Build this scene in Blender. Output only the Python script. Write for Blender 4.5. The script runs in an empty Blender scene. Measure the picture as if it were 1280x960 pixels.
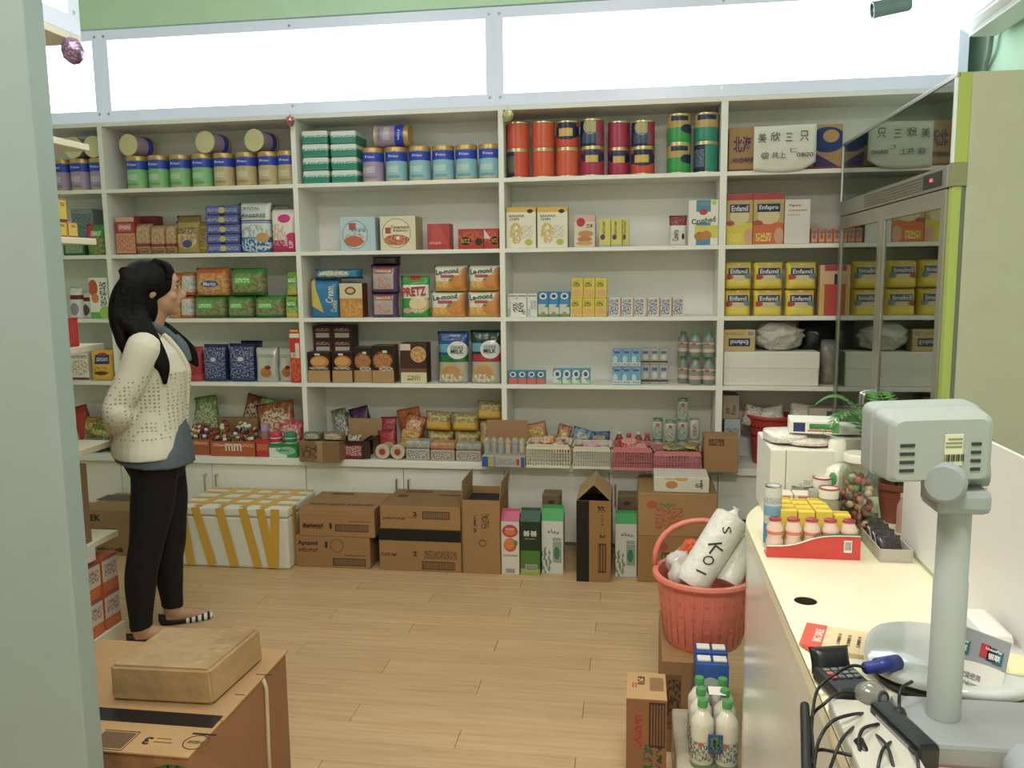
import bpy, bmesh, math, random
from mathutils import Vector, Matrix, noise
random.seed(7)
SC = bpy.context.scene
COL = SC.collection
PI = math.pi
# ------------------------------------------------------------------ camera
FPX, YAW, PITCH, ROLL = 1048.8, -.1487, -.1310, -.0118
CAM = Vector((.7309, -4.5775, 1.563))
FW = Vector((math.sin(YAW)*math.cos(PITCH), math.cos(YAW)*math.cos(PITCH), math.sin(PITCH)))
R0 = Vector((math.cos(YAW), -math.sin(YAW), 0)); U0 = R0.cross(FW)
RT = R0*math.cos(ROLL) + U0*math.sin(ROLL); UP = -R0*math.sin(ROLL) + U0*math.cos(ROLL)
cd = bpy.data.cameras.new('camera'); cam = bpy.data.objects.new('camera', cd); COL.objects.link(cam)
cd.sensor_fit = 'HORIZONTAL'; cd.sensor_width = 36; cd.lens = 36*FPX/1280; cd.clip_start = .05
cam.matrix_world = Matrix(((RT.x, UP.x, -FW.x, CAM.x), (RT.y, UP.y, -FW.y, CAM.y), (RT.z, UP.z, -FW.z, CAM.z), (0, 0, 0, 1)))
SC.camera = cam
# ------------------------------------------------------------------ world, lights, exposure
wd = bpy.data.worlds.new('world'); SC.world = wd; wd.use_nodes = True
wd.node_tree.nodes['Background'].inputs[0].default_value = (.9, 1, .86, 1)
wd.node_tree.nodes['Background'].inputs[1].default_value = .15
SC.view_settings.view_transform = 'Standard'; SC.view_settings.look = 'None'
SC.view_settings.gamma = 1; SC.view_settings.use_curve_mapping = False
SC.view_settings.exposure = -0.2
LAMPS = [(-1.2, -3.6, 22), (.9, -4.5, 33), (-1.0, -2.0, 6), (.5, -2.0, 7)]   # x, y, watts: ceiling luminaires
LAMP_COL = (1, .955, .85)
LIGHTBOX_STRENGTH = 4.5
ROOM_Z = 3.4
def ray(px, py): return FW + RT*((px-640)/FPX) - UP*((py-480)/FPX)
def ony(px, py, y): d = ray(px, py); return CAM + d*((y-CAM.y)/d.y)
def onz(px, py, z): d = ray(px, py); return CAM + d*((z-CAM.z)/d.z)
def onx(px, py, x): d = ray(px, py); return CAM + d*((x-CAM.x)/d.x)
def prj(v): d = Vector(v)-CAM; w = d.dot(FW); return 640+FPX*d.dot(RT)/w, 480-FPX*d.dot(UP)/w
# ------------------------------------------------------------------ colours and materials
def lin(h):
    if not isinstance(h, str): return tuple(h)[:3] + (1,)
    o = []
    for i in (0, 2, 4):
        c = int(h[i:i+2], 16)/255
        o.append(c/12.92 if c <= .04045 else ((c+.055)/1.055)**2.4)
    g = .2126*o[0]+.7152*o[1]+.0722*o[2]
    return tuple(g+(c-g)*.86 for c in o) + (1,)
def _grp(name, kind):
    g = bpy.data.node_groups.new(name, 'ShaderNodeTree')
    g.interface.new_socket('UV', in_out='INPUT', socket_type='NodeSocketVector')
    for s in ('cx', 'cz', 'hw', 'hh', 'su', 'sv'): g.interface.new_socket(s, in_out='INPUT', socket_type='NodeSocketFloat')
    g.interface.new_socket('Mask', in_out='OUTPUT', socket_type='NodeSocketFloat')
    N = g.nodes; L = g.links; gi = N.new('NodeGroupInput'); go = N.new('NodeGroupOutput')
    def mth(op, a, b=None):
        m = N.new('ShaderNodeMath'); m.operation = op
        for i, v in enumerate((a, b)):
            if v is None: continue
            if isinstance(v, (int, float)): m.inputs[i].default_value = v
            else: L.new(v, m.inputs[i])
        return m.outputs[0]
    sx = N.new('ShaderNodeSeparateXYZ'); L.new(gi.outputs['UV'], sx.inputs[0]); u, v = sx.outputs[0], sx.outputs[2]
    du = mth('DIVIDE', mth('SUBTRACT', u, gi.outputs['cx']), gi.outputs['hw']); dv = mth('DIVIDE', mth('SUBTRACT', v, gi.outputs['cz']), gi.outputs['hh'])
    if kind in 'en': m = mth('LESS_THAN', mth('ADD', mth('MULTIPLY', du, du), mth('MULTIPLY', dv, dv)), 1)
    else: m = mth('LESS_THAN', mth('MAXIMUM', mth('ABSOLUTE', du), mth('ABSOLUTE', dv)), 1)
    if kind in 'tn':
        cb = N.new('ShaderNodeCombineXYZ'); L.new(mth('MULTIPLY', u, gi.outputs['su']), cb.inputs[0]); L.new(mth('MULTIPLY', v, gi.outputs['sv']), cb.inputs[1])
        nz = N.new('ShaderNodeTexNoise'); nz.inputs['Scale'].default_value = 1; nz.inputs['Detail'].default_value = 1; L.new(cb.outputs[0], nz.inputs['Vector'])
        m = mth('MULTIPLY', m, mth('GREATER_THAN', nz.outputs[0], .5))
    if kind == 's':
        m = mth('MULTIPLY', m, mth('GREATER_THAN', mth('FRACT', mth('MULTIPLY', u, gi.outputs['su'])), .45))
    if kind == 'd':   # falling diagonal edge: keep below the line
        m = mth('MULTIPLY', m, mth('LESS_THAN', mth('ADD', du, mth('MULTIPLY', dv, gi.outputs['sv'])), 0))
    L.new(m, go.inputs[0]); return g
GRP = {k: _grp('mask_'+k, k) for k in 'retnsd'}
MATS = {}
def mat(name, base, shapes=(), rough=.5, metal=0., front=True, side=None, alpha=1., trans=0., emit=None, estr=0., bump=0., bscale=40., mottle=0., mscale=6., coat=0., spec=.5, ior=1.45):
    m = bpy.data.materials.new(name); m.use_nodes = True
    T = m.node_tree; N = T.nodes; L = T.links; B = N['Principled BSDF']
    B.inputs['Roughness'].default_value = rough; B.inputs['Metallic'].default_value = metal
    B.inputs['Alpha'].default_value = alpha; B.inputs['Transmission Weight'].default_value = trans
    B.inputs['Coat Weight'].default_value = coat; B.inputs['Specular IOR Level'].default_value = spec; B.inputs['IOR'].default_value = ior
    if emit: B.inputs['Emission Color'].default_value = lin(emit); B.inputs['Emission Strength'].default_value = estr
    B.inputs['Base Color'].default_value = lin(base)
    tc = N.new('ShaderNodeTexCoord'); cur = None
    def mix(a, fac, col, blend='MIX'):
        x = N.new('ShaderNodeMix'); x.data_type = 'RGBA'; x.blend_type = blend
        if isinstance(fac, float): x.inputs[0].default_value = fac
        else: L.new(fac, x.inputs[0])
        if isinstance(a, tuple): x.inputs[6].default_value = a
        else: L.new(a, x.inputs[6])
        if isinstance(col, tuple): x.inputs[7].default_value = col
        else: L.new(col, x.inputs[7])
        return x.outputs[2]
    cur = lin(base)
    if shapes:
        for s in shapes:
            g = N.new('ShaderNodeGroup'); g.node_tree = GRP[s[0]]; L.new(tc.outputs['Generated'], g.inputs[0])
            for i in range(4): g.inputs[i+1].default_value = s[1+i]
            g.inputs[5].default_value = (s[6] if len(s) > 6 else 20)*{'t': 2.2, 'n': 1.9}.get(s[0], 1); g.inputs[6].default_value = s[7]*{'t': 2.2, 'n': 1.9}.get(s[0], 1) if len(s) > 7 else g.inputs[5].default_value
            fac = g.outputs[0]
            if s[0] == 'n':
                sf = N.new('ShaderNodeMath'); sf.operation = 'MULTIPLY'; sf.inputs[1].default_value = .75; L.new(fac, sf.inputs[0]); fac = sf.outputs[0]
            cur = mix(cur, fac, lin(s[5]))
        if front:
            sx = N.new('ShaderNodeSeparateXYZ'); L.new(tc.outputs['Normal'], sx.inputs[0])
            c = N.new('ShaderNodeMath'); c.operation = 'LESS_THAN'; L.new(sx.outputs[1], c.inputs[0]); c.inputs[1].default_value = -.5
            a = lin(side or base); cur = mix(a, c.outputs[0], cur)
    if mottle:
        nz = N.new('ShaderNodeTexNoise'); nz.inputs['Scale'].default_value = mscale; nz.inputs['Detail'].default_value = 4; L.new(tc.outputs['Object'], nz.inputs['Vector'])
        mr = N.new('ShaderNodeMapRange'); L.new(nz.outputs[0], mr.inputs[0]); mr.inputs[1].default_value = .3; mr.inputs[2].default_value = .7
        mr.inputs[3].default_value = 1-mottle; mr.inputs[4].default_value = 1+mottle
        cb = N.new('ShaderNodeCombineColor')
        for i in range(3): L.new(mr.outputs[0], cb.inputs[i])
        cur = mix(cur, 1., cb.outputs[0], 'MULTIPLY')
    if not isinstance(cur, tuple): L.new(cur, B.inputs['Base Color'])
    if bump:
        nz = N.new('ShaderNodeTexNoise'); nz.inputs['Scale'].default_value = bscale; nz.inputs['Detail'].default_value = 3; L.new(tc.outputs['Object'], nz.inputs['Vector'])
        bp = N.new('ShaderNodeBump'); bp.inputs['Strength'].default_value = bump; bp.inputs['Distance'].default_value = .01
        L.new(nz.outputs[0], bp.inputs['Height']); L.new(bp.outputs[0], B.inputs['Normal'])
    return m
def solid(h, rough=.5, **k):
    key = (h, rough, tuple(sorted(k.items())))
    if key not in MATS: MATS[key] = mat('paint_'+str(h), h, rough=rough, **k)
    return MATS[key]
# ------------------------------------------------------------------ objects
def tag(o, label=None, cat=None, group=None, kind=None):
    if label: o['label'] = label
    if cat: o['category'] = cat
    if group: o['group'] = group
    if kind: o['kind'] = kind
    return o
def obj(name, me, m=None, parent=None, loc=(0, 0, 0), rot=(0, 0, 0)):
    o = bpy.data.objects.new(name, me); COL.objects.link(o)
    if m is not None and me is not None:
        if not me.materials: me.materials.append(m)
        if me.materials[0] != m:
            o.material_slots[0].link = 'OBJECT'; o.material_slots[0].material = m
    o.location = loc; o.rotation_euler = rot
    if parent: o.parent = parent
    return o
def empty(name, loc=(0, 0, 0), rz=0):
    o = bpy.data.objects.new(name, None); COL.objects.link(o); o.location = loc; o.rotation_euler = (0, 0, rz); o.empty_display_size = .05
    return o
def copy_tree(o, parent=None):
    c = o.copy(); COL.objects.link(c); c.parent = parent
    for ch in list(o.children): copy_tree(ch, c)
    return c
def from_bm(bm, name='mesh', smooth=False):
    bmesh.ops.recalc_face_normals(bm, faces=bm.faces)
    me = bpy.data.meshes.new(name); bm.to_mesh(me); bm.free()
    if smooth: me.polygons.foreach_set('use_smooth', [True]*len(me.polygons))
    me.update(); return me
def bm_box(bm, x0, x1, y0, y1, z0, z1, rotz=0, piv=None):
    vs = [bm.verts.new((x, y, z)) for x in (x0, x1) for y in (y0, y1) for z in (z0, z1)]
    if rotz:
        p = Vector(piv or ((x0+x1)/2, (y0+y1)/2, 0)); M = Matrix.Translation(p) @ Matrix.Rotation(rotz, 4, 'Z') @ Matrix.Translation(-p)
        for v in vs: v.co = M @ v.co
    for f in ((0, 1, 3, 2), (4, 6, 7, 5), (0, 4, 5, 1), (2, 3, 7, 6), (0, 2, 6, 4), (1, 5, 7, 3)): bm.faces.new([vs[i] for i in f])
    return vs
_cache = {}
def box_me(w, d, h, bev=.003, seg=2):
    k = ('b', round(w, 4), round(d, 4), round(h, 4), round(bev, 4), seg)
    if k not in _cache:
        bm = bmesh.new(); bm_box(bm, -w/2, w/2, -d/2, d/2, 0, h)
        if bev: bmesh.ops.bevel(bm, geom=bm.edges[:], offset=min(bev, w*.3, d*.3, h*.3), segments=seg, affect='EDGES', profile=.5)
        _cache[k] = from_bm(bm, 'box')
    me = _cache[k]; return me
def boxo(name, m, parent, x0, x1, y0, y1, z0, z1, bev=.002):
    """box object by world/parent extents, origin at base centre"""
    return obj(name, box_me(x1-x0, y1-y0, z1-z0, bev), m, parent, ((x0+x1)/2, (y0+y1)/2, z0))
def bag_me(w, d, h, seed=0, crimp=.05, full=2.5, wr=.006, bottom=True):
    k = ('g', round(w, 3), round(d, 3), round(h, 3), seed, crimp, full)
    if k in _cache:
        me = _cache[k]; return me
    bm = bmesh.new(); nu, nv = 13, 15; G = {}
    for s in (-1, 1):
        for i in range(nu+1):
            for j in range(nv+1):
                u = 2*i/nu-1; v = j/nv
                a = max(0, 1-abs(u)**full)**.5
                vv = min(1, max(0, (v-(crimp if not bottom else .0))/(1-crimp-(crimp if not bottom else 0))))
                b = max(0, 1-abs(2*vv-1)**(full+1))**.5 if not bottom else (max(0, 1-vv**full)**.5 * min(1, .75+vv*1.5))
                t = d/2*a*b
                edge = abs(u) == 1 or (not bottom and v == 0) or v == 1
                x = u*w/2*(1-.05*(1-abs(2*v-1)**2)); z = v*h
                if not edge:
                    n = noise.noise(Vector((x*22+seed*7.3, z*22+s*3, seed)))
                    t += wr*n*a; z += .15*wr*n*(0 if v == 0 else 1)
                if v > 1-crimp: x += .0015*math.sin(j*9)
                if edge and s == 1 and not (bottom and v == 0 and abs(u) < 1): G[s, i, j] = G[-1, i, j]; continue
                G[s, i, j] = bm.verts.new((x, s*max(t, .0008 if not edge else 0), z))
    for s in (-1, 1):
        for i in range(nu):
            for j in range(nv):
                q = [G[s, i, j], G[s, i+1, j], G[s, i+1, j+1], G[s, i, j+1]]
                q = list(dict.fromkeys(q))
                if len(q) > 2:
                    try: bm.faces.new(q)
                    except ValueError: pass
    if bottom:
        loop = [G[-1, i, 0] for i in range(nu+1)] + [G[1, i, 0] for i in range(nu-1, 0, -1)]
        try: bm.faces.new(loop)
        except ValueError: pass
    _cache[k] = from_bm(bm, 'bag', True); return _cache[k]
def lathe_me(prof, n=28, key=None, smooth=True):
    """prof: list of (r,z)"""
    k = ('l', tuple((round(a, 4), round(b, 4)) for a, b in prof), n)
    if k in _cache:
        me = _cache[k]; return me
    bm = bmesh.new(); rings = []
    for r, z in prof:
        if r < 1e-5: rings.append([bm.verts.new((0, 0, z))])
        else: rings.append([bm.verts.new((r*math.cos(2*PI*i/n), r*math.sin(2*PI*i/n), z)) for i in range(n)])
    for a, b in zip(rings, rings[1:]):
        for i in range(n):
            j = (i+1) % n
            if len(a) == 1 and len(b) == 1: continue
            if len(a) == 1: bm.faces.new((a[0], b[i], b[j]))
            elif len(b) == 1: bm.faces.new((a[i], a[j], b[0]))
            else: bm.faces.new((a[i], a[j], b[j], b[i]))
    me = from_bm(bm, 'lathe', smooth)
    if smooth:
        me.set_sharp_from_angle(angle=math.radians(40))
    _cache[k] = me; return me
def tube_me(pts, r, n=8, closed=False, caps=True):
    bm = bmesh.new(); pts = [Vector(p) for p in pts]; rings = []; N = len(pts)
    rad = r if isinstance(r, (list, tuple)) else [r]*N
    up = Vector((0, 0, 1)); prev = None
    for i, p in enumerate(pts):
        if closed: t = (pts[(i+1) % N]-pts[i-1]).normalized()
        else: t = (pts[min(i+1, N-1)]-pts[max(i-1, 0)]).normalized()
        a = prev if prev is not None else (up if abs(t.dot(up)) < .9 else Vector((1, 0, 0)))
        a = (a-t*a.dot(t)).normalized(); prev = a; b = t.cross(a)
        rings.append([bm.verts.new(p+(a*math.cos(2*PI*k/n)+b*math.sin(2*PI*k/n))*rad[i]) for k in range(n)])
    for i in range(N if closed else N-1):
        A, Bq = rings[i], rings[(i+1) % N]
        for k in range(n): bm.faces.new((A[k], A[(k+1) % n], Bq[(k+1) % n], Bq[k]))
    if caps and not closed: bm.faces.new(rings[0][::-1]); bm.faces.new(rings[-1])
    return from_bm(bm, 'tube', True)
def smooth_pts(pts, k=6):
    P = [Vector(p) for p in pts]; out = []
    for i in range(len(P)-1):
        p0, p1, p2, p3 = P[max(i-1, 0)], P[i], P[i+1], P[min(i+2, len(P)-1)]
        for j in range(k):
            t = j/k
            out.append(.5*((2*p1)+(p2-p0)*t+(2*p0-5*p1+4*p2-p3)*t*t+(3*p1-p0-3*p2+p3)*t**3))
    return out+[P[-1]]
def text_me(s, bold=.012):
    k = ('t', s, bold)
    if k not in _cache:
        c = bpy.data.curves.new('t', 'FONT'); c.body = s; c.align_x = 'CENTER'; c.resolution_u = 2; c.offset = bold; c.extrude = .012; c.fill_mode = 'FRONT' if False else 'BOTH'
        o = bpy.data.objects.new('t', c); COL.objects.link(o)
        dg = bpy.context.evaluated_depsgraph_get(); dg.update()
        me = bpy.data.meshes.new_from_object(o.evaluated_get(dg)); me.name = 'lettering'
        bpy.data.objects.remove(o); bpy.data.curves.remove(c)
        xs = [v.co.x for v in me.vertices] or [0, 1]; ys = [v.co.y for v in me.vertices] or [0, 1]
        x0, x1, y0, y1 = min(xs), max(xs), min(ys), max(ys)
        for v in me.vertices: v.co = ((v.co.x-(x0+x1)/2)/(x1-x0), (v.co.y-(y0+y1)/2)/(y1-y0), v.co.z)
        me.materials.clear(); _cache[k] = me
    me = _cache[k]; return me
def text(parent, s, x, y, z, w, h, col, face='-y', roll=0., bold=.012, name='lettering'):
    """lettering standing on a face of its parent; x,y,z its centre in the parent's space"""
    me = text_me(s, bold)
    o = obj(name, me, col if not isinstance(col, str) else solid(col, .5), parent, (x, y, z))
    Rm = {'-y': Matrix.Rotation(PI/2, 3, 'X'), 'z': Matrix.Identity(3), '-x': Matrix.Rotation(-PI/2, 3, 'Z') @ Matrix.Rotation(PI/2, 3, 'X'), 'x': Matrix.Rotation(PI/2, 3, 'Z') @ Matrix.Rotation(PI/2, 3, 'X')}[face] @ Matrix.Rotation(roll, 3, 'Z')
    o.rotation_euler = Rm.to_euler(); o.scale = (w, h, .03)
    return o
# shelf tops (rows from the top) and the generic placed product
RZ = [2.0755, 1.6995, 1.3240, .9500, .5120]
WHITE = 'f2f0e6'
def place(base, x0, x1, yt, y):
    zb = RZ[base] if isinstance(base, int) else base
    xm = ony((x0+x1)/2, yt, y).x; yb = prj((xm, y, zb))[1]; ym = (yt+yb)/2
    a = ony(x0, ym, y).x; b = ony(x1, ym, y).x
    if y >= 0:
        for q in (-3.51, -2.34, -1.17, 0, 1.17):
            if q < (a+b)/2 < q+1.17: a = max(a, q+.0185); b = min(b, q+1.17-.0185)
    return a, b, zb, ony((x0+x1)/2, yt, y).z-zb
def S(name, label, cat, base, x0, x1, yt, m, y=.03, d=.10, shape='box', group=None, rz=0., bev=.003, txt=(), seed=None, lean=0., **k):
    """a product standing on a shelf: pixel columns x0..x1 and top row yt measured on its front plane y"""
    a, b, zb, h = place(base, x0, x1, yt, y); w = b-a
    if shape == 'box': me = box_me(w, d, h, bev)
    elif shape == 'pack': me = bag_me(w, d, h, seed if seed is not None else int(x0), .03, 7., .004)
    elif shape == 'lying': me = bag_me(w, d, h, seed if seed is not None else int(x0), .06, 5., .004, False)
    else: me = bag_me(w, d, h, seed if seed is not None else int(x0), k.get('crimp', .07), k.get('full', 3.), .007)
    roll = 0.
    if shape == 'bag' and (base == 4 or base == RZ[4]): roll = JR.uniform(-.38, .38); lean = JR.uniform(-.2, -.05)*(.15 if y > .12 else 1); roll *= min(1, .11/w)
    if name == 'gold_pack': roll = JR.uniform(-.1, .1)
    o = obj(name, me, m, None, ((a+b)/2, y+d/2, zb+w/2*abs(math.sin(roll))), (lean, roll, rz)); tag(o, label, cat, group)
    for t in txt:
        s, u, v, fw, fh, c = t[:6]
        text(o, s, (u-.5)*w, -d/2-.0008, v*h, fw*w, fh*h, c, roll=t[6] if len(t) > 6 else 0, bold=t[7] if len(t) > 7 else .012)
    return o, zb+h
JR = random.Random(21)
ORD = ['first', 'second', 'third', 'fourth', 'fifth', 'sixth', 'seventh', 'eighth', 'ninth', 'tenth', 'eleventh', 'twelfth']
# ================================================================== room shell
def wood_mat():
    m = mat('pale_wood_floor', 'c9a578', rough=.42, mottle=.07, mscale=3)
    T = m.node_tree; N = T.nodes; L = T.links; B = N['Principled BSDF']
    tc = N.new('ShaderNodeTexCoord'); mp = N.new('ShaderNodeMapping'); mp.inputs['Scale'].default_value = (1.2, 22, 1); L.new(tc.outputs['Object'], mp.inputs[0])
    oi = N.new('ShaderNodeObjectInfo'); ad = N.new('ShaderNodeVectorMath'); ad.operation = 'ADD'; L.new(mp.outputs[0], ad.inputs[0])
    cb = N.new('ShaderNodeCombineXYZ'); ml = N.new('ShaderNodeMath'); ml.operation = 'MULTIPLY'; ml.inputs[1].default_value = 40; L.new(oi.outputs['Random'], ml.inputs[0]); L.new(ml.outputs[0], cb.inputs[0]); L.new(cb.outputs[0], ad.inputs[1])
    nz = N.new('ShaderNodeTexNoise'); nz.inputs['Scale'].default_value = 2.2; nz.inputs['Detail'].default_value = 6; L.new(ad.outputs[0], nz.inputs['Vector'])
    cr = N.new('ShaderNodeValToRGB'); cr.color_ramp.elements[0].color = lin('c09868'); cr.color_ramp.elements[1].color = lin('ceaa7a')
    cr.color_ramp.elements[0].position = .3; cr.color_ramp.elements[1].position = .65; L.new(nz.outputs[0], cr.inputs[0])
    hs = N.new('ShaderNodeHueSaturation'); mr = N.new('ShaderNodeMapRange'); L.new(oi.outputs['Random'], mr.inputs[0]); mr.inputs[3].default_value = .95; mr.inputs[4].default_value = 1.05
    L.new(mr.outputs[0], hs.inputs['Value']); L.new(cr.outputs[0], hs.inputs['Color']); L.new(hs.outputs[0], B.inputs['Base Color'])
    return m
X0, X1, Y0, Y1 = -4.0, 2.42, -6.2, .32
floor = boxo('floor', solid('6e5636', .7), None, X0, X1, Y0, Y1, -.05, -.008, 0); tag(floor, 'pale wood plank floor of the shop', 'floor', kind='structure')
FLC = floor.location.copy(); wm = wood_mat(); PW, PL = .1205, 1.22
pl_me = {}
k = 0
for r in range(34):
    y = .02-r*PW
    if y < -4.0: break
    off = -3.9 + ((r*.405) % PL)
    x = off-PL
    while x < X1:
        a, b = max(x, -3.2), min(x+PL, X1)
        if b-a > .05:
            o = obj('plank', box_me(b-a-.0016, PW-.0016, .008, .001, 1), wm, floor, ((a+b)/2-FLC.x, y-PW/2-FLC.y, .042))
        x += PL
boxo('plank_field', wm, floor, X0-FLC.x, X1-FLC.x, Y0-FLC.y, -4.08-FLC.y, .042, .05, 0); boxo('plank_field', wm, floor, X0-FLC.x, -3.2-FLC.x, -4.08-FLC.y, Y1-FLC.y, .042, .05, 0); boxo('plank_field', wm, floor, -3.2-FLC.x, X1-FLC.x, .02-FLC.y, Y1-FLC.y, .042, .05, 0)
green = mat('pale_green_wall_paint', 'cdf2d2', rough=.8, mottle=.03)
def wall(name, x0, x1, y0, y1, z0=0, z1=ROOM_Z, m=green, lab='pale green painted wall'):
    o = boxo(name, m, None, x0, x1, y0, y1, z0, z1, 0); return tag(o, lab, 'wall', kind='structure')
wall('wall_back', X0, X1, Y1, Y1+.1, lab='pale green back wall above the light boxes')
wall('wall_bulkhead', X0, X1, -.005, Y1, 2.962, ROOM_Z, lab='pale green bulkhead above the glowing light boxes')
wall('wall_right', X1, X1+.1, Y0, Y1+.1, lab='green right wall behind the fridge')
wall('wall_left', X0-.1, X0, Y0, Y1+.1, lab='green left wall of the shop')
wall('wall_front', X0, X1, Y0-.1, Y0, m=solid('d8d8c8', .8), lab='pale front wall behind the viewer')
c = boxo('ceiling', solid('eceadf', .9), None, X0, X1, Y0, Y1, ROOM_Z, ROOM_Z+.1, 0); tag(c, 'off-white ceiling', 'ceiling', kind='structure')
# ceiling luminaires (out of frame, above)
for i, (x, y, p) in enumerate(LAMPS):
    t = empty('ceiling_light', (x, y, ROOM_Z)); tag(t, f'square ceiling light panel, {ORD[i]} of four overhead', 'ceiling light', 'ceiling light panels')
    boxo('frame', solid('e8e8e8', .5), t, -.32, .32, -.32, .32, -.035, 0, .004)
    ld = bpy.data.lights.new('lamp', 'AREA'); ld.shape = 'SQUARE'; ld.size = .6; ld.energy = p*2.4; ld.color = LAMP_COL
    lo = bpy.data.objects.new('lamp', ld); COL.objects.link(lo); lo.parent = t; lo.location = (0, 0, -.04)
# ================================================================== back wall shelving
white = mat('white_laminate', 'ecece6', rough=.38, mottle=.015, mscale=3)
POSTS = [-3.51, -2.34, -1.17, 0, 1.17, 2.34]
RC = [2.438, 2.0636, 1.6875, 1.3124, .9383]      # board centres: top rail, four shelves
sh = empty('shelving_unit', (0, 0, .5)); tag(sh, 'white built-in shelving filling the whole back wall', 'shelves')
def shp(name, x0, x1, y0, y1, z0, z1, bev=.0015): return boxo(name, white, sh, x0, x1, y0, y1, z0-.5, z1-.5, bev)
for i, x in enumerate(POSTS): shp('shelf_post', x-.0145-(.003 if i == 4 else 0), x+.0145+(.003 if i == 4 else 0), 0, .295, .512, 2.427)
for i in range(5):
    a, b = POSTS[i]+.0145, POSTS[i+1]-.0145
    shp('back_panel', a, b, .295, .31, .512, 2.43, 0)
    for z in RC[1:]: shp('shelf_board', a-.0005, b+.0005, .001, .295, z-.011, z+.011)
shp('top_board', POSTS[0]-.015, POSTS[-1]+.015, 0, .31, 2.427, 2.450)
lb = boxo('ledge_board', white, None, POSTS[0]-.015, POSTS[-1]+.015, -.055, .31, .474, .512, .003); tag(lb, 'long white ledge running between shelves and base cabinets', 'ledge')
chrome = mat('brushed_steel', 'c8c8c8', rough=.25, metal=1)
hb = bmesh.new(); bm_box(hb, -.005, .005, -.03, -.022, -.06, .06); bm_box(hb, -.004, .004, -.024, 0, -.058, -.046); bm_box(hb, -.004, .004, -.024, 0, .046, .058)
bmesh.ops.bevel(hb, geom=hb.edges[:], offset=.0015, segments=1, affect='EDGES'); handle_me = from_bm(hb)
wher = ['at the far left behind the standing woman', 'behind the standing woman', 'behind the stacked brown cartons', 'behind the juice cartons', 'beside the red basket at the right']
for i in range(5):
    a, b = POSTS[i], POSTS[i+1]; t = empty('base_cabinet', ((a+b)/2, 0, 0)); tag(t, 'white two-door base cabinet '+wher[i], 'cabinet', 'base cabinets under the shelving')
    w = (b-a)/2
    boxo('body', solid('cfcdc0', .6), t, -w+.001, w-.001, .0, .3, .06, .473, 0); boxo('plinth', solid('b8b5a6', .6), t, -w+.001, w-.001, .02, .3, 0, .06, 0)
    for s in (-1, 1):
        d = boxo('door', white, t, (-w+.002 if s < 0 else .002), (-.002 if s < 0 else w-.002), -.030, -.001, .065, .470, .0015)
        obj('handle', handle_me, chrome, d, (-s*(w/2-.035), -.0145, .285), (0, 0, 0))
# light boxes
frame_m = mat('frame_painted_bloom', 'c4cad6', rough=.25, emit='cfdcf4', estr=.4)  # faint emission paints the bloom of the lit panels onto the frame
glow = mat('lightbox_diffuser', 'ffffff', rough=.4, emit='e0f4ff', estr=LIGHTBOX_STRENGTH)
screw_me = lathe_me([(0, -.006), (.006, -.006), (.008, -.002), (.008, 0), (0, 0)], 10)
LB = [(-2.30, -.028, 'long glowing white light box above the cans on the left'), (-.028, 2.33, 'long glowing white light box above the right half of shelves'), (-4.0+.02, -2.30, 'glowing white light box partly hidden by the grey panel')]
for x0, x1, lab in LB:
    t = empty('lightbox', ((x0+x1)/2, 0, 2.45)); tag(t, lab, 'light box', 'light boxes above the shelving'); w = (x1-x0)/2
    boxo('housing', solid('c9ccd0', .5), t, -w, w, .016, .2, .002, .503, 0)
    fr = .064; 
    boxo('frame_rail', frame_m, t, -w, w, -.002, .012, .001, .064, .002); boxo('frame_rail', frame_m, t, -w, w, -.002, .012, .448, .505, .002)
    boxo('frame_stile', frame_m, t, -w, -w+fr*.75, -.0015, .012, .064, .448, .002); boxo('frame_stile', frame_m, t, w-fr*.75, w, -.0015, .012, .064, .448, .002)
    boxo('diffuser', glow, t, -w+fr*.7, w-fr*.7, .004, .015, .06, .452, 0)
    for zz in (.045, .47):
        for xx in (-w+.028, 0, w-.028): obj('screw', screw_me, chrome, t, (xx, -.003, zz), (PI/2, 0, 0))
# near grey partition panel at left
gp = boxo('wall_partition', mat('grey_green_panel', '8fa0a2', rough=.4, mottle=.02), None, -1.7, -.500, -2.96, -2.90, 0, 3.3, .004); tag(gp, 'tall smooth grey partition panel at the left edge', 'panel', kind='structure')
# ================================================================== left shelving (end seen past the panel)
lu = empty('side_shelving', (-1.5, -2.05, 0)); tag(lu, 'cream open shelving standing behind the grey panel', 'shelves')
cream = mat('cream_laminate', 'e6dcc0', rough=.45)
def lup(name, x0, x1, y0, y1, z0, z1, m=cream): return boxo(name, m, lu, x0+1.5, x1+1.5, y0+2.05, y1+2.05, z0, z1, .002)
LYE = -1.325
LZ = [.475, .872, 1.290, 1.727, 2.108]
for z in LZ: lup('shelf_board', -1.86, -1.5, -2.88, LYE, z-.026, z)
lup('base', -1.86, -1.5, -2.88, LYE, 0, .062); lup('top_board', -1.86, -1.5, -2.88, LYE, 2.502, 2.53); lup('back_panel', -1.875, -1.86, -2.88, LYE, 0, 2.53)
lup('price_rail', -1.5, -1.494, -2.6, LYE-.17, .40, .475, solid('dcdcd8', .4))
t = empty('side_lightbox', (-1.5, -2.05, 2.53)); tag(t, 'small end of a light box over the cream side shelves', 'light box')
def lbp(n, x0, x1, y0, y1, z0, z1, m): return boxo(n, m, t, x0+1.5, x1+1.5, y0+2.05, y1+2.05, z0-2.53, z1-2.53, .001)
lbp('housing', -1.8, -1.516, -2.88, LYE, 2.531, 3.04, solid('c9ccd0', .5)); lbp('diffuser', -1.515, -1.506, -2.85, LYE-.068, 2.60, 2.98, glow)
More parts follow.
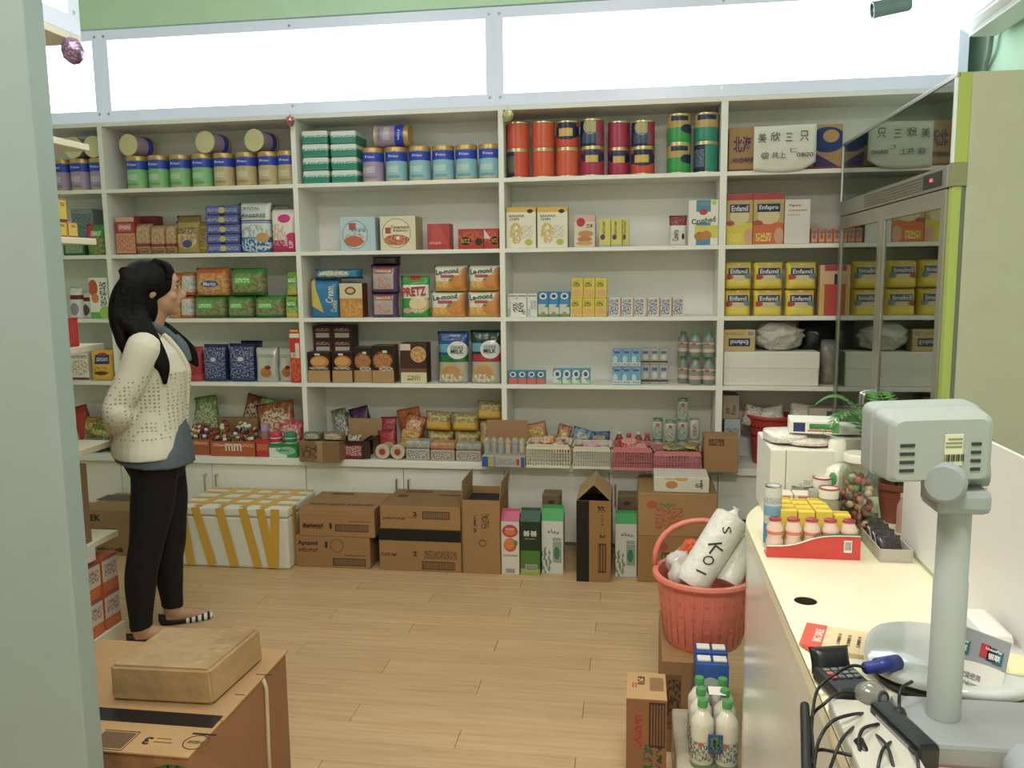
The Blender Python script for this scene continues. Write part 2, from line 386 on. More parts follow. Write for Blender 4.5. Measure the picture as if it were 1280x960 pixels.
lbp('frame_rail', -1.512, -1.5, -2.88, LYE, 2.531, 2.60, frame_m); lbp('frame_rail', -1.512, -1.5, -2.88, LYE, 2.98, 3.04, frame_m); lbp('frame_stile', -1.512, -1.5, LYE-.07, LYE, 2.60, 2.98, frame_m)
obj('screw', screw_me, chrome, t, (.001, LYE+2.05-.035, .085), (0, PI/2, 0))
# ================================================================== fridge
FX, FY0, FY1 = 1.75, -1.58, -.04
fr = empty('drinks_fridge', (FX, (FY0+FY1)/2, 0)); tag(fr, 'tall glass-door drinks fridge with yellow-green side trim', 'fridge')
FYc = (FY0+FY1)/2
def fp(n, x0, x1, y0, y1, z0, z1, m, bev=.002, par=None): return boxo(n, m, par or fr, x0-FX, x1-FX, y0-FYc, y1-FYc, z0, z1, bev)
lime = mat('lime_trim', 'a8b848', rough=.45); beige = mat('beige_green_side_panel', 'b6b69e', rough=.5, mottle=.03, mscale=9)
alu = mat('grey_aluminium_trim', 'a9a99c', rough=.35, metal=.7); dark = solid('2c302c', .6)
def glass_mat(name, refl, tint, rough=.02):
    m = bpy.data.materials.new(name); m.use_nodes = True; N = m.node_tree.nodes; L = m.node_tree.links; N.clear()
    o = N.new('ShaderNodeOutputMaterial'); x = N.new('ShaderNodeMixShader'); g = N.new('ShaderNodeBsdfGlossy'); tr = N.new('ShaderNodeBsdfTransparent')
    g.inputs['Roughness'].default_value = rough; g.inputs['Color'].default_value = (.85, .9, .86, 1); tr.inputs[0].default_value = lin(tint); x.inputs[0].default_value = refl
    L.new(tr.outputs[0], x.inputs[1]); L.new(g.outputs[0], x.inputs[2]); L.new(x.outputs[0], o.inputs[0]); return m
mirror = glass_mat('reflective_door_glass', .42, 'c8d2c8')
fp('side_panel', FX+.045, 2.40, FY0, FY0+.03, .05, 2.19, beige); fp('side_panel', FX+.045, 2.40, FY1-.03, FY1, .05, 2.19, beige)
fp('corner_trim', FX+.004, FX+.045, FY0, FY0+.04, 1.905, 2.19, lime); fp('corner_trim', FX+.004, FX+.032, FY0+.004, FY0+.04, .05, 1.83, lime)
fp('seal_strip', FX+.032, FX+.045, FY0+.006, FY0+.03, .05, 1.83, solid('6b7468', .5)); fp('corner_cap', FX-.002, FX+.046, FY0-.001, FY0+.04, 1.83, 1.905, solid('8a8c62', .5))
fp('back_panel', 2.37, 2.40, FY0+.03, FY1-.03, .05, 2.19, solid('d0d4c8', .6)); fp('top_panel', FX+.01, 2.37, FY0+.03, FY1-.03, 2.17, 2.19, solid('c8cab8', .6)); fp('base', FX+.01, 2.37, FY0+.03, FY1-.03, .02, .16, dark)
fp('compressor_deck', FX+.02, 2.37, FY0+.03, FY1-.03, 1.80, 1.84, solid('8f958a', .6))
fp('sign_glass', FX, FX+.008, FY0+.02, FY1, 1.905, 2.175, mirror, .001); fp('sign_backing', FX+.012, FX+.02, FY0+.04, FY1, 1.905, 2.17, solid('75867d', .4), 0)
fp('sign_edge', FX-.003, FX+.01, FY0, FY1, 2.175, 2.19, alu); fp('sign_edge', FX-.004, FX+.004, FY0, FY0+.02, 1.905, 2.175, solid('dfe6e8', .25)); fp('sign_edge', FX-.004, FX+.004, FY1-.012, FY1, 1.905, 2.175, solid('dfe6e8', .25))
vs = fp('vent_strip', FX-.003, FX+.02, FY0+.04, FY1, 1.83, 1.903, alu)
for i in range(5): boxo('louvre', solid('6c6a60', .5), vs, -.0145, -.0115, -.50, .28, .012+i*.011, .017+i*.011, 0)
cp = boxo('control_panel', solid('303430', .3), vs, -.016, -.0115, -.70, -.52, .012, .062, .001); boxo('indicator', mat('red_led', 'ff2040', emit='ff2040', estr=4), cp, -.005, -.002, -.01, .01, .02, .03, .001)
dsp = onx(1097, 400, FX).y
for a, b, lab in ((FY0+.04, dsp-.003, 'near'), (dsp+.003, FY1, 'far')):
    d = fp('door', FX-.004, FX+.014, a, a+.045, .17, 1.825, alu)
    L_ = b-a; oy = (a+a+.045)/2
    def dp(n, x0, x1, y0, y1, z0, z1, m, bev=.0015): return boxo(n, m, d, x0-(FX+.005), x1-(FX+.005), y0-oy, y1-oy, z0-.17, z1-.17, bev)
    dp('door_rail', FX-.004, FX+.014, a+.045, b-.045, .17, .23, alu); dp('door_rail', FX-.004, FX+.014, a+.045, b-.045, 1.765, 1.825, alu); dp('door_stile', FX-.004, FX+.014, b-.045, b, .17, 1.825, alu)
    dp('door_glass', FX+.002, FX+.008, a+.045, b-.045, .23, 1.765, mirror, 0)
    hy = (b-.02 if lab == 'near' else a+.02)
    obj('door_handle', tube_me(smooth_pts([(-.0, hy-oy, .87), (-.045, hy-oy, .86), (-.055, hy-oy, .83), (-.055, hy-oy, .60), (-.045, hy-oy, .57), (0, hy-oy, .56)], 5), .009), chrome, d, (0, 0, 0))
for z in (.45, .8, 1.15, 1.5): fp('wire_shelf', FX+.05, 2.36, FY0+.035, FY1-.035, z, z+.012, solid('7c857e', .5), 0)
# air conditioner, camera
t = empty('air_conditioner', (2.42, -.72, 2.65)); tag(t, 'white wall-mounted air conditioner at the upper right corner', 'air conditioner')
bm = bmesh.new(); pr_ = [(0, .02), (-.13, .0), (-.19, .04), (-.215, .12), (-.21, .25), (-.18, .29), (0, .30)]
for yy in (-.58, .58): pass
A = [bm.verts.new((x, -.58, z)) for x, z in pr_]; Bv = [bm.verts.new((x, .58, z)) for x, z in pr_]
for i in range(len(pr_)): j = (i+1) % len(pr_); bm.faces.new((A[i], A[j], Bv[j], Bv[i]))
bm.faces.new(A); bm.faces.new(Bv[::-1]); bmesh.ops.bevel(bm, geom=bm.edges[:], offset=.008, segments=2, affect='EDGES')
obj('casing', from_bm(bm), solid('eceae4', .35), t)
boxo('outlet', solid('bdb9a8', .5), t, -.16, -.03, -.5, .5, -.012, .012, .003); boxo('flap', solid('dcd9cc', .4), t, -.17, -.05, -.5, .5, -.02, -.012, .002); 
obj('drain_pipe', tube_me(smooth_pts([(-.03, .56, .05), (-.035, .60, .02), (-.03, .63, -.06), (-.02, .70, -.12), (-.015, .72, -.2)], 5), .014), solid('8f988c', .6), t)
obj('logo', lathe_me([(0, .002), (.012, .002), (.013, 0), (0, 0)], 14), solid('a0a4a8', .3), t, (-.216, .2, .2), (0, -PI/2, 0))
a, b = ony(1090, 13, -.5), ony(1138, 3, -.5)
t = empty('security_camera', (a+b)/2); tag(t, 'silver bullet security camera in front of right light box', 'camera')
ax = (a-b).normalized(); q = ax.to_track_quat('Z', 'Y').to_euler(); L_ = (a-b).length
steel = mat('silver_paint', '7f9aa0', rough=.3, metal=.4)
c_ = obj('housing', lathe_me([(0, -L_/2), (.03, -L_/2), (.035, -L_/2+.01), (.035, L_/2-.02), (.036, L_/2-.02), (.036, L_/2), (.03, L_/2), (.028, L_/2-.015), (0, L_/2-.015)]), steel, t, (0, 0, 0), q)
obj('lens', lathe_me([(0, .012), (.012, .008), (.016, 0), (0, 0)]), solid('14181c', .1), c_, (0, 0, L_/2-.016))
obj('bracket', tube_me([(.03, 0, .03), (.05, .01, .12), (.05, .02, ROOM_Z-(a.z+b.z)/2)], .012), steel, t)
obj('bracket_plate', lathe_me([(0, -.012), (.04, -.012), (.045, 0), (0, 0)]), steel, t, (.05, .02, ROOM_Z-(a.z+b.z)/2))
# hanging ornaments
def ornament(loc, top, r, cols, lab, sc=(1, 1, 1)):
    t = empty('hanging_ornament', loc); tag(t, lab, 'ornament')
    bm = bmesh.new(); bmesh.ops.create_icosphere(bm, subdivisions=2, radius=r)
    for v in bm.verts: v.co = Vector((v.co.x*sc[0], v.co.y*sc[1], v.co.z*sc[2]))*(1+.12*noise.noise(v.co*60))
    obj('ball', from_bm(bm, 'ball'), mat('foil_ornament', cols[0], [('n', .5, .5, .6, .6, cols[1], 5, 5), ('n', .5, .5, .6, .6, cols[2], 9, 7)], rough=.2, metal=.4, front=False), t)
    obj('string', tube_me([(0, 0, r*sc[2]*.9), (0, .0, top)], .0012, 5), solid('c8c8c8', .4), t)
ornament(onx(91, 64, -1.48), .08, .05, ('c890b8', '2f7f88', '8a3f80'), 'purple and teal foil bauble hanging beside the grey panel', (.85, .85, 1.05))
ornament(ony(363, 151, -.035), .06, .03, ('b05868', 'e8d0d0', '7a2834'), 'small red and white ornament hanging over the second shelf post', (.8, .8, 1.1))
ornament(ony(635, 145, -.035), .06, .032, ('c8c860', 'f4f4c8', '6a7030'), 'small gold bauble hanging by the middle shelf post')
# ================================================================== products: cans
gold = mat('gold_lid', 'c9a25a', rough=.35, metal=.5); royal = mat('royal_blue_band', '2a48c4', rough=.35)
cream_tin = mat('cream_tin_base', 'dccfa0', rough=.4, metal=.2); tin = mat('tin_rim', 'cdbb88', rough=.3, metal=.8)
CAN_C = {'green': '7cc07c', 'beige': 'c8b080', 'purple': 'ac94bc', 'aqua': '8cc2d0'}
can_body = {k: mat('milk_can_'+k, v, [('t', .4, .42, .3, .1, 'd4dccc', 9, 22), ('r', .5, .04, .5, .045, 'c9a25a'), ('t', .45, .17, .3, .05, '5d6a6c', 30, 40)], rough=.3, front=False) for k, v in CAN_C.items()}
def milk_can(loc, r, h, kind, label, group, rot=(0, 0, 0), letters=True):
    ly = -r
    o = obj('milk_powder_can', lathe_me([(0, 0), (r*.97, 0), (r, .004), (r, .01), (r*.985, .014)] + [(r*(.980+.012*(i % 2)), .014+(h*.86-.014)*i/12) for i in range(1, 12)] + [(r*.985, h*.86), (r*.985, h*.87), (0, h*.87)]), can_body[kind], None, loc, rot)
    tag(o, label, 'can', group)
    obj('lid', lathe_me([(0, h*.865), (r*1.0, h*.865), (r*1.02, h*.87), (r*1.02, h*.985), (r*.99, h), (r*.9, h), (r*.88, h*.985), (0, h*.985)]), gold, o)
    b = obj('label_band', lathe_me([(r*.988, h*.60), (r*1.002, h*.60), (r*1.002, h*.855), (r*.988, h*.855)]), royal, o)
    obj('base_rim', lathe_me([(0, -.0008), (r*.9, -.0008), (r*1.006, 0), (r*1.006, .006), (r*.99, .006)]), cream_tin, o)
    if letters: text(b, 'Friso', 0, -r*1.004, h*.735, r*.9, h*.07, 'dfe6f4')
    return o
mR = .0615
def cx_in(x, r):
    for q in (-3.51, -2.34, -1.17, 0, 1.17):
        if q < x < q+1.17: return min(max(x, q+.016+r*1.025), q+1.17-.016-r*1.025)
    return x
xs = [(153, 177.5, 'green'), (179, 205, 'green'), (206, 232.5, 'green'), (234.5, 260, 'green'), (261, 288, 'beige'), (289.5, 316, 'beige'), (317.5, 344, 'beige'), (345.5, 371, 'beige')]
H1 = None; cnt = {}
for i, (a, b, kd) in enumerate(xs):
    A, B_, zb, h = place(0, a, b, 195.5-i*1.05, .045); H1 = .19; cnt[kd] = cnt.get(kd, 0)+1
    milk_can((cx_in((A+B_)/2, mR), .045+mR, zb), mR, H1, kd, f'{ORD[cnt[kd]-1]} {kd} milk powder can from the left in the top shelf row', 'green and beige milk powder cans')
for (cx, cy, lab) in ((160, 181, 'above the leftmost green can'), (256, 177.5, 'above the fourth green can'), (317.5, 176.5, 'above the beige cans, rightmost of three')):
    p = ony(cx, cy, .05); zc = RZ[0]+H1+mR*1.02+.001
    milk_can((p.x, .05, zc), mR, .17, 'purple', 'milk can lying on its side '+lab, 'milk powder cans lying on top', (-PI/2, 0, -.12), False)
for i, (a, b) in enumerate(((66, 79), (80, 106.5), (107.5, 133))):
    A, B_, zb, h = place(0, a, b, 197, .045); w = mR*2
    milk_can((cx_in(-2.34-.0165-mR-(2-i)*.1255, mR), .045+mR, zb), mR, .186, 'purple', ['purple milk can half hidden by the grey panel', 'purple milk can in the left bay, middle of three', 'purple milk can touching the first shelf post'][i], 'purple milk powder cans')
for i, (cx, cy) in enumerate(((98, 184), (121, 181))):
    p = ony(cx, cy, .05); milk_can((-2.34-.017-mR*1.03-(.130 if i == 0 else 0), .05, RZ[0]+.186+mR*1.02+.001), mR, .17, 'purple', ['lying milk can in the left bay beside the cream plank', 'lying milk can in the left bay against the post'][i], 'milk powder cans lying on top', (-PI/2, 0, 0), False)
bx = [(448, 477, 'purple'), (478, 506, 'aqua'), (507.5, 536, 'aqua'), (537, 565.5, 'aqua'), (567, 595.5, 'aqua'), (597, 625, 'aqua')]
for i, (a, b, kd) in enumerate(bx):
    A, B_, zb, h = place(0, a, b, 185, .045)
    milk_can((cx_in((A+B_)/2-(.004 if i == 4 else 0), mR), .045+mR, zb), mR, .19, kd, 'lavender milk powder can beside the green-white packs' if i == 0 else f'{ORD[i-1]} pale blue milk powder can from the left', 'pale blue milk powder cans')
p = ony(471, 171, .05+mR); milk_can((p.x, .05+mR, RZ[0]+.19+mR*1.02+.001), mR, .195, 'purple', 'lavender milk can lying sideways on the pale blue cans', None, (0, PI/2, 0))
# red, crimson, green cans (two high)
def prin(nm, base, sh, **k): return mat(nm, base, sh, front=False, rough=.3, **k)
CW = {
 'red': prin('red_can', 'd8482c', [('t', .5, .5, .5, .5, 'e06038', 8, 40)]),
 'red_navy': prin('red_navy_can', 'd8482c', [('r', .2, .5, .2, .5, '1f2c50'), ('t', .2, .5, .2, .3, '8c8a60', 12, 12)]),
 'red_gold': prin('red_gold_can', 'd8452c', [('e', .5, .62, .55, .3, '232d52'), ('r', .45, .6, .3, .15, 'd8b050'), ('r', .5, .85, .4, .1, '1f2c50')]),
 'pink': prin('crimson_can', 'b02a50', [('t', .5, .5, .5, .5, 'bc3a5c', 8, 40)]),
 'pink_gold': prin('crimson_gold_can', 'b42a52', [('e', .55, .7, .5, .24, '232d52'), ('r', .5, .62, .26, .13, 'd8b050'), ('r', .5, .85, .35, .09, '2a3668')]),
 'navy': prin('navy_can', '1f2c50', [('e', .45, .75, .3, .3, 'b4a878'), ('r', .9, .5, .22, .5, 'b02a50'), ('t', .5, .35, .4, .2, '55688c', 14, 14)]),
 'green': prin('green_can', '1fa048', [('r', .5, .85, .6, .3, 'c0a050'), ('r', .5, .86, .35, .08, '1f2c60'), ('e', .85, .5, .3, .16, '232d52')]),
 'teal': prin('teal_can', '169078', [('r', .5, .82, .6, .3, 'c4a458'), ('r', .5, .86, .38, .08, '1f2c60')]),
 'teal_navy': prin('teal_navy_can', '169078', [('r', .2, .5, .24, .5, '1f2c50'), ('t', .2, .5, .2, .3, '7c8aa0', 12, 12)])}
def tin_can(loc, r, h, kd, label, group):
    n = 10
    o = obj('formula_tin', lathe_me([(0, .003), (r*.9, .003), (r*.95, .006), (r*.975, .008)] + [(r*(.972+.013*(i % 2)), .008+(h-.016)*i/n) for i in range(1, n)] + [(r*.975, h-.008), (r*.95, h-.006), (r*.9, h-.003), (0, h-.003)]), CW[kd], None, loc); tag(o, label, 'can', group)
    for z, nm in ((0, 'base_rim'), (h-.008, 'top_rim')): obj(nm, lathe_me([(r*.93, 0), (r, 0), (r*1.004, .004), (r, .008), (r*.93, .008)]), tin, o, (0, 0, z))
    return o
cols = [(631, 660, 'red_navy', 'red', 152, 0, 'red'), (663, 692.5, 'red', 'red', 151, 0, 'red'), (693.6, 723, 'red', 'red_gold', 150.5, 0, 'red'), (724, 755, 'pink_gold', 'navy', 148, 0, 'navy and crimson'), (759, 788, 'pink_gold', 'pink', 151, .05, 'crimson'), (788.5, 819, 'red_gold', 'navy', 150, 0, 'navy'), (834, 865, 'green', 'green', 141.5, 0, 'green'), (868, 899.5, 'teal_navy', 'teal', 140, 0, 'teal')]
for i, (a, b, lo, hi, yt, dy, cl) in enumerate(cols):
    y = .035+dy; A, B_, zb, h = place(0, a, b, yt, y); r = min((B_-A)/2, .0655); h = (h-.001)/2
    tin_can(((A+B_)/2, y+r, zb), r, h, lo, f'lower tin in the {ORD[i]} two-high column of formula tins', 'stacked formula tins on the top shelf')
    tin_can(((A+B_)/2, y+r, zb+h+.001), r, h, hi, f'upper {cl} tin in the {ORD[i]} two-high column of formula tins', 'stacked formula tins on the top shelf')
# green-white packs
gw = mat('green_white_pack', '0f8a78', [('r', .5, .9, .6, .26, 'dce4de'), ('t', .5, .62, .5, .12, 'dce4de', 8, 6), ('r', .5, .05, .6, .1, '4c9c8c')], front=False, rough=.3)
for c_, (a, b) in enumerate(((377.5, 410), (413, 445.5))):
    z = RZ[0]
    for k in range(4):
        A, B_, zb, h = place(0, a, b, 163, .03); hh = h/4-.0005
        o = obj('diaper_pack', box_me(B_-A-.002*(k % 2), .2, hh, .010, 2), gw, None, ((A+B_)/2, .03+.1, z+.0002)); z += hh+.0006
        tag(o, f'green and white plastic pack, {["bottom", "second from bottom", "third from bottom", "top"][k]} of the {["left", "right"][c_]} stack of four', 'pack', 'green and white packs')
# ------------------------------------------------------------------ left bay (0)
S('grey_box', 'grey-blue box behind the yellow boxes in the left bay', 'box', 1, 90, 117, 261, mat('grey_blue_box', '8c9ca4', [('t', .5, .5, .45, .4, '50626c', 12, 12)]), y=.12, d=.12)
S('biscuit_bag', 'red and green biscuit bag next to the first shelf post', 'bag', 1, 106, 130, 280, mat('red_green_bag', '3f8f3a', [('r', .2, .75, .2, .25, 'd8304c'), ('n', .6, .3, .5, .3, 'c88a50', 6, 6), ('t', .55, .7, .25, .08, 'e8f0d8', 14, 14)], front=False), shape='bag', d=.06)
S('green_box', 'low dark green box under the cream plank in left bay', 'box', 1, 79, 106, 304, mat('dark_green_box', '1f5f40', [('t', .5, .5, .4, .3, 'b0c8a0', 20, 10)]), y=.05, d=.1)
for i, (a, b) in enumerate(((84, 100), (99, 113))):
    o, zt = S('gift_pack', ['white gift pack with dark red ribbon in left bay', 'second white gift pack with ribbon beside the juice box'][i], 'pack', 2, a, b, 359+i*4, mat('white_ribbon_pack', 'e2e2dc', [('r', .5, .68, .6, .07, '7a1c2c'), ('e', .5, .3, .32, .2, '9c8cae' if i == 0 else '5c4450')], front=False), shape='bag', d=.07, y=.03+.03*i)
S('snack_box', 'white snack box with green and orange print by first post', 'box', 2, 112, 135, 347, mat('green_orange_box', 'eef0e8', [('e', .22, .75, .25, .2, 'c8502c'), ('e', .3, .5, .2, .12, 'd88a40'), ('r', .5, .08, .5, .08, '58b040'), ('e', .8, .15, .3, .16, 'a0c850'), ('t', .75, .6, .18, .3, '2f3f2c', 8, 12)]), d=.06)
S('waffle_box', 'white waffle snack box on the left end of the shelf', 'box', 3, 88, 110.5, 441, mat('waffle_box', 'ece8e0', [('t', .5, .85, .45, .06, '60443c', 16, 10), ('n', .5, .45, .5, .3, 'c8955c', 6, 6), ('r', .5, .05, .5, .04, '8c2a30')]), y=.06, d=.07)
S('dark_pack', 'dark snack pack lying behind the waffle box', 'pack', 3, 92, 116, 433, solid('4c3c40', .5), y=.16, d=.1)
S('yellow_bag', 'yellow snack bag with blue label left of the woman', 'bag', 3, 110.5, 140, 437, mat('yellow_bag', 'eab62a', [('r', .55, .68, .3, .15, '24386c'), ('e', .55, .84, .2, .05, 'b82c2c'), ('n', .5, .3, .35, .16, 'c87828', 7, 7), ('e', .5, .24, .28, .06, '5a3820'), ('t', .55, .68, .24, .06, 'c8d0e0', 16, 14)], front=False), shape='bag', d=.06)
S('red_bag', 'red snack bag at the far left of the ledge', 'bag', 4, 96, 116, 510, solid('c03030', .35), y=.16, d=.08, shape='bag')
for i, (a, b, yt, col) in enumerate(((98, 122, 524, 'b08a40'), (120, 146, 526, 'a89038'), (106, 134, 536, '7c8a3c'))):
    S('snack_bag', ['brown-gold snack bag in the left bay, left of two', 'brown-gold snack bag in the left bay near the woman', 'olive snack bag in front of the brown-gold bags'][i], 'bag', 4, a, b, yt, mat('gold_snack', col, [('n', .5, .5, .5, .4, '5a3c20', 5, 5), ('t', .5, .7, .4, .12, 'e8d070', 10, 10)], front=False, rough=.3), y=.10-.04*(i//2), d=.07, shape='bag', group='snack bags in the left bay')
for i, (a, b, yt) in enumerate(((98, 118, 549), (117, 136, 552), (134, 152, 545))):
    S('candy_bag', ['purple and white candy bag at the left end of the ledge', 'purple and green candy bag in the left bay', 'purple and white candy bag behind the woman'][i], 'bag', 4, a, b, yt, mat('purple_candy', '8a78a0', [('n', .5, .5, .6, .6, 'e0e0da', 5, 5), ('n', .5, .5, .6, .6, '4c2c78', 7, 7), ('n', .5, .5, .6, .6, '6c8a48', 4, 4)], front=False, rough=.3), y=-.01, d=.06, shape='bag', group='candy bags in the left bay')
# ------------------------------------------------------------------ bay 1, row 1
S('cracker_box', 'dark red cracker box with biscuit picture, left end of the second shelf', 'box', 1, 144.5, 168.5, 271, mat('red_cracker', 'a8323c', [('r', .5, .3, .5, .26, 'd89a74'), ('t', .5, .3, .45, .22, 'c8704c', 7, 7), ('r', .5, .72, .35, .1, 'd06870'), ('t', .5, .72, .3, .05, 'f0e0d8', 14, 12), ('r', .5, .93, .5, .06, 'd8a890')]), d=.07)
S('maroon_box', 'maroon biscuit box standing behind the brown biscuit packs', 'box', 1, 168, 196, 270, solid('7c2434', .4), y=.15, d=.08)
for i, (a, b, yt) in enumerate(((167, 187, 279), (186, 206, 281), (205, 219, 280))):
    S('biscuit_pack', ['brown biscuit pack with red band beside the cracker box', 'brown biscuit pack with red band, middle of three', 'narrow tan biscuit pack beside the gold bag'][i], 'pack', 1, a, b, yt, mat('brown_biscuit', 'b08a60', [('n', .5, .6, .5, .35, 'd0aa80', 5, 5), ('r', .5, .3, .6, .05, '8c2c30'), ('t', .5, .12, .4, .08, '7c5030', 8, 8)], front=False, rough=.3), d=.09, shape='pack', group='brown biscuit packs')
S('gold_bag', 'olive gold snack bag with folded top on second shelf', 'bag', 1, 217, 247, 276, mat('gold_bag', 'a8914a', [('n', .5, .45, .4, .3, 'd8b8a0', 4, 4), ('e', .55, .3, .2, .12, '4c4a7c'), ('t', .5, .7, .4, .1, '5c5030', 9, 9)], front=False, rough=.3), d=.08, shape='bag')
S('gold_bag', 'olive gold snack bag turned sideways beside the blue packs', 'bag', 1, 245, 261, 277, mat('gold_bag_side', '9c8238', [('r', .5, .5, .3, .35, 'b89a48'), ('t', .5, .5, .25, .3, '4c4426', 8, 16)], front=False, rough=.3), d=.09, y=.05, shape='bag')
S('gold_bag', 'olive snack bag leaning behind the gold bags', 'bag', 1, 220, 250, 269, solid('94803c', .3), d=.05, y=.16, shape='bag')
A, B_, zb, h = place(1, 257, 299, 256.5, .04); z = zb
bp = mat('indigo_pack', '5a60a6', [('r', .5, .5, .06, .6, '3a3f88'), ('e', .5, .5, .1, .32, 'c8b860'), ('t', .25, .5, .18, .2, '9ca4d8', 10, 5), ('t', .78, .5, .18, .2, '9ca4d8', 10, 5)], front=False, rough=.25)
for k in range(5):
    o = obj('wafer_pack', box_me(B_-A-.002*(k % 2), .12, h/5-.0006, .009), bp, None, ((A+B_)/2+random.uniform(-.003, .003), .04+.06, z+.0002)); z += h/5
    tag(o, f'indigo wafer pack, {["bottom", "second", "third", "fourth", "top"][k]} of the stack of five counted from below', 'pack', 'stack of indigo wafer packs')
S('white_blue_bag', 'silver-white snack bag with blue bottom, lettered, on second shelf', 'bag', 1, 296.5, 337, 253, mat('white_blue_bag', 'd8dcdc', [('r', .5, .15, .6, .16, '3a6cae'), ('n', .5, .15, .5, .14, 'e0e8f0', 8, 8), ('n', .5, .4, .4, .16, '8fa8b8', 5, 5), ('e', .75, .3, .18, .1, 'c89a58'), ('r', .5, .64, .6, .015, '3c5c9c'), ('r', .5, .6, .6, .01, '3c5c9c')], front=False, rough=.25), d=.08, shape='bag', txt=[('CRYSTAL', .42, .88, .6, .06, '50586c'), ('MINIBREE', .5, .74, .8, .07, '50586c')])
S('white_blue_bag', 'pale bag half hidden behind the pink and white bag', 'bag', 1, 320, 360, 256, mat('pale_bag', 'b8c0b4', [('n', .5, .5, .5, .5, '8c9c88', 4, 4)], front=False), d=.06, y=.17, shape='bag')
S('pink_bag', 'white and magenta snack bag against the second shelf post', 'bag', 1, 336.5, 369, 261, mat('pink_white_bag', 'e8dcd8', [('e', .55, .78, .24, .1, 'e0288c'), ('r', .5, .12, .6, .16, 'c02858'), ('e', .85, .25, .28, .2, 'd83078'), ('n', .3, .4, .35, .25, 'd8a0a0', 6, 6)], front=False, rough=.3), d=.07, shape='bag', txt=[('Soso', .6, .24, .34, .1, 'f4e8e8', PI/2), ('UP', .82, .18, .25, .1, 'f4e8e8', PI/2)])
# row 2
org = mat('orange_biscuit_pack', 'c8803c', [('n', .5, .4, .55, .4, 'd8aa70', 5, 5), ('r', .5, .9, .6, .1, 'c8602c'), ('e', .48, .42, .25, .12, '2f55a8')], front=False, rough=.25)
grn = mat('green_biscuit_pack', '707c4c', [('n', .5, .45, .6, .35, '9a9468', 5, 5), ('r', .5, .9, .6, .1, '3c8a34'), ('e', .4, .55, .28, .18, '4cae3a'), ('t', .4, .55, .2, .08, 'e0ecc8', 14, 12), ('r', .5, .06, .6, .06, '3c6a30')], front=False, rough=.25)
slv = mat('silver_orange_pack', 'b8b6b0', [('n', .5, .5, .6, .5, 'dcdcd8', 4, 4), ('r', .5, .93, .6, .1, 'c87038'), ('r', .5, .05, .6, .08, 'c87038')], front=False, rough=.22)
_, z1 = S('orange_pack', 'orange biscuit pack half hidden by the woman face', 'pack', 2, 208, 225, 368, org, d=.1, shape='pack')
S('orange_pack', 'upper orange biscuit pack just right of the woman face', 'pack', z1, 208, 225, 341, org, d=.1, shape='pack')
_, z1 = S('silver_pack', 'silver pack with orange ends, lower of two', 'pack', 2, 224.5, 239, 369, slv, d=.1, shape='pack', group='silver packs')
S('silver_pack', 'silver pack with orange ends, upper of two', 'pack', z1, 224.5, 240, 340, slv, d=.1, shape='pack', group='silver packs')
_, z1 = S('green_pack', 'green biscuit pack, leftmost of the lower row of three', 'pack', 2, 239.5, 281, 369.5, grn, d=.1, shape='pack', group='green biscuit packs')
S('orange_pack', 'orange pack with blue oval on top of the green packs', 'pack', z1, 241, 284, 334.5, org, d=.1, shape='pack', txt=[('Martin', .48, .42, .36, .14, 'e8e8f0')])
_, z1 = S('green_pack', 'green biscuit pack, middle of the lower row of three', 'pack', 2, 281.5, 315, 369.5, grn, d=.1, shape='pack', group='green biscuit packs')
S('green_pack', 'green biscuit pack lying alone on the upper row', 'pack', z1, 284.5, 330, 335, grn, d=.1, shape='pack', group='green biscuit packs')
S('green_pack', 'green biscuit pack, rightmost of the lower row of three', 'pack', 2, 315.5, 354, 369.5, grn, d=.1, shape='pack', group='green biscuit packs')
yg = mat('yellow_green_pack', '7fae34', [('n', .5, .4, .5, .3, 'c8ba80', 5, 5), ('r', .5, .08, .6, .12, 'd0c038'), ('e', .5, .62, .4, .2, '4ca030'), ('t', .5, .62, .3, .08, 'e8f0d0', 10, 10)], front=False, rough=.25)
_, z1 = S('lime_pack', 'lime and yellow pack by the second post, lower of two', 'pack', 2, 355, 372.5, 369, yg, d=.1, shape='pack'); S('lime_pack', 'lime and yellow pack by the second post, upper of two', 'pack', z1, 355, 372.5, 339, yg, d=.1, shape='bag')
# row 3
S('red_pouch', 'red snack pouch right beside the woman cardigan', 'bag', 3, 229, 251, 434, mat('red_pouch', 'b02c38', [('n', .5, .5, .4, .3, '80303c', 4, 4), ('r', .5, .1, .6, .08, 'c84048')], front=False), d=.08, shape='bag')
nb = mat('navy_pack', '26305e', [('t', .5, .5, .42, .42, '7c88b4', 7, 10), ('e', .5, .6, .1, .06, 'c8d0e0'), ('r', .5, .03, .6, .03, '3c4678')], front=False, rough=.25)
S('navy_pack', 'navy blue snack pack, left of the two navy packs', 'pack', 3, 251, 282, 431, nb, d=.1, shape='pack', group='navy snack packs'); S('navy_pack', 'navy blue snack pack, right of the two navy packs', 'pack', 3, 283, 318, 430, nb, d=.1, shape='pack', group='navy snack packs')
S('navy_film', 'dark navy plastic film standing out behind the navy packs', 'wrap', 3, 300, 327, 426, solid('1c2444', .25), y=.15, d=.05, shape='bag')
sv = mat('silver_cookie_bag', 'c4c4be', [('e', .5, .28, .24, .15, 'c87a3c'), ('e', .6, .42, .14, .06, '8c2c34'), ('t', .5, .75, .35, .05, '8c8c86', 16, 12)], front=False, rough=.22, metal=.3)
S('silver_bag', 'silver cookie bag, left of two', 'bag', 3, 317.5, 345.5, 434.5, sv, d=.06, shape='bag', group='silver cookie bags'); S('silver_bag', 'silver cookie bag, right of two beside the tall red box', 'bag', 3, 346, 368, 435, sv, d=.06, y=.05, shape='bag', group='silver cookie bags')
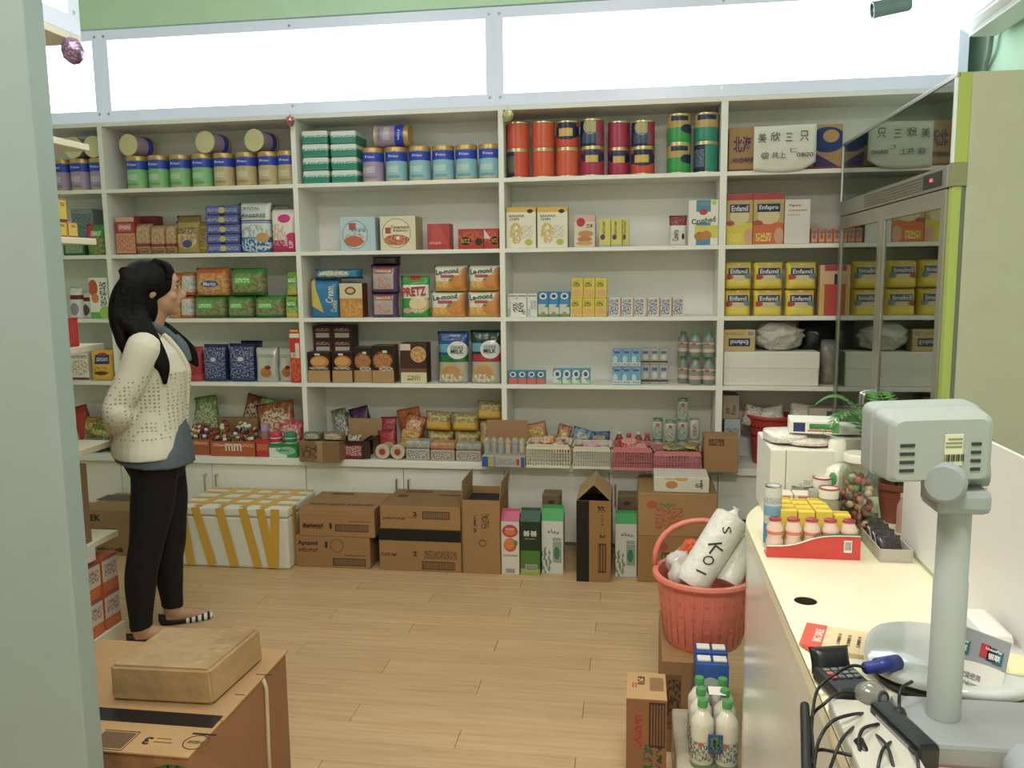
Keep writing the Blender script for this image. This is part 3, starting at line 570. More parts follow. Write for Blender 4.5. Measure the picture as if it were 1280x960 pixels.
S('tall_red_box', 'tall narrow red box leaning at the second shelf post', 'box', 3, 362.5, 377, 411.5, mat('tall_red', 'd02a2c', [('r', .5, .88, .5, .04, 'e8e0d0'), ('r', .5, .97, .4, .015, 'e8c840'), ('r', .75, .6, .2, .14, 'dcd4c8'), ('n', .5, .25, .6, .22, 'e07838', 4, 6)]), y=.004, d=.05, txt=[('beef crackers', .28, .52, .5, .22, 'f4e8dc', PI/2)])
# row 4: lollipop displays etc
def display_box(x0, x1, yt, ytop, y, d, label, col, txt=None):
    A, B_, zb, h = place(4, x0, x1, yt, y); w = B_-A
    t = empty('display_box', ((A+B_)/2, y+d/2, zb)); tag(t, label, 'display box')
    m = mat('display_card', col, [('t', .5, .75, .45, .1, 'e8b890', 12, 6)], rough=.4)
    f = boxo('front_panel', m, t, -w/2, w/2, -d/2, -d/2+.004, 0, h, .001); boxo('back_panel', m, t, -w/2, w/2, d/2-.004, d/2, 0, h*1.5, .001)
    for s in (-1, 1): boxo('side_panel', m, t, s*(w/2)-(.004 if s > 0 else 0), s*(w/2)+(.004 if s < 0 else 0), -d/2+.004, d/2-.004, 0, h*1.25, .001)
    boxo('base', m, t, -w/2+.004, w/2-.004, -d/2+.004, d/2-.004, 0, .004, 0)
    if txt: text(f, txt, 0, -.0027, h*.62, w*.35, h*.5, 'e8dcd8')
    return t, A, B_, zb, h
lol_me = None
bm = bmesh.new(); bmesh.ops.create_icosphere(bm, subdivisions=2, radius=.014)
for v in bm.verts: v.co.z *= .9
lol_me = from_bm(bm, 'ball', True); stick_me = tube_me([(0, 0, -.07), (0, 0, 0)], .0018, 5)
lol_c = [solid(c, .25) for c in ('5c2438', 'd4cec4', 'a03038', '44305c', 'd0b040', '7c4a30', 'e0dcd4', '5c7c40')]
def lollies(A, B_, y0, y1, z, n, label, group):
    for i in range(n):
        x = random.uniform(A+.015, B_-.015); f = random.random(); y = y0+.015+(y1-y0-.03)*f
        o = obj('lollipop', lol_me, random.choice(lol_c), None, (x, y, z+.035+.085*f+random.uniform(-.01, .012)), (random.uniform(-.3, .3), random.uniform(-.3, .3), 0))
        tag(o, label, 'lollipop', group); obj('stick', stick_me, solid('e8e4dc', .5), o)
_, A, B_, zb, h = display_box(232, 262, 549, 524, .0, .13, 'orange display box of lollipops next to the woman', 'b0562c', None); lollies(A, B_, 0, .13, zb+h*.6, 30, 'wrapped lollipop in the display box next to the woman', 'lollipops in the left display box')
_, A, B_, zb, h = display_box(263, 321, 552, 526, -.02, .14, 'wide orange display box of lollipops lettered mm', 'b85a2c', 'mm'); lollies(A, B_, -.02, .12, zb+h*.6, 54, 'wrapped lollipop in the wide display box lettered mm', 'lollipops in the right display box')
def bottle(name, label, loc, r, h, m, capm, group=None, neck=.45, caph=.1, lab=None, cat='bottle', transp=None):
    nr = r*neck; o = obj(name, lathe_me([(0, 0), (r*.9, 0), (r, h*.03), (r, h*.62), (r*.92, h*.7), (nr*1.1, h*.85), (nr, h*.88), (nr, h*(1-caph)), (0, h*(1-caph))], 20), m, None, loc); tag(o, label, cat, group)
    obj('cap', lathe_me([(0, h*(1-caph)), (nr*1.2, h*(1-caph)), (nr*1.2, h*.99), (nr*1.1, h), (0, h)], 16), capm, o)
    if lab: obj('label_band', lathe_me([(r*1.0, h*.2), (r*1.015, h*.2), (r*1.015, h*.58), (r*1.0, h*.58)], 20), lab, o)
    return o
p = ony(330, 550, .03); bottle('candy_bottle', 'clear bottle with lilac cap beside the lollipop box', (p.x, .05, RZ[4]), .027, .185, solid('a07a78', .3), solid('b49ac8', .4), caph=.22, neck=.75)
S('red_candy_box', 'red candy tray beside the wide lollipop box', 'box', 4, 318, 337, 551, mat('red_tray', 'c8302c', [('t', .5, .6, .4, .2, 'e08060', 8, 6)]), y=-.02, d=.06)
gb, ztop = S('gum_box', 'green gum display box in front of the second post', 'box', 4, 335.5, 371, 555, mat('gum_box', '2a9a5a', [('r', .3, .35, .35, .35, 'dce8dc'), ('e', .65, .5, .3, .3, '8cc89c'), ('r', .5, .92, .5, .1, '1c7c48')]), y=-.02, d=.08, txt=[('Sulmo', .5, .55, .45, .22, '1a6a44')])
for i, (cx, col, lab) in enumerate(((345, 'd03058', 'gum tub with pink cap on the green gum box'), (363, '1c9068', 'gum tub with green cap on the green gum box'))):
    p = ony(cx, 548, .02); r = .037
    o = obj('gum_tub', lathe_me([(0, 0), (r*.95, 0), (r, .004), (r*.97, .035), (0, .035)], 22), mat('tub_'+col, 'e6e4de', [('r', .5, .5, .6, .3, col)], front=False, rough=.3), None, (p.x, .02, ztop+.0005)); tag(o, lab, 'tub')
    obj('cap', lathe_me([(0, .035), (r*1.02, .035), (r*1.02, .052), (r*.9, .062), (0, .064)], 22), solid(col, .3), o)
def bagm(c1, c2, c3='e0d8c8'): return mat('snack_'+c1, c1, [('n', .5, .5, .6, .6, c2, 4, 4), ('n', .5, .5, .4, .4, c3, 7, 7)], front=False, rough=.28)
for a, b, yt, y, d, m_, lab in ((232, 250, 506, .19, .06, bagm('8c8a70', '5a6048'), 'grey-green snack bag at the back behind the first lollipops'), (249, 277, 498, .19, .07, bagm('6f9a50', '98b868'), 'light green snack bag at the back of the ledge'),
        (290, 316, 497, .2, .07, bagm('a05030', '7c3a24'), 'rust red snack bag at the back of the ledge'), (312, 341, 501, .17, .06, bagm('7c9468', 'b8c0a0', 'e8e8e0'), 'white and green snack bag at the back of the ledge'), (322, 370, 508, .1, .08, bagm('a85a30', 'c08850'), 'orange brown snack bag lying near the second post'), (343, 375, 527, .07, .06, bagm('c83c48', 'e07078'), 'red and pink snack bag behind the gum tubs')):
    S('snack_bag', lab, 'bag', 4 if y > .15 else RZ[4], a, b, yt, m_, y=y, d=d, shape='bag')
S('ledge_carton', 'low cardboard carton at the back behind the lollipops', 'box', 4, 274, 322, 523, mat('carton_plain', '94714c', rough=.8, mottle=.08), y=.13, d=.06)
# ------------------------------------------------------------------ bay 2, row 1
S('round_print_box', 'pale blue cookie box with round biscuit picture', 'box', 1, 425.5, 469, 271, mat('pale_blue_cookie', 'b4cedb', [('e', .42, .47, .36, .42, '56606c'), ('e', .42, .47, .345, .405, 'bcd2dc'), ('n', .4, .32, .3, .22, 'd07c58', 7, 7), ('e', .38, .28, .27, .16, 'c46a48'), ('r', .35, .72, .1, .1, 'b85a50'), ('t', .52, .62, .2, .06, '50687c', 12, 10)]), d=.12)
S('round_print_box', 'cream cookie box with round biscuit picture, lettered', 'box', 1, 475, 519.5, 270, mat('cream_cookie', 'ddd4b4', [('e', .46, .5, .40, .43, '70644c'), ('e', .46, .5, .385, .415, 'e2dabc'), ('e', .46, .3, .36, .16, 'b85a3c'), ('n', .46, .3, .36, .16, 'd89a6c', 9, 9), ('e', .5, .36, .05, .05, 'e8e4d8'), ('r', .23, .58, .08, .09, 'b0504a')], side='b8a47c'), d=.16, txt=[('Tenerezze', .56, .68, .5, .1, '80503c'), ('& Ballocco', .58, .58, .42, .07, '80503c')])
S('red_box', 'plain red gift box on second shelf', 'box', 1, 534, 562, 279.5, mat('red_gift', 'b83c3c', [('d', .7, .7, .5, .5, 'c84c48', 1, .5), ('t', .35, .25, .25, .05, 'e0b0a0', 12, 8)]), d=.1)
rz = mat('red_cracker_carton', 'b83428', [('n', .5, .6, .5, .35, 'd06a40', 5, 5), ('e', .3, .4, .22, .2, '241c1c'), ('e', .82, .35, .15, .18, '3a2818')])
S('cracker_carton', 'red cracker carton with dark oval logo, left of two', 'box', 1, 572.5, 604, 286, rz, d=.09, group='red cracker cartons', txt=[('RITZ', .3, .4, .36, .2, 'd8b030')]); S('cracker_carton', 'red cracker carton with pale corner, right of two', 'box', 1, 604.5, 623, 285.5, mat('red_cracker_carton_b', 'b83428', [('n', .5, .6, .5, .35, 'd06a40', 5, 5), ('d', .2, .8, .3, .3, 'd8c8c0', 1, 1), ('e', .75, .4, .28, .2, '241c1c')]), d=.09, group='red cracker cartons', txt=[('RITZ', .75, .4, .4, .18, 'd8b030')])
# row 2
yb = mat('blue_yellow_bag', '2f80b8', [('d', .35, .5, .9, .6, 'd8bc48', 1, .25), ('d', .5, .12, .5, .2, '2a78ac', 1, .8)], front=False, rough=.28)
_, z1 = S('biscuit_bag', 'blue and yellow biscuit bag with upright lettering', 'bag', 2, 385, 424, 349, yb, d=.1, shape='pack', txt=[('Cream', .7, .6, .5, .2, 'e8e0d0', PI/2*.95), ('Cookie', .83, .3, .35, .16, 'd8d0c0', PI/2*.95)])
_, z2 = S('biscuit_box', 'orange biscuit box with cream top and round emblem', 'box', 2, 424.5, 453, 354, mat('orange_cream_box', 'c88a34', [('r', .5, .78, .5, .22, 'd8cca8'), ('e', .48, .78, .24, .12, '7a5030'), ('e', .48, .78, .16, .07, 'd8b888'), ('n', .5, .3, .5, .24, 'dca848', 4, 4)], side='7c2c2c'), d=.1)
A, B_, zb, h = place(z1+.001, 389, 450, 338, .03)
o = obj('biscuit_bag', bag_me(B_-A, .12, .055, 5, .06, 5., .004, False), mat('blue_flow_pack', '2480b0', [('n', .45, .5, .35, .4, 'd8c878', 5, 5), ('t', .45, .55, .3, .2, 'e8e4d0', 10, 8)], front=False, rough=.25), None, ((A+B_)/2, .09, max(z1, z2)+.001)); tag(o, 'blue biscuit pack lying on top of the blue-yellow bag', 'bag')
pu = mat('purple_snack_pack', '6a4c74', [('r', .5, .5, .34, .38, 'b8a8b0'), ('r', .5, .78, .32, .1, '9c5a44'), ('n', .5, .35, .34, .2, 'c88850', 5, 5), ('t', .5, .78, .28, .05, 'd8b050', 14, 10), ('s', .04, .5, .05, .5, '4c3458', 3, 3)], front=False, rough=.22)
_, z1 = S('purple_pack', 'purple snack pack with pale window, lower of the stack', 'pack', 2, 462, 496, 365.5, pu, d=.1, shape='pack', group='purple snack packs'); _, z1 = S('purple_pack', 'purple snack pack with pale window, upper of the stack', 'pack', z1, 460.5, 497, 331, pu, d=.1, shape='pack', group='purple snack packs')
S('dark_pack', 'dark brown pack pressed flat on top of the purple packs', 'pack', z1, 462, 498, 320.5, solid('33262c', .3), d=.1, shape='lying')
S('green_bag', 'bright green snack bag with red lettering', 'bag', 2, 499.5, 536, 344.5, mat('bright_green_bag', '2c9a34', [('e', .66, .32, .34, .2, 'd8b078'), ('e', .62, .34, .3, .14, 'e8d0a0'), ('r', .52, .62, .44, .16, 'e4e8dc'), ('e', .25, .16, .16, .06, 'dc9ab0'), ('r', .5, .95, .18, .06, 'c02c30'), ('t', .6, .14, .2, .04, 'c8e0c0', 12, 10)], front=False, rough=.26), d=.08, shape='bag', txt=[('PRETZ', .5, .62, .82, .22, 'c0242c', .06, .03)])
lm = mat('lemon_biscuit_pack', 'dca43c', [('r', .5, .72, .6, .34, 'dcdccc'), ('e', 1.0, .6, .22, .35, 'd09060'), ('n', .42, .3, .3, .2, 'e8c070', 5, 5), ('e', .78, .35, .3, .28, 'd8883c'), ('r', .45, .58, .2, .06, 'b85070'), ('e', .55, .44, .06, .06, '6c9a3c')], front=False, rough=.25)
lt = [('Le-mond', .45, .78, .66, .2, '22382c', .08, .02)]
_, za = S('lemon_pack', 'lemon biscuit pack, lower left of the block of four', 'pack', 2, 536, 581.5, 364, lm, d=.11, shape='pack', group='lemon biscuit packs', txt=lt); _, zb2 = S('lemon_pack', 'lemon biscuit pack, lower right of the block of four', 'pack', 2, 582.3, 625, 363.5, lm, d=.11, shape='pack', group='lemon biscuit packs', txt=lt)
S('lemon_pack', 'lemon biscuit pack, upper left of the block of four', 'pack', za, 540, 582.5, 332, lm, d=.11, shape='pack', group='lemon biscuit packs', txt=lt); S('lemon_pack', 'lemon biscuit pack, upper right of the block of four', 'pack', zb2, 583.5, 624, 331.5, lm, d=.11, shape='pack', group='lemon biscuit packs', txt=lt)
# row 3
cb = mat('croissant_box', '2c1818', [('e', .55, .68, .42, .2, 'c87c34'), ('e', .5, .7, .36, .13, 'dca050'), ('r', .5, .18, .5, .22, 'bc9464'), ('t', .5, .47, .42, .04, 'd8d0c4', 16, 12), ('r', .45, .92, .12, .03, 'e0dcd0')], side='5a3420')
_, z1 = S('croissant_box', 'brown box with croissant picture, left of two', 'box', 3, 384.5, 412, 440, cb, y=.02, d=.09, group='croissant boxes'); S('croissant_box', 'brown box with croissant picture, right of two', 'box', 3, 415, 440, 440, cb, y=.02, d=.09, group='croissant boxes')
mb = mat('maroon_box', '4e2624', [('r', .5, .3, .36, .17, 'c4bcb0'), ('t', .5, .7, .36, .12, 'b89890', 9, 5)], side='402020')
for i, (a, b) in enumerate(((391, 415.5), (416, 440.5))):
    zz = RZ[3]
    for k in range(4):
        A, B_, zb, h = place(3, a, b, 407, .125); hh = h/4
        o = obj('maroon_carton', box_me(B_-A, .12, hh-.0006, .001), mb, None, ((A+B_)/2, .125+.06, zz)); zz += hh
        tag(o, f'maroon carton with white label, {["lowest", "second", "third", "topmost"][k]} of the {["left", "right"][i]} back stack', 'carton', 'maroon cartons behind the croissant boxes')
nd = mat('noodle_box', '2a1e1a', [('n', .5, .6, .46, .26, 'c07438', 9, 9), ('e', .5, .6, .4, .18, 'a85c2c'), ('n', .5, .6, .42, .2, 'd89a5c', 12, 12), ('r', .5, .16, .5, .18, 'b8905c'), ('t', .65, .38, .3, .06, 'd8d0c0', 12, 10), ('r', .6, .84, .1, .03, 'e0dcd0')], side='6a4a2c')
S('noodle_box', 'brown box with fried noodle picture, left and set back', 'box', 3, 442, 465, 434, nd, y=.05, d=.1, group='noodle snack boxes'); S('noodle_box', 'brown box with fried noodle picture, right and nearer', 'box', 3, 465, 492, 432, nd, y=.02, d=.11, group='noodle snack boxes')
S('cream_brown_box', 'brown and cream cookie box beside the blue milk cookie bag', 'box', 3, 500.5, 533, 429, mat('cream_brown_box', '4a2c22', [('r', .5, .13, .5, .14, 'dccfa0'), ('e', .7, .72, .3, .2, 'd8a868'), ('n', .7, .72, .28, .18, 'b8803c', 6, 6), ('r', .2, .9, .2, .08, 'd8ccb0'), ('r', .5, .32, .5, .05, '7a4c38'), ('t', .5, .13, .25, .06, '8c7c58', 14, 8)], side='3c241c'), y=.03, d=.11)
for a, b, yt, c1, c2, lab in ((545.5, 585, 414.5, '1c4f92', '2a7040', 'cookie bag with dark blue top and clear window'), (587, 625.5, 413, '143c2c', 'b03040', 'cookie bag with dark green top and clear window')):
    S('cookie_bag', lab, 'bag', 3, a, b, yt, mat('cookie_bag_'+c1, 'b0b0a0', [('r', .5, .8, .6, .35, c1), ('r', .4, .68, .5, .08, '5ca0bc'), ('r', .5, .48, .6, .07, c2), ('e', .45, .2, .36, .18, 'd0a868'), ('e', .45, .2, .30, .14, 'c4965c'), ('e', .66, .64, .32, .17, 'd8dcd8'), ('n', .4, .1, .4, .08, 'e4e4dc', 6, 6)], front=False, rough=.2), d=.08, shape='bag', txt=[('MILK', .66, .62, .4, .08, '2c3440'), ('COOKIE', .66, .7, .4, .06, '4c5460')])
# row 4
ct = mat('brown_tray', '8c6a46', [('r', .5, .5, .08, .5, 'a8865c'), ('t', .25, .5, .2, .3, '5c4630', 6, 4)], rough=.6, front=False)
_, z1 = S('cardboard_tray', 'flat brown wrapped carton at the left of the middle ledge', 'carton', 4, 374, 424, 552, ct, y=-.125, d=.122)
for i, (a, b, c_) in enumerate(((377, 400, '6c7c54'), (401, 428, 'a08060'))):
    S('flat_pack', ['flat green snack pack on the wrapped brown carton', 'flat tan snack pack on the wrapped brown carton'][i], 'pack', z1, a, b, 541.5, bagm(c_, '5c6440'), y=-.115, d=.10, shape='lying')
A, B_, zb, h = place(4, 424.5, 455, 551, -.025); w = B_-A; dd = .17
t = empty('open_carton', ((A+B_)/2, -.025+dd/2, zb)); tag(t, 'open dark brown candy carton with red printed front', 'carton')
dk = solid('3a2620', .6); ins = mat('carton_inside', 'b08a5c', rough=.8)
f_ = boxo('front_panel', mat('red_print_front', '3a2620', [('r', .52, .42, .4, .36, '8c2030'), ('t', .52, .45, .36, .26, 'e0b8b0', 8, 7)]), t, -w/2, w/2, -dd/2, -dd/2+.004, 0, h, .001); boxo('back_panel', ins, t, -w/2, w/2+.06, dd/2-.004, dd/2, 0, h*1.95, .001)
boxo('side_panel', dk, t, -w/2, -w/2+.004, -dd/2+.004, dd/2-.004, 0, h*1.05, .001); sp_ = boxo('side_panel', dk, t, w/2-.004, w/2, -dd/2+.004, dd/2-.004, 0, h*1.05, .001); boxo('base', ins, t, -w/2+.004, w/2-.004, -dd/2+.004, dd/2-.004, 0, .004, 0)
fl = obj('flap', box_me(.07, dd*.85, .003, .001), dk, t, (w/2+.03, 0, h*1.02), (0, -.35, 0)); fl2 = obj('flap', box_me(.04, .004, h*.95, .001), dk, t, (w/2+.012, -dd/2+.012, 0), (0, 0, .25))
S('candy_pack', 'white candy pack inside the open dark carton', 'pack', RZ[4]+.006, 433, 451, 544, bagm('b8b0a4', '5c4038'), y=.03, d=.05, shape='lying')
for a, b, yt, y, d, m_, lab, zb in ((411, 429, 518, .16, .08, bagm('7c8470', '3c4c40', 'c8c8c0'), 'crinkled green and silver candy bag, left one behind the tray', 4), (424, 443, 513.5, .14, .08, bagm('8c8c7c', '4c5c48', 'd0d0cc'), 'crinkled silver candy bag beside the purple bag', 4),
      (446, 471, 512, .17, .07, bagm('4c2458', '6a3474', '8c4c8c'), 'purple candy bag behind the open carton', 4), (475, 495, 523, .1, .06, bagm('8c2434', 'a83440', 'b85058'), 'dark red candy bag beside the orange bags', 4), (473, 496, 540, .06, .05, bagm('a82430', '8c2028', 'c84a50'), 'small red candy bag in front of the dark red one', 4),
      (503, 532, 513.5, .18, .07, bagm('c86a28', 'd87c34', 'b85820'), 'plain orange candy bag at the back', 4), (495, 520, 522, .11, .07, bagm('c0602c', 'd89a5c', 'd8c8c0'), 'orange candy bag with pale candies, middle layer', 4), (494, 518, 541, .05, .06, bagm('c8882c', 'd8b468', '7a4a28'), 'amber candy bag in front of the orange bags', 4)):
    S('candy_bag', lab, 'bag', zb, a, b, yt, m_, y=y, d=d, shape='bag')
gp_ = mat('gold_noodle_pack', 'dca81c', [('r', .5, .85, .7, .3, '9c8a58'), ('n', .5, .8, .6, .3, 'c8b878', 5, 5), ('t', .5, .4, .4, .12, 'e0bc50', 10, 6)], front=False, rough=.22)
gl = []
for i, (a, b, yt) in enumerate(((530, 563, 541), (564, 597, 541), (596, 628, 527.5))):
    o, zt = S('gold_pack', f'gold snack pack, {ORD[i]} from the left in the lower row', 'pack', 4, a, b, yt, gp_, y=.09, d=.11, shape='lying', group='gold snack packs'); gl.append(zt)
for i, (a, b, yt) in enumerate(((529, 562, 517), (562.5, 597, 518), (594, 627, 503.5))):
    S('gold_pack', f'gold snack pack, {ORD[i]} from the left in the upper row', 'pack', gl[i]-.002, a, b, yt, gp_, y=.09, d=.11, shape='lying', group='gold snack packs')
jar_m = mat('beige_roll', 'c8bfa0', [('r', .5, .5, .6, .2, 'b0a888')], front=False, rough=.3)
for i, (cx, lab) in enumerate(((478, 'small round candy tub lying with red face outward, left'), (497, 'small round candy tub lying with red face outward, right'))):
    p = ony(cx, 563, -.01); r = .0435
    o = obj('round_tub', lathe_me([(0, 0), (r*.96, 0), (r, .004), (r, .015), (r*.95, .02), (r*.95, .10), (r, .105), (r*.96, .11), (0, .11)], 24), jar_m, None, (p.x, -.015, RZ[4]+r+.001), (-PI/2, 0, -.1)); tag(o, lab, 'tub', 'lying round tubs')
    obj('face_disc', lathe_me([(0, -.002), (r*.45, -.002), (r*.45, 0), (0, 0)], 14), solid('b83838', .4), o); obj('face_ring', lathe_me([(r*.78, -.002), (r*.88, -.002), (r*.88, 0), (r*.78, 0)], 24), solid('d8d4b8', .3), o)
clear = mat('clear_plastic', 'e4e4de', rough=.12, alpha=.3)
for i, (a, b, yt, c_, lab) in enumerate(((507, 537, 552, 'a8a8a4', 'grey lidded clear tub of sweets, left of three'), (538, 568, 553.5, 'c08a60', 'orange lidded clear tub of sweets, middle of three'), (569.5, 601, 554.5, 'a0a098', 'grey lidded clear tub of sweets, right of three'))):
    o, zt = S('sweets_tub', lab, 'tub', 4, a, b, yt+9, mat('sweets_'+c_, 'b8aca0', [('r', .5, .5, .36, .3, 'd0ccc4'), ('t', .5, .5, .4, .35, '7c5a50' if i else '6c6c6c', 9, 6)], front=False, rough=.2), y=-.02, d=.10, bev=.008, group='lidded sweets tubs')
    A, B_, _, _ = place(4, a, b, yt, -.02); hh = ony(550, yt, -.02).z-zt; boxo('lid', mat('tub_lid_'+c_, c_, mottle=.25, mscale=40, rough=.25), o, -(B_-A)/2-.002, (B_-A)/2+.002, -.052, .052, zt-RZ[4]+.0005, zt-RZ[4]+hh, .012)
A, B_, zb, h = place(4, 602, 656, 571, -.135); w = B_-A; d = .13
t = empty('toy_display', ((A+B_)/2, -.135+d/2, zb)); tag(t, 'cardboard display of clear tubes with purple and teal toys', 'display box')
strp = mat('striped_base', 'b8b0a8', [('r', .08, .5, .07, .6, '2c5cb0'), ('r', .2, .5, .05, .6, 'b8b048'), ('r', .3, .5, .03, .6, '9a84c0'), ('t', .58, .5, .22, .3, '8c94a4', 10, 5), ('r', .84, .5, .03, .3, 'c02c30'), ('r', .95, .5, .04, .6, '3858a8')])
boxo('base', strp, t, -w/2, w/2, -d/2, d/2, 0, h, .001); boxo('back_card', mat('display_back', 'a87c58', rough=.7), t, -w/2+.01, w/2, d/2-.006, d/2, h+.0005, h*4.2, .001)
for k in range(6):
    x = -w/2+.022+k*(w-.044)/5; c_ = ('4a9a94', '8a74a0', '4a9a94', 'c09a60', '8a74a0', 'c8b088')[k]
    tb = obj('toy_tube', lathe_me([(.016, 0), (.018, .002), (.018, .08), (.010, .095), (0, .097)], 14), clear, t, (x, -.01, h+.0005)); obj('toy', lathe_me([(0, .01), (.012, .015), (.013, .05), (.006, .06), (.012, .07), (0, .085)], 10), solid(c_, .4), tb)
# ------------------------------------------------------------------ bay 3, row 1
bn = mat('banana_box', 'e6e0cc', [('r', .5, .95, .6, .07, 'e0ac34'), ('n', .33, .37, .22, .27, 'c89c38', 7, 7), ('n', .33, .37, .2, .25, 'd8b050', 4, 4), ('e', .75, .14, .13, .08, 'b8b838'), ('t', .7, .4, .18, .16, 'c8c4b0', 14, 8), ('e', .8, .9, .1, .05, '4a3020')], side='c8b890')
for i, (a, b) in enumerate(((631.5, 670), (671.5, 709.5))):
    S('banana_chips_box', ['cream banana chips box with yellow top, left of two', 'cream banana chips box with yellow top, right of two'][i], 'box', 1, a, b, 259, bn, d=.10, group='banana chips boxes', txt=[('BANANA', .36, .79, .5, .06, '4c4438'), ('CHIPS', .28, .71, .32, .06, '4c4438')])
S('pink_biscuit_box', 'cream and pink biscuit box with red dot', 'box', 1, 717.5, 744, 269, mat('pink_biscuit', 'd8c8b4', [('r', .5, .9, .5, .1, 'd8a8a0'), ('e', .32, .78, .2, .14, 'b82c4c'), ('e', .55, .42, .36, .1, 'c8884c'), ('e', .5, .25, .34, .09, 'c07c44'), ('e', .5, .12, .4, .07, 'd09a60'), ('t', .72, .66, .15, .06, '4c3c38', 10, 8)]), d=.1)
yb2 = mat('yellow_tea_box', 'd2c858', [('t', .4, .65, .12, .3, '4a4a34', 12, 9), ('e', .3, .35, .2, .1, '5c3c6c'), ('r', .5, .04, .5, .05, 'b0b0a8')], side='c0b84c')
for i, (a, b) in enumerate(((749, 763.5), (764, 777.5), (778, 786.5))):
    S('yellow_box', ['small yellow box, leftmost of three', 'small yellow box, middle of three', 'small yellow box, rightmost of three'][i], 'box', 1, a, b, 274, yb2, d=.08, y=.03+.02*(i == 2), group='small yellow boxes')
S('white_crimson_bag', 'white snack bag with crimson top', 'bag', 1, 836.5, 859, 269, mat('white_crimson', 'dcd8d0', [('r', .5, .85, .6, .18, '7c2834'), ('n', .5, .85, .5, .16, 'a85a60', 6, 6), ('e', .78, .3, .08, .1, '4c2028')], front=False, rough=.3), d=.06, shape='bag', txt=[('Cuneiras', .35, .34, .62, .2, '4c4444', PI/2)])
S('cookie_box', 'white tall cookie box with blue stripe and lettering', 'box', 1, 860.5, 898, 250, mat('white_cookie_box', 'e4e4d8', [('r', .5, .5, .24, .5, '3c8ab8'), ('r', .5, .62, .5, .12, 'e4e4d8'), ('r', .6, .3, .38, .14, 'd8c83c'), ('e', .4, .2, .2, .1, 'b87434'), ('e', .6, .22, .18, .1, 'c08040'), ('e', .5, .74, .14, .07, 'c03c48'), ('e', .85, .94, .08, .05, 'b8c048'), ('t', .5, .92, .2, .04, '7c9a58', 10, 8)]), d=.06, txt=[('Crushed', .5, .55, .8, .12, '2c4034', .12, .02)])
# row 2 : drink cartons
def cartons(prefix, base, x0, x1, n, yt, m_, y, d, group, gap=.4):
    for i in range(n):
        a = x0+(x1-x0)*i/n; b = x0+(x1-x0)*(i+1)/n-gap
        lab = f'{prefix}, {["leftmost", "middle", "rightmost"][i] if n == 3 else ORD[i]+" from the left"}'
        o, zt = S('drink_carton', lab, 'carton', base, a, b, yt, m_, y=y, d=d, bev=.002, group=group)
    return zt
wm_ = mat('white_milk_carton', 'dcdcd6', [('r', .5, .9, .4, .03, '8c8c88'), ('t', .6, .5, .3, .2, '9a9a98', 6, 6), ('r', .2, .2, .15, .16, 'b8c0c4')])
cartons('white milk carton beside the middle post', 2, 633, 672, 3, 367, wm_, .04, .06, 'white milk cartons')
nt, _ = S('paper_note', 'small white printed note standing before the white milk cartons', 'note', 2, 638.5, 657.5, 374.5, mat('note', 'e4e4e0', [('t', .5, .55, .36, .28, '303430', 7, 5), ('t', .85, .25, .1, .12, '202020', 30, 30)]), y=.033, d=.003, bev=.0005)
cartons('blue and green milk carton next to white ones', 2, 672.5, 712.5, 3, 364.5, mat('blue_milk_carton', '2f86c8', [('r', .5, .18, .6, .2, 'c8d0b8'), ('d', .5, .3, .5, .2, 'c4ccb4', 1, -.6), ('e', .5, .82, .36, .13, 'd8dce0'), ('e', .5, .82, .2, .07, '34405c'), ('r', .5, .05, .6, .06, '5c9a5c'), ('e', .5, .13, .2, .07, 'd0706c')]), .04, .05, 'blue milk cartons')
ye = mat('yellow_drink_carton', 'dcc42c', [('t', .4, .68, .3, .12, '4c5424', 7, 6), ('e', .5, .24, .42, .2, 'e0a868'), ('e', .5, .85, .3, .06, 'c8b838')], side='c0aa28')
zt = cartons('yellow drink carton in the lower row of three', 2, 712.8, 758.8, 3, 372.5, ye, .04, .05, 'yellow drink cartons'); cartons('yellow drink carton in the upper row of three', zt+.0008, 714.5, 759, 3, 347.5, ye, .04, .05, 'yellow drink cartons')
wb = mat('white_script_carton', 'd8d4cc', [('t', .5, .5, .36, .42, '5c648c', 4, 7), ('r', .06, .5, .05, .5, 'b8786c')], front=True)
cartons('white drink carton with blue script, left trio', 2, 760, 807, 3, 372, wb, .04, .05, 'white scripted cartons'); cartons('white drink carton with blue script, right trio', 2, 808.5, 855.5, 3, 372, wb, .04, .05, 'white scripted cartons')
# row 3
def mini(prefix, x0, x1, n, yt, m_, y, grp, base=3): return cartons(prefix, base, x0, x1, n, yt, m_, y, .045, grp)
mini('small red and blue yoghurt carton', 635.5, 682, 4, 463.5, mat('red_blue_mini', '3c8ab4', [('r', .5, .2, .6, .24, 'd06a5c'), ('e', .5, .72, .34, .2, 'dcdcdc'), ('e', .5, .72, .2, .12, '4c5468')]), .03, 'red and blue mini cartons'); mini('small blue and green milk carton', 691, 738, 4, 461, mat('blue_green_mini', '58a4c4', [('r', .5, .12, .6, .16, 'a8c88c'), ('e', .5, .66, .38, .26, 'e0e4e4'), ('e', .5, .66, .22, .15, '4c5c80'), ('d', .5, .3, .5, .2, 'd4d8d0', 1, .5)]), .03, 'blue and green mini cartons')
bl = mat('blue_brick_carton', '6aa8cc', [('r', .5, .14, .5, .1, 'e0e4e4'), ('t', .5, .14, .4, .06, '30343c', 8, 8), ('r', .5, .8, .3, .06, '2c5cb0'), ('e', .3, .4, .25, .2, 'b8d4e0'), ('r', .1, .9, .1, .06, 'd05058')]); gy = mat('grey_brick_carton', 'a8a8a4', [('r', .5, .16, .5, .06, '5c4440'), ('r', .5, .75, .3, .08, '4c68a8'), ('e', .5, .45, .3, .16, 'c8c8c8')])
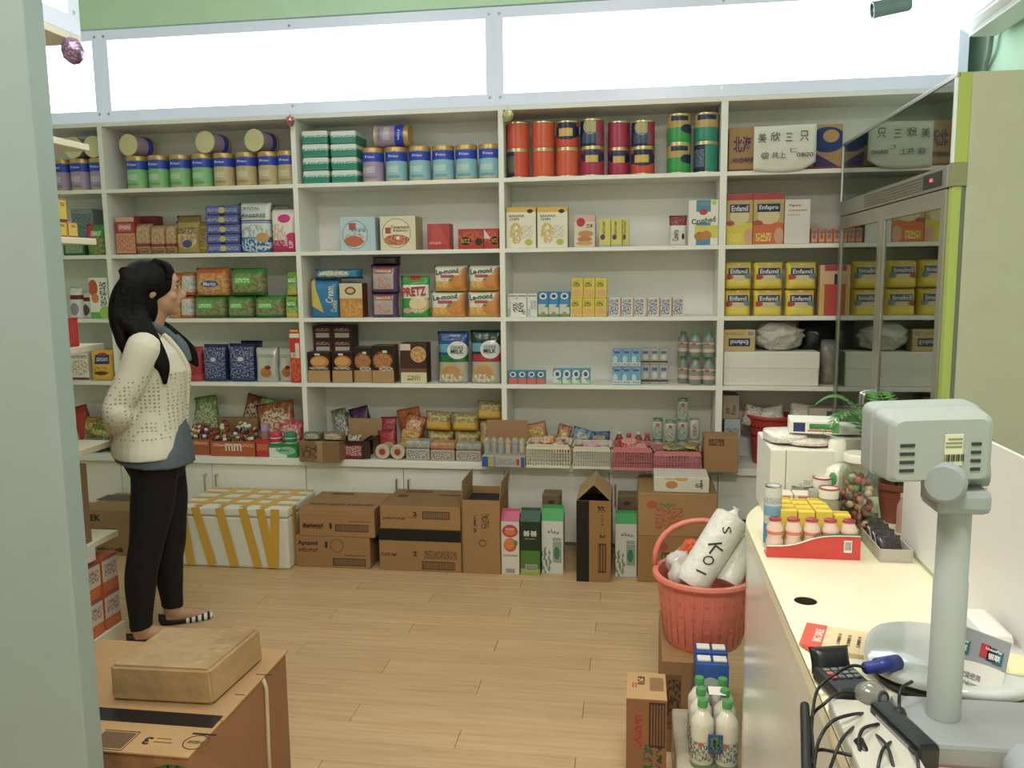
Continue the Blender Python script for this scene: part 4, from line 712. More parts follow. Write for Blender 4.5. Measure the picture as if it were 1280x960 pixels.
zt = mini('light blue brick carton in the lower row', 765.5, 801, 3, 458.5, bl, .03, 'light blue brick cartons'); mini('light blue brick carton in the upper row', 765.5, 801, 3, 436, bl, .03, 'light blue brick cartons', zt+.0008)
zt = mini('grey brick carton in the lower row', 801.5, 835.5, 3, 455.5, gy, .08, 'grey brick cartons'); mini('grey brick carton in the upper row', 801.5, 835.5, 3, 435.5, gy, .08, 'grey brick cartons', zt+.0008)
gbm = mat('green_tint_bottle', '9aa8a0', rough=.12, trans=.35); gcap = solid('3f9a4c', .35); glab = mat('drink_label', 'c8c0b0', [('t', .5, .6, .6, .25, '28384c', 10, 8), ('e', .35, .85, .2, .12, 'c04c48'), ('r', .5, .12, .6, .14, 'd8b8a8')], front=False)
for i, cx in enumerate((855, 869.5, 886)):
    p = ony(cx, 465, .06); bottle('drink_bottle', ['green-capped bottle in the lower trio, left and behind', 'green-capped bottle in the lower trio, middle', 'green-capped bottle in the lower trio, by the post'][i], (p.x, .07 if i else .12, RZ[3]), .036 if i else .030, .150, gbm, gcap, 'small green-capped bottles', lab=glab)
    bottle('drink_bottle', ['green bottle of the upper trio, left', 'green bottle of the upper trio, middle', 'green bottle of the upper trio, by the post'][i], (p.x-.003, .07 if i else .12, RZ[3]+.151), .033 if i else .029, .136, gbm, gcap, 'small green-capped bottles', lab=glab)
# row 4 cans and bottles
alo = mat('aloe_can', 'c8ccc8', [('n', .45, .4, .3, .3, '3c8a4c', 8, 5), ('e', .5, .72, .18, .1, 'c05c54'), ('r', .5, .94, .6, .06, '6c9a74')], front=False, rough=.25); alo2 = mat('white_red_can', 'd0ccc8', [('t', .5, .5, .18, .3, '8c3438', 6, 10)], front=False, rough=.25)
def soda(cx, base, yc, label, m_=alo, h=.115, r=.031):
    p = ony(cx, 530, yc); o = obj('drink_can', lathe_me([(0, .002), (r*.75, .002), (r*.8, 0), (r, .012), (r, h-.014), (r*.84, h-.002), (r*.82, h), (r*.78, h-.004), (0, h-.004)], 22), m_, None, (p.x, yc, base)); tag(o, label, 'can', 'aloe drink cans'); obj('rim', lathe_me([(r*.8, h-.003), (r*.85, h-.003), (r*.85, h+.001), (r*.8, h+.001)], 22), chrome, o)
zc = RZ[4]+.1165
for i, (cx, m_) in enumerate(((822, alo), (838, alo), (853, alo), (868, alo2))):
    yy = (.15, .10, .14, .16)[i]
    soda(cx, RZ[4], yy, f'{ORD[i]} aloe drink can from the left in the bottom layer', m_); soda(cx, zc, yy, f'{ORD[i]} aloe drink can from the left in the second layer', m_)
soda(853, zc+.1165, .14, 'single aloe drink can on top of the pile'); soda(884, RZ[4], .10, 'lime green drink can beside the pile', solid('6aa83c', .3), .125)
jm = mat('red_juice', 'b84a34', rough=.15, trans=.3)
for i, (cx, yy) in enumerate(((774, .15), (786, .09), (798, .15), (809, .10))):
    p = ony(cx, 540, yy); bottle('juice_bottle', f'{ORD[i]} red juice bottle from the left behind pink basket', (p.x, yy, RZ[4]), .026, .155, jm, solid('c84840' if i % 2 else 'd8d0c4', .4), 'red juice bottles', lab=mat('juice_label', 'b8884c', mottle=.3, mscale=50))
# baskets
def basket(x0, x1, yt, yfront, d, label, col, rows=5, cols=16):
    A, B_, zb, h = place(RZ[4], x0, x1, yt, yfront); w = B_-A
    m_ = solid(col, .4); t = empty('plastic_basket', ((A+B_)/2, yfront+d/2, zb)); tag(t, label, 'basket', 'plastic candy baskets on the ledge')
    bm = bmesh.new(); T = .0025
    def wl(p0, p1, n):
        dv = Vector(p1)-Vector(p0); L_ = dv.length; ang = math.atan2(dv.y, dv.x); mid = (Vector(p0)+Vector(p1))/2
        def bar(a, b, z0, z1): 
            c = (a+b)/2; cc = Vector(p0)+dv*(c/L_); bm_box(bm, cc.x-(b-a)/2, cc.x+(b-a)/2, cc.y-T/2, cc.y+T/2, z0, z1, ang, (cc.x, cc.y, 0))
        bar(0, L_, .0, h*.12); bar(0, L_, h*.80, h)
        for k in range(1, rows): bar(0, L_, h*(.12+.68*k/rows)-.0021, h*(.12+.68*k/rows)+.0021)
        for k in range(n+1): bar(max(0, L_*k/n-.0026), min(L_, L_*k/n+.0026), h*.12, h*.8)
    a, b = w/2-.004, d/2-.004
    for p0, p1, n in (((-a, -b, 0), (a, -b, 0), cols), ((a, -b, 0), (a, b, 0), cols//2), ((a, b, 0), (-a, b, 0), cols), ((-a, b, 0), (-a, -b, 0), cols//2)): wl(p0, p1, n)
    obj('lattice', from_bm(bm), m_, t); boxo('base', m_, t, -a, a, -b, b, .0005, .003, 0)
    bm = bmesh.new()
    for q in ((-w/2, w/2, -d/2, -d/2+.008), (-w/2, w/2, d/2-.008, d/2), (-w/2, -w/2+.008, -d/2, d/2), (w/2-.008, w/2, -d/2, d/2)): bm_box(bm, *q, h-.006, h+.001)
    obj('rim', from_bm(bm), m_, t); return A, B_, zb, h, d, yfront
def fill(B, n, cols_, label, group, seed):
    A, B_, zb, h, d, yf = B; rr = random.Random(seed)
    for i in range(n):
        w_ = rr.uniform(.075, .11); x = A+.05+(B_-A-.1)*((i+.5)/n); y = yf+.045+(d-.09)*rr.random(); c_ = cols_[i % len(cols_)]
        o = obj('candy_packet', bag_me(round(w_, 2), .03, .09, i % 3, .07, 3., .006, False), bagm(*c_), None, (x, y, zb+h*.62+.018*(i % 3)), (-PI/2+rr.uniform(-.25, .35), rr.uniform(-.25, .25), rr.uniform(-.6, .6)))
        tag(o, f'{label}, {ORD[i]} from the left', 'packet', group)
fill(basket(657, 713, 556, -.14, .2, 'white plastic basket, left of the two white ones', 'e2dcc8'), 7, [('c83c30', 'e0a040', 'f0e8d8'), ('d86a40', '4a4a80', 'e8d8c0'), ('b83028', 'e8c878', 'f0e8e0')], 'red and orange candy packet heaped in the left white basket', 'packets in the left white basket', 1)
fill(basket(715.5, 763.5, 559, -.14, .19, 'white plastic basket, right of the two white ones', 'e0dac8'), 5, [('c87898', 'e0a8b8', 'e8d8d0'), ('d0a83c', 'c86070', 'f0e0d0')], 'pink candy packet heaped in the right white basket', 'packets in the right white basket', 2)
fill(basket(764.5, 815.5, 560, -.15, .19, 'pink plastic basket next to the white basket', 'd87c84'), 6, [('c02c2c', 'd84840', 'f0e0d8'), ('b82828', 'e0d0c8', 'd04038')], 'red candy packet heaped in the left pink basket', 'packets in the left pink basket', 3)
fill(basket(816.5, 877, 565, -.17, .21, 'pink plastic basket beside the small brown carton', 'dc7c88'), 6, [('6a7460', 'b8b048', '3c4c40'), ('8c8c50', 'c8b060', '4c5440')], 'dark green candy packet in the right pink basket', 'packets in the right pink basket', 4)
S('snack_bag', 'multicoloured snack bag behind the left white basket', 'bag', 4, 660, 690, 533, bagm('a07c4c', 'c87040', 'd8c050'), y=.1, d=.06, shape='bag'); S('snack_bag', 'orange and violet snack bag behind the left white basket', 'bag', 4, 688, 706, 534, bagm('c87c38', '6a4a78', 'd8c050'), y=.1, d=.06, shape='bag'); S('snack_bag', 'blue and yellow snack bag behind the right white basket', 'bag', 4, 707, 735, 540, bagm('3c6a9c', '88a0b0', 'c8b050'), y=.08, d=.06, shape='bag'); S('snack_bag', 'dark blue snack bag behind the pink basket', 'bag', 4, 734, 764, 542, bagm('34547c', '6c7c88', 'b89848'), y=.08, d=.06, shape='bag')
# ------------------------------------------------------------------ bay 4
brown = 'b48a58'
bb, _ = S('banana_carton', 'long brown fruit carton with purple lettering on the top shelf', 'carton', 0, 911, 1053, 157, mat('fruit_carton', 'b48c5c', [('e', .87, .66, .16, .28, '243c7c'), ('e', .9, .74, .07, .14, 'b89060'), ('d', .87, .22, .12, .16, '4a3a78', -1, .9), ('r', .5, .05, .5, .02, '8c4c38'), ('t', .12, .25, .1, .05, '4a3464', 40, 18)], rough=.7), y=.06, d=.22, txt=[('北海', .12, .62, .16, .36, '4a2a6c', 0, .02), ('北纬碧菜', .14, .28, .2, .1, '5c4468')])
A, B_, zb, h = place(0, 942, 1020, 154, -.004)
bm = bmesh.new(); nu, nv = 14, 12; G = {}
for i in range(nu+1):
    for j in range(nv+1):
        u, v = i/nu, j/nv; x = (u-.5)*(B_-A); z = .01+(v)*(h-.012)+(-.012*math.sin(u*PI)*(1-v))+(.03*max(0, u-.8)/.2*(1-v))+.006*u
        G[i, j] = bm.verts.new((x, .006*noise.noise(Vector((u*5, v*5, 2)))-.004*math.sin(v*3), z))
for i in range(nu):
    for j in range(nv): bm.faces.new((G[i, j], G[i+1, j], G[i+1, j+1], G[i, j+1]))
pm = from_bm(bm, 'sheet', True); o = obj('paper_sheet', pm, solid('dcdcd2', .35), None, ((A+B_)/2, -.008, zb-.012)); sm = o.modifiers.new('thickness', 'SOLIDIFY'); sm.thickness = .0008
tag(o, 'white handwritten paper sheet hung before the fruit carton', 'paper')
w_ = B_-A
for s, u, v, fw, fh in (('美', .13, .74, .13, .2), ('欣', .34, .76, .15, .2), ('三', .56, .74, .11, .17), ('只', .8, .76, .14, .22), ('@', .18, .36, .13, .15), ('共上', .4, .36, .22, .14), ('仁', .63, .46, .12, .1), ('0800', .82, .36, .26, .09)):
    text(o, s, (u-.5)*w_, -.013, v*h, fw*w_, fh*h, '3a3c40', bold=-.004 if False else .0)
# row 1
for i, (a, b, c2, t_, lab) in enumerate(((908, 941, 'd8c81c', 'Enfamil', 'formula box with yellow lower half and red top band'), (941.6, 980, 'd86a30', 'Enfapro', 'formula box with orange lower half and red top band'))):
    S('formula_box', lab, 'box', 1, a, b, 242+i*-1, mat('formula_box_'+c2, 'c0a468', [('r', .5, .2, .5, .22, c2), ('e', .5, .55, .36, .16, 'd8c898'), ('r', .5, .94, .5, .07, 'b83c48'), ('r', .5, .71, .37, .08, '22345c'), ('e', .85, .16, .16, .16, 'd8a088'), ('t', .35, .14, .25, .08, 'e8d858', 14, 10), ('e', .15, .42, .16, .05, 'b04c4c')]), d=.11, txt=[(t_, .5, .71, .62, .11, 'e0e4ec')])
S('white_carton', 'plain white carton with red print beside formula boxes', 'carton', 1, 980.5, 1013, 249, mat('white_red_carton', 'dedad4', [('t', .5, .75, .35, .02, 'c04848', 24, 30), ('t', .35, .65, .25, .015, 'c88080', 24, 30)], side='6c6c68'), d=.11, txt=[('Pigeon', .4, .86, .45, .06, 'c03c44')])
for i in range(4): S('baby_food_jar_box', f'small orange baby food box, {ORD[i]} from the left beside fridge', 'box', 1, 1013.5+i*9.4, 1022.4+i*9.4, 285.5, mat('orange_small', 'd07a50', [('r', .5, .5, .3, .35, 'b8c0a0'), ('e', .5, .45, .25, .2, 'c86048'), ('r', .5, .75, .3, .1, '5c7c98')]), d=.08, y=.04, group='small orange baby food boxes')
# row 2
ef = mat('yellow_formula_box', 'f0d800', [('r', .5, .66, .36, .26, 'd0b468'), ('r', .5, .64, .36, .13, '22345c'), ('e', .5, .40, .42, .1, 'd8c498'), ('e', .15, .44, .16, .1, 'b8444c'), ('e', .85, .46, .16, .1, '7894a8'), ('t', .5, .14, .36, .05, 'f0e070', 16, 14), ('e', .5, .92, .06, .04, 'f4f0d8')], rough=.3)
tops = []
for i, (a, b) in enumerate(((904.5, 940), (942, 980), (982, 1021))):
    o, zt = S('yellow_formula_box', f'yellow formula pack, {ORD[i]} from the left in the lower row', 'pack', 2, a, b, 361, ef, d=.12, shape='pack', group='yellow formula packs', txt=[('Enfamil', .5, .64, .6, .16, 'e0e4ec')]); tops.append(zt)
for i, (a, b) in enumerate(((905.5, 941.5), (942.5, 981), (983, 1023.5))):
    S('yellow_formula_box', f'yellow formula pack, {ORD[i]} from the left in the upper row', 'pack', tops[i], a, b, 327, ef, d=.12, shape='pack', group='yellow formula packs', txt=[('Enfamil', .5, .64, .6, .16, 'e0e4ec')])
S('formula_box', 'cream and red formula box by the fridge, right of yellow packs', 'box', 2, 1025, 1060, 331, mat('cream_red_box', 'd8b48c', [('r', .6, .3, .5, .32, 'c8483c'), ('r', .65, .95, .5, .07, 'b83c48'), ('r', .75, .72, .25, .1, '22345c'), ('r', .08, .3, .08, .3, 'd0b840')]), d=.1)
# row 3
fb, zf = S('foam_box', 'long white foam box on the shelf beside the fridge', 'box', 3, 904.5, 1024, 440, mat('white_foam', 'e2e2d8', rough=.7), d=.24, bev=.006)
boxo('lid', mat('white_foam_lid', 'e6e6dc', rough=.7), fb, -fb.dimensions.x/2-.001, fb.dimensions.x/2+.002, -.122, .122, (zf-RZ[3])*.5, (zf-RZ[3])+.0008, .006)
S('gold_box', 'gold formula box lying upside down on the foam box', 'box', zf+.001, 904.5, 944, 412, mat('gold_upside', 'c8ac6c', [('r', .5, .42, .34, .18, '22345c'), ('r', .85, .82, .12, .14, 'c8c4b8'), ('s', .85, .82, .1, .1, '5c5850', 40, 1), ('t', .35, .8, .3, .04, '8c7848', 16, 20)]), y=.04, d=.12, txt=[('Enfamil', .5, .42, .56, .2, 'e0e4ec', PI)])
p = ony(973, 420, .10); bm = bmesh.new(); bmesh.ops.create_icosphere(bm, subdivisions=4, radius=1)
for v in bm.verts:
    n = noise.noise(v.co*3)*.2+noise.noise(v.co*11)*.13; v.co = Vector((v.co.x*.128, v.co.y*.07, v.co.z*.078))*(1+n)
o = obj('bubble_wrap', from_bm(bm, 'wrap', True), mat('bubble_wrap', 'c6c6bc', rough=.25, bump=.8, bscale=90), None, (p.x, .11, zf+.078)); tag(o, 'crumpled bubble wrap bundle on the foam box', 'bubble wrap')
S('black_bag', 'black plastic bag behind the bubble wrap', 'bag', zf, 1000, 1050, 402, solid('1e242c', .2), y=.15, d=.1, shape='bag')
S('grey_wrap', 'grey plastic wrapping between foam box and fridge', 'wrap', 3, 1027, 1052, 425, mat('grey_wrap', '8c8c80', mottle=.3, mscale=25, rough=.3), y=.1, d=.1, shape='bag')
# row 4
_, z1 = S('grey_carton', 'lower pale blue-grey carton by the fourth shelf post', 'carton', 4, 905, 925, 524, mat('pale_blue_carton', 'a4b4bc', [('t', .5, .6, .4, .2, '6c7c88', 8, 6)], rough=.6), y=.06, d=.14)
S('grey_carton', 'upper grey-brown carton with rotated lettering by the post', 'carton', z1+.0005, 903.5, 924, 494.5, mat('grey_brown_carton', 'a08c78', rough=.6), y=.06, d=.14, txt=[('200', .3, .35, .4, .16, '3c342c', PI/2), ('Friso', .66, .4, .6, .18, '3c342c', PI/2)])
def tub_basket(cx, cyc, y, zb, r0, r1, h, label, col, name='laundry_basket', cat='basket', handle=False):
    t = empty(name, (cx, y, zb)); tag(t, label, cat); m_ = mat('red_plastic_'+label[:4], col, rough=.3, alpha=.88, mottle=.06)
    obj('shell', lathe_me([(0, 0), (r0*.96, 0), (r0, .008), (r1, h), (r1-.004, h), (r0-.004, .012), (0, .006)], 40), m_, t); obj('rim', lathe_me([(r1-.006, h-.012), (r1+.010, h-.014), (r1+.016, h-.006), (r1+.014, h+.004), (r1-.004, h+.004)], 40), m_, t)
    return t, m_
p0, p1 = ony(926, 545, .02), ony(1000, 545, .02); r_ = (p1.x-p0.x)/2
r_ = min(r_, .118)
rb, _ = tub_basket((p0.x+p1.x)/2+.02, 0, .125, RZ[4], r_*.82, r_, .265, 'red plastic basket on the ledge beside the fridge', 'c83a30')
slot = box_me(.012, .004, .012, .001, 1)
for j in range(2):
    for i in range(14):
        a = PI+(i+.5)*PI/14; zz = .15+.05*j; rr = r_*(.82+.18*zz/.265); obj('slot', slot, solid('4c1c14', .6), rb, (rr*math.cos(a), rr*math.sin(a), zz), (0, 0, a+PI/2))
for i, (a, b, yt, tilt, lab) in enumerate(((926, 955, 494, .5, 'white and red plastic bag heaped in the ledge basket, left'), (950, 985, 496, -.4, 'white plastic bag heaped in the ledge basket, middle'), (985, 1019, 492, .3, 'crumpled white sheet standing out of the ledge basket'))):
    A, B_, zb, h = place(RZ[4]+.262, a, b, yt, .10); o = obj('plastic_bag', bag_me(B_-A, .07, max(h, .1), 60+i, .07, 3., .012), bagm('d8d0c8', 'c07c70' if i == 0 else 'c8c4bc', 'e8e8e0'), None, ((A+B_)/2, .14, RZ[4]+.20), (0, tilt*.5, 0)); tag(o, lab, 'bag')
S('carton', 'pale carton with blue logo between ledge basket and fridge', 'carton', 4, 1011, 1047, 511, mat('pale_carton', 'c4b8a4', [('r', .75, .84, .16, .12, '5c5468')], rough=.6), y=.06, d=.15, txt=[('Friso', .6, .5, .56, .2, '2c3058')])
cb_, _ = S('ledge_carton', 'small brown carton on the ledge beside the pink basket', 'carton', 4, 880, 923, 546, mat('ledge_brown', 'a87c4e', [('r', .36, .84, .22, .09, '4c3420'), ('t', .36, .84, .2, .07, 'a87c4e', 14, 6)], rough=.75, mottle=.05), y=-.15, d=.147)
# goods on the left side shelving
def LS(name, label, cat, z, px0, px1, yt, m_, d=.1, bev=.003, group=None, txt=()):
    y0 = onx(px0, yt+15, -1.5).y; y1 = onx(px1, yt+15, -1.5).y; h = onx((px0+px1)/2, yt, -1.5).z-z
    y0 = max(y0, -2.8); o = obj(name, box_me(abs(y1-y0), d, h, bev), m_, None, (-1.51-d/2, (y0+y1)/2, z), (0, 0, PI/2)); tag(o, label, cat, group); return o, z+h
yx = mat('yellow_red_box', 'd8b83c', [('r', .5, .5, .5, .5, '8c2c34'), ('r', .5, .52, .42, .42, 'd8b838'), ('t', .55, .75, .2, .1, '4c3a24', 10, 10)])
_, z1 = LS('yellow_box', 'yellow box with red border on the cream plank, right', 'box', LZ[3], 88, 101, 278, yx, group='yellow boxes on the side shelving'); _, z1 = LS('yellow_box', 'yellow box with red border on the cream plank, left', 'box', LZ[3], 74, 87.5, 277, yx, group='yellow boxes on the side shelving'); LS('yellow_box', 'yellow box with red border, stacked above the left one', 'box', z1+.001, 74, 87, 248, yx, group='yellow boxes on the side shelving')
LS('red_packet', 'red upright packet on the cream plank above the waffle box', 'packet', LZ[2], 86, 101, 397, mat('red_packet', 'c42c30', [('s', .5, .5, .5, .4, 'd85048', 5, 1)], rough=.3), d=.06)
LS('red_packet', 'tall thin red packet on a lower cream plank', 'packet', LZ[1], 94, 99, 520, solid('b83034', .4), d=.06)
LS('brown_carton', 'brown carton standing on the low cream plank', 'carton', LZ[0], 94, 112, 582, mat('shelf_carton', '8c6c48', rough=.8, mottle=.08), d=.25)
oj = mat('orange_juice_carton', 'd06a34', [('r', .5, .62, .5, .3, 'd8ccc0'), ('t', .5, .62, .38, .16, 'a87870', 7, 6), ('r', .5, .95, .5, .05, 'a85a58'), ('n', .5, .2, .4, .16, 'e08a4c', 6, 6)])
for c_, (a, b) in enumerate(((112, 132), (134, 154))):
    z = .063
    for k in range(2):
        y0 = onx(a, 760, -1.5).y; y1 = onx(b, 760, -1.5).y; hh = .16
        o = obj('orange_carton', box_me(y1-y0-.004, .12, hh, .002), oj, None, (-1.51-.06, (y0+y1)/2, z), (0, 0, PI/2)); z += hh+.001
        tag(o, f'orange and white carton, {["lower", "upper"][k]} of the {["left", "right"][c_]} column on the bottom shelf', 'carton', 'orange cartons on the side shelving')
# ================================================================== cartons on the floor along the cabinets
def kraft(nm, base='b08350', sh=(), **k): return mat('kraft_'+nm, base, sh, rough=.75, mottle=.05, mscale=8, **k)
def barcode(cx, cz, w, h): return [('r', cx, cz, w, h, '4a3420'), ('s', cx, cz, w*.95, h*.8, '9c7448', 45, 1)]
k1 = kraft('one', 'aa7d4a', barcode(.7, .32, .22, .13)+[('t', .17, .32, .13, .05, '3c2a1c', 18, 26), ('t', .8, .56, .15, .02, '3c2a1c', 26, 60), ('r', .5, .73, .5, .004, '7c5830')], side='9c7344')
_, z1 = S('carton', 'brown carton marked 1, lower of the left stack', 'carton', 0., 369.5, 462.5, 671, kraft('one_b', 'a67a48', barcode(.72, .2, .22, .12)+[('t', .17, .55, .13, .06, '3c2a1c', 18, 26), ('e', .56, .72, .09, .22, '5c4228'), ('e', .56, .72, .08, .2, 'a67a48'), ('t', .8, .42, .14, .02, '3c2a1c', 26, 60)], side='9c7344'), y=-.41, d=.34, group='stacked brown cartons', txt=[('Aptamil', .17, .76, .27, .19, '2c2018', 0, .02), ('1', .42, .74, .03, .2, '33261c', 0, .03)])
c1, z1 = S('carton', 'brown carton marked 1, upper of the left stack', 'carton', z1+.001, 374, 468, 636, k1, y=-.41, d=.345, group='stacked brown cartons', txt=[('Aptamil', .18, .38, .28, .17, '2c2018', 0, .02), ('1', .42, .38, .03, .2, '33261c', 0, .03)])
h_ = z1-c1.location.z; text(c1, 'HANDLE WITH CARE', .0, -.09, h_+.0006, .36, .04, '4a3420', face='z', roll=PI)
boxo('printed_mark', solid('5c4228', .7), c1, -.13, .0, .11, .14, h_, h_+.0006, 0)
k2 = [('t', .17, .45, .14, .05, '3c2a1c', 18, 26), ('r', .38, .5, .08, .008, '3c2a1c')]
_, z1 = S('carton', 'brown carton marked 2, lower of the right stack', 'carton', 0., 474, 576.5, 662, kraft('two_b', 'a67a48', barcode(.72, .15, .2, .1)+[('t', .75, .4, .2, .1, '5c4228', 30, 18), ('t', .12, .38, .1, .04, '3c2a1c', 18, 26), ('r', .5, .86, .5, .14, '1e1a18')], side='8c673c'), y=-.41, d=.34, group='stacked brown cartons', txt=[('2', .44, .42, .05, .12, '33261c', 0, .03)])  # black band at the top paints the dark gap below the upper carton
c2, z1 = S('carton', 'brown carton marked 2, upper of the right stack', 'carton', z1+.001, 475, 575.5, 633, kraft('two', 'aa7d4a', barcode(.7, .62, .17, .17)+k2, side='8c673c'), y=-.41, d=.345, group='stacked brown cartons', txt=[('2', .44, .66, .05, .2, '33261c', 0, .03)])
h_ = z1-c2.location.z
for a, b, c_, d_ in ((-.15, .0, .1, .14), (-.17, -.12, .0, .05), (.05, .17, .05, .07)): boxo('printed_mark', solid('5c4228', .7), c2, a, b, c_, d_, h_, h_+.0006, 0)
def open_carton(name, label, x0, x1, yt, y, d, m_, flaps, zb=0., txt=()):
    A, B_, zb, h = place(zb, x0, x1, yt, y); w = B_-A; t = empty(name, ((A+B_)/2, y+d/2, zb)); tag(t, label, 'carton')
    inn = kraft('inner', '7c5c38'); f = boxo('front_panel', m_, t, -w/2, w/2, -d/2, -d/2+.005, 0, h, .001)
    boxo('back_panel', kraft('panel'), t, -w/2, w/2, d/2-.005, d/2, 0, h, .001); boxo('side_panel', kraft('panel2', 'a67c4a'), t, -w/2, -w/2+.005, -d/2+.005, d/2-.005, 0, h, .001); boxo('side_panel', kraft('panel3', '9a7040'), t, w/2-.005, w/2, -d/2+.005, d/2-.005, 0, h, .001)
    boxo('base', inn, t, -w/2+.005, w/2-.005, -d/2+.005, d/2-.005, 0, .005, 0); boxo('contents', solid('2a2c34', .6), t, -w/2+.006, w/2-.006, -d/2+.006, d/2-.006, h*.75, h*.9, 0)
    for (sd, ln, ang) in flaps:
        if sd in '-+':
            s = -1 if sd == '-' else 1; obj('flap', box_me(.004, d*.96, ln, .001), kraft('flap', 'b08c5c'), t, (s*(w/2-.002), 0, h), (0, s*ang, 0))
        else:
            s = -1 if sd == 'f' else 1; obj('flap', box_me(w*.96, .004, ln, .001), kraft('flap2', 'aa824e'), t, (0, s*(d/2-.002), h), (-s*ang, 0, 0))
    for s, u, v, fw, fh, c_, ro in txt: text(f, s, (u-.5)*w, -.003, v*h, fw*w, fh*h, c_, roll=ro)
    return t, w, h
open_carton('open_carton', 'tall open brown carton with raised flaps beside juice cartons', 577, 625, 625.5, -.41, .30, kraft('tall', 'a87e4c', [('t', .62, .72, .1, .1, '5c4228', 16, 12), ('t', .36, .68, .04, .12, '5c4228', 6, 22), ('e', .55, .42, .1, .05, '5c4228'), ('e', .55, .42, .08, .035, 'a87e4c'), ('r', .02, .5, .02, .5, '84602f')]), [('-', .10, -.05), ('+', .105, .12)])
# gable-top drink cartons
def gable(label, x0, x1, ybase, yt, y, d, body, roof, txt=(), group=None):
    A, B_, zb, h = place(0., x0, x1, ybase, y); w = B_-A; o = obj('drink_carton', box_me(w, d, h, .002), body, None, ((A+B_)/2, y+d/2, 0)); tag(o, label, 'carton', group)
    H = ony((x0+x1)/2, yt, y+d/2).z-h
    bm = bmesh.new(); P = [(-w/2, -d/2, h), (w/2, -d/2, h), (w/2, d/2, h), (-w/2, d/2, h), (-w/2, -.003, h+H*.75), (w/2, -.003, h+H*.75), (w/2, .003, h+H*.75), (-w/2, .003, h+H*.75), (-w/2, -.003, h+H), (w/2, -.003, h+H), (w/2, .003, h+H), (-w/2, .003, h+H)]
    V = [bm.verts.new(p) for p in P]
    for f in ((0, 1, 5, 4), (2, 3, 7, 6), (3, 0, 4, 7), (1, 2, 6, 5), (4, 5, 9, 8), (6, 7, 11, 10), (8, 9, 10, 11), (7, 4, 8, 11), (5, 6, 10, 9), (3, 2, 1, 0)): bm.faces.new([V[i] for i in f])
    obj('gable_top', from_bm(bm), roof, o)
    for s, u, v, fw, fh, c_ in txt: text(o, s, (u-.5)*w, -d/2-.0006, v*h, fw*w, fh*h, c_)
gable('white and pink orange juice carton with gable top', 626.5, 649, 652, 635.5, -.40, .10, mat('orange_juice_gable', 'd8d4ca', [('e', .5, .82, .44, .12, 'c83c5c'), ('e', .5, .8, .3, .06, 'e0742c'), ('e', .5, .56, .36, .13, 'd8542c'), ('e', .45, .58, .28, .1, 'e08038'), ('e', .8, .6, .12, .05, '4c8a3c'), ('t', .5, .36, .4, .02, '6c6c68', 20, 60), ('s', .5, .07, .25, .04, '303030', 30, 1)]), solid('d05c84', .4), [('GONO', .5, .86, .5, .04, 'f0dcd8')], 'juice cartons')
gable('dark green juice carton with white lettering', 650.5, 675, 652, 634.5, -.40, .10, mat('dark_green_gable', '1c3820', [('r', .5, .22, .6, .24, '4c7c2c'), ('r', .5, .05, .6, .07, '9ab03c'), ('r', .55, .14, .3, .06, 'c8c8b8'), ('s', .55, .14, .28, .05, '303030', 30, 1)]), solid('34584c', .35), [('봄봄', .5, .78, .7, .1, 'f0f0e8'), ('plum juice', .5, .68, .5, .03, 'c8b840')], 'juice cartons')
al = mat('aloe_gable', 'd4d6ce', [('n', .2, .25, .26, .26, '2c6a3c', 5, 4), ('r', .72, .42, .2, .2, '88a898'), ('e', .7, .4, .14, .12, '3c7c58'), ('t', .7, .66, .2, .03, '3c4c3c', 14, 30)])
gable('white aloe drink carton with green top, left of the tall carton', 677, 704, 651.5, 631, -.37, .11, al, solid('2fa04c', .3), [('ﻋﺎﻣﺮ', .55, .8, .55, .09, '202420')], 'aloe drink cartons')
gable('white aloe drink carton with green top, right of the tall carton', 769, 796, 655, 638, -.37, .11, al, solid('2fa04c', .3), [('ﻋﺎﻣﺮ', .55, .8, .55, .09, '202420')], 'aloe drink cartons')
for i, (a, b, yt) in enumerate(((678, 700, 619), (772, 795, 620.5))):
    S('brown_carton', ['narrow brown carton standing behind the left aloe carton', 'narrow brown carton standing behind the right aloe carton'][i], 'carton', 0., a, b, yt, kraft('narrow', '7c6444', [('e', .5, .9, .2, .03, '4c3c28')]), y=-.2, d=.12)
t, w, h = open_carton('open_carton', 'tall brown carton with black stripe and loose top flaps', 720.5, 763.5, 626, -.46, .30, kraft('stripe', 'a0743f', [('r', .18, .5, .19, .5, '1e1a18'), ('r', .75, .3, .12, .18, '4c3420'), ('s', .75, .3, .11, .16, '93693a', 12, 1), ('t', .72, .9, .1, .04, '3c2a1c', 8, 20), ('t', .75, .75, .03, .08, '5c4228', 4, 20)]), [('-', .118, -.80), ('+', .118, -.80)], 0., [('2', .76, .57, .12, .06, '2a1e14', -PI/2)])
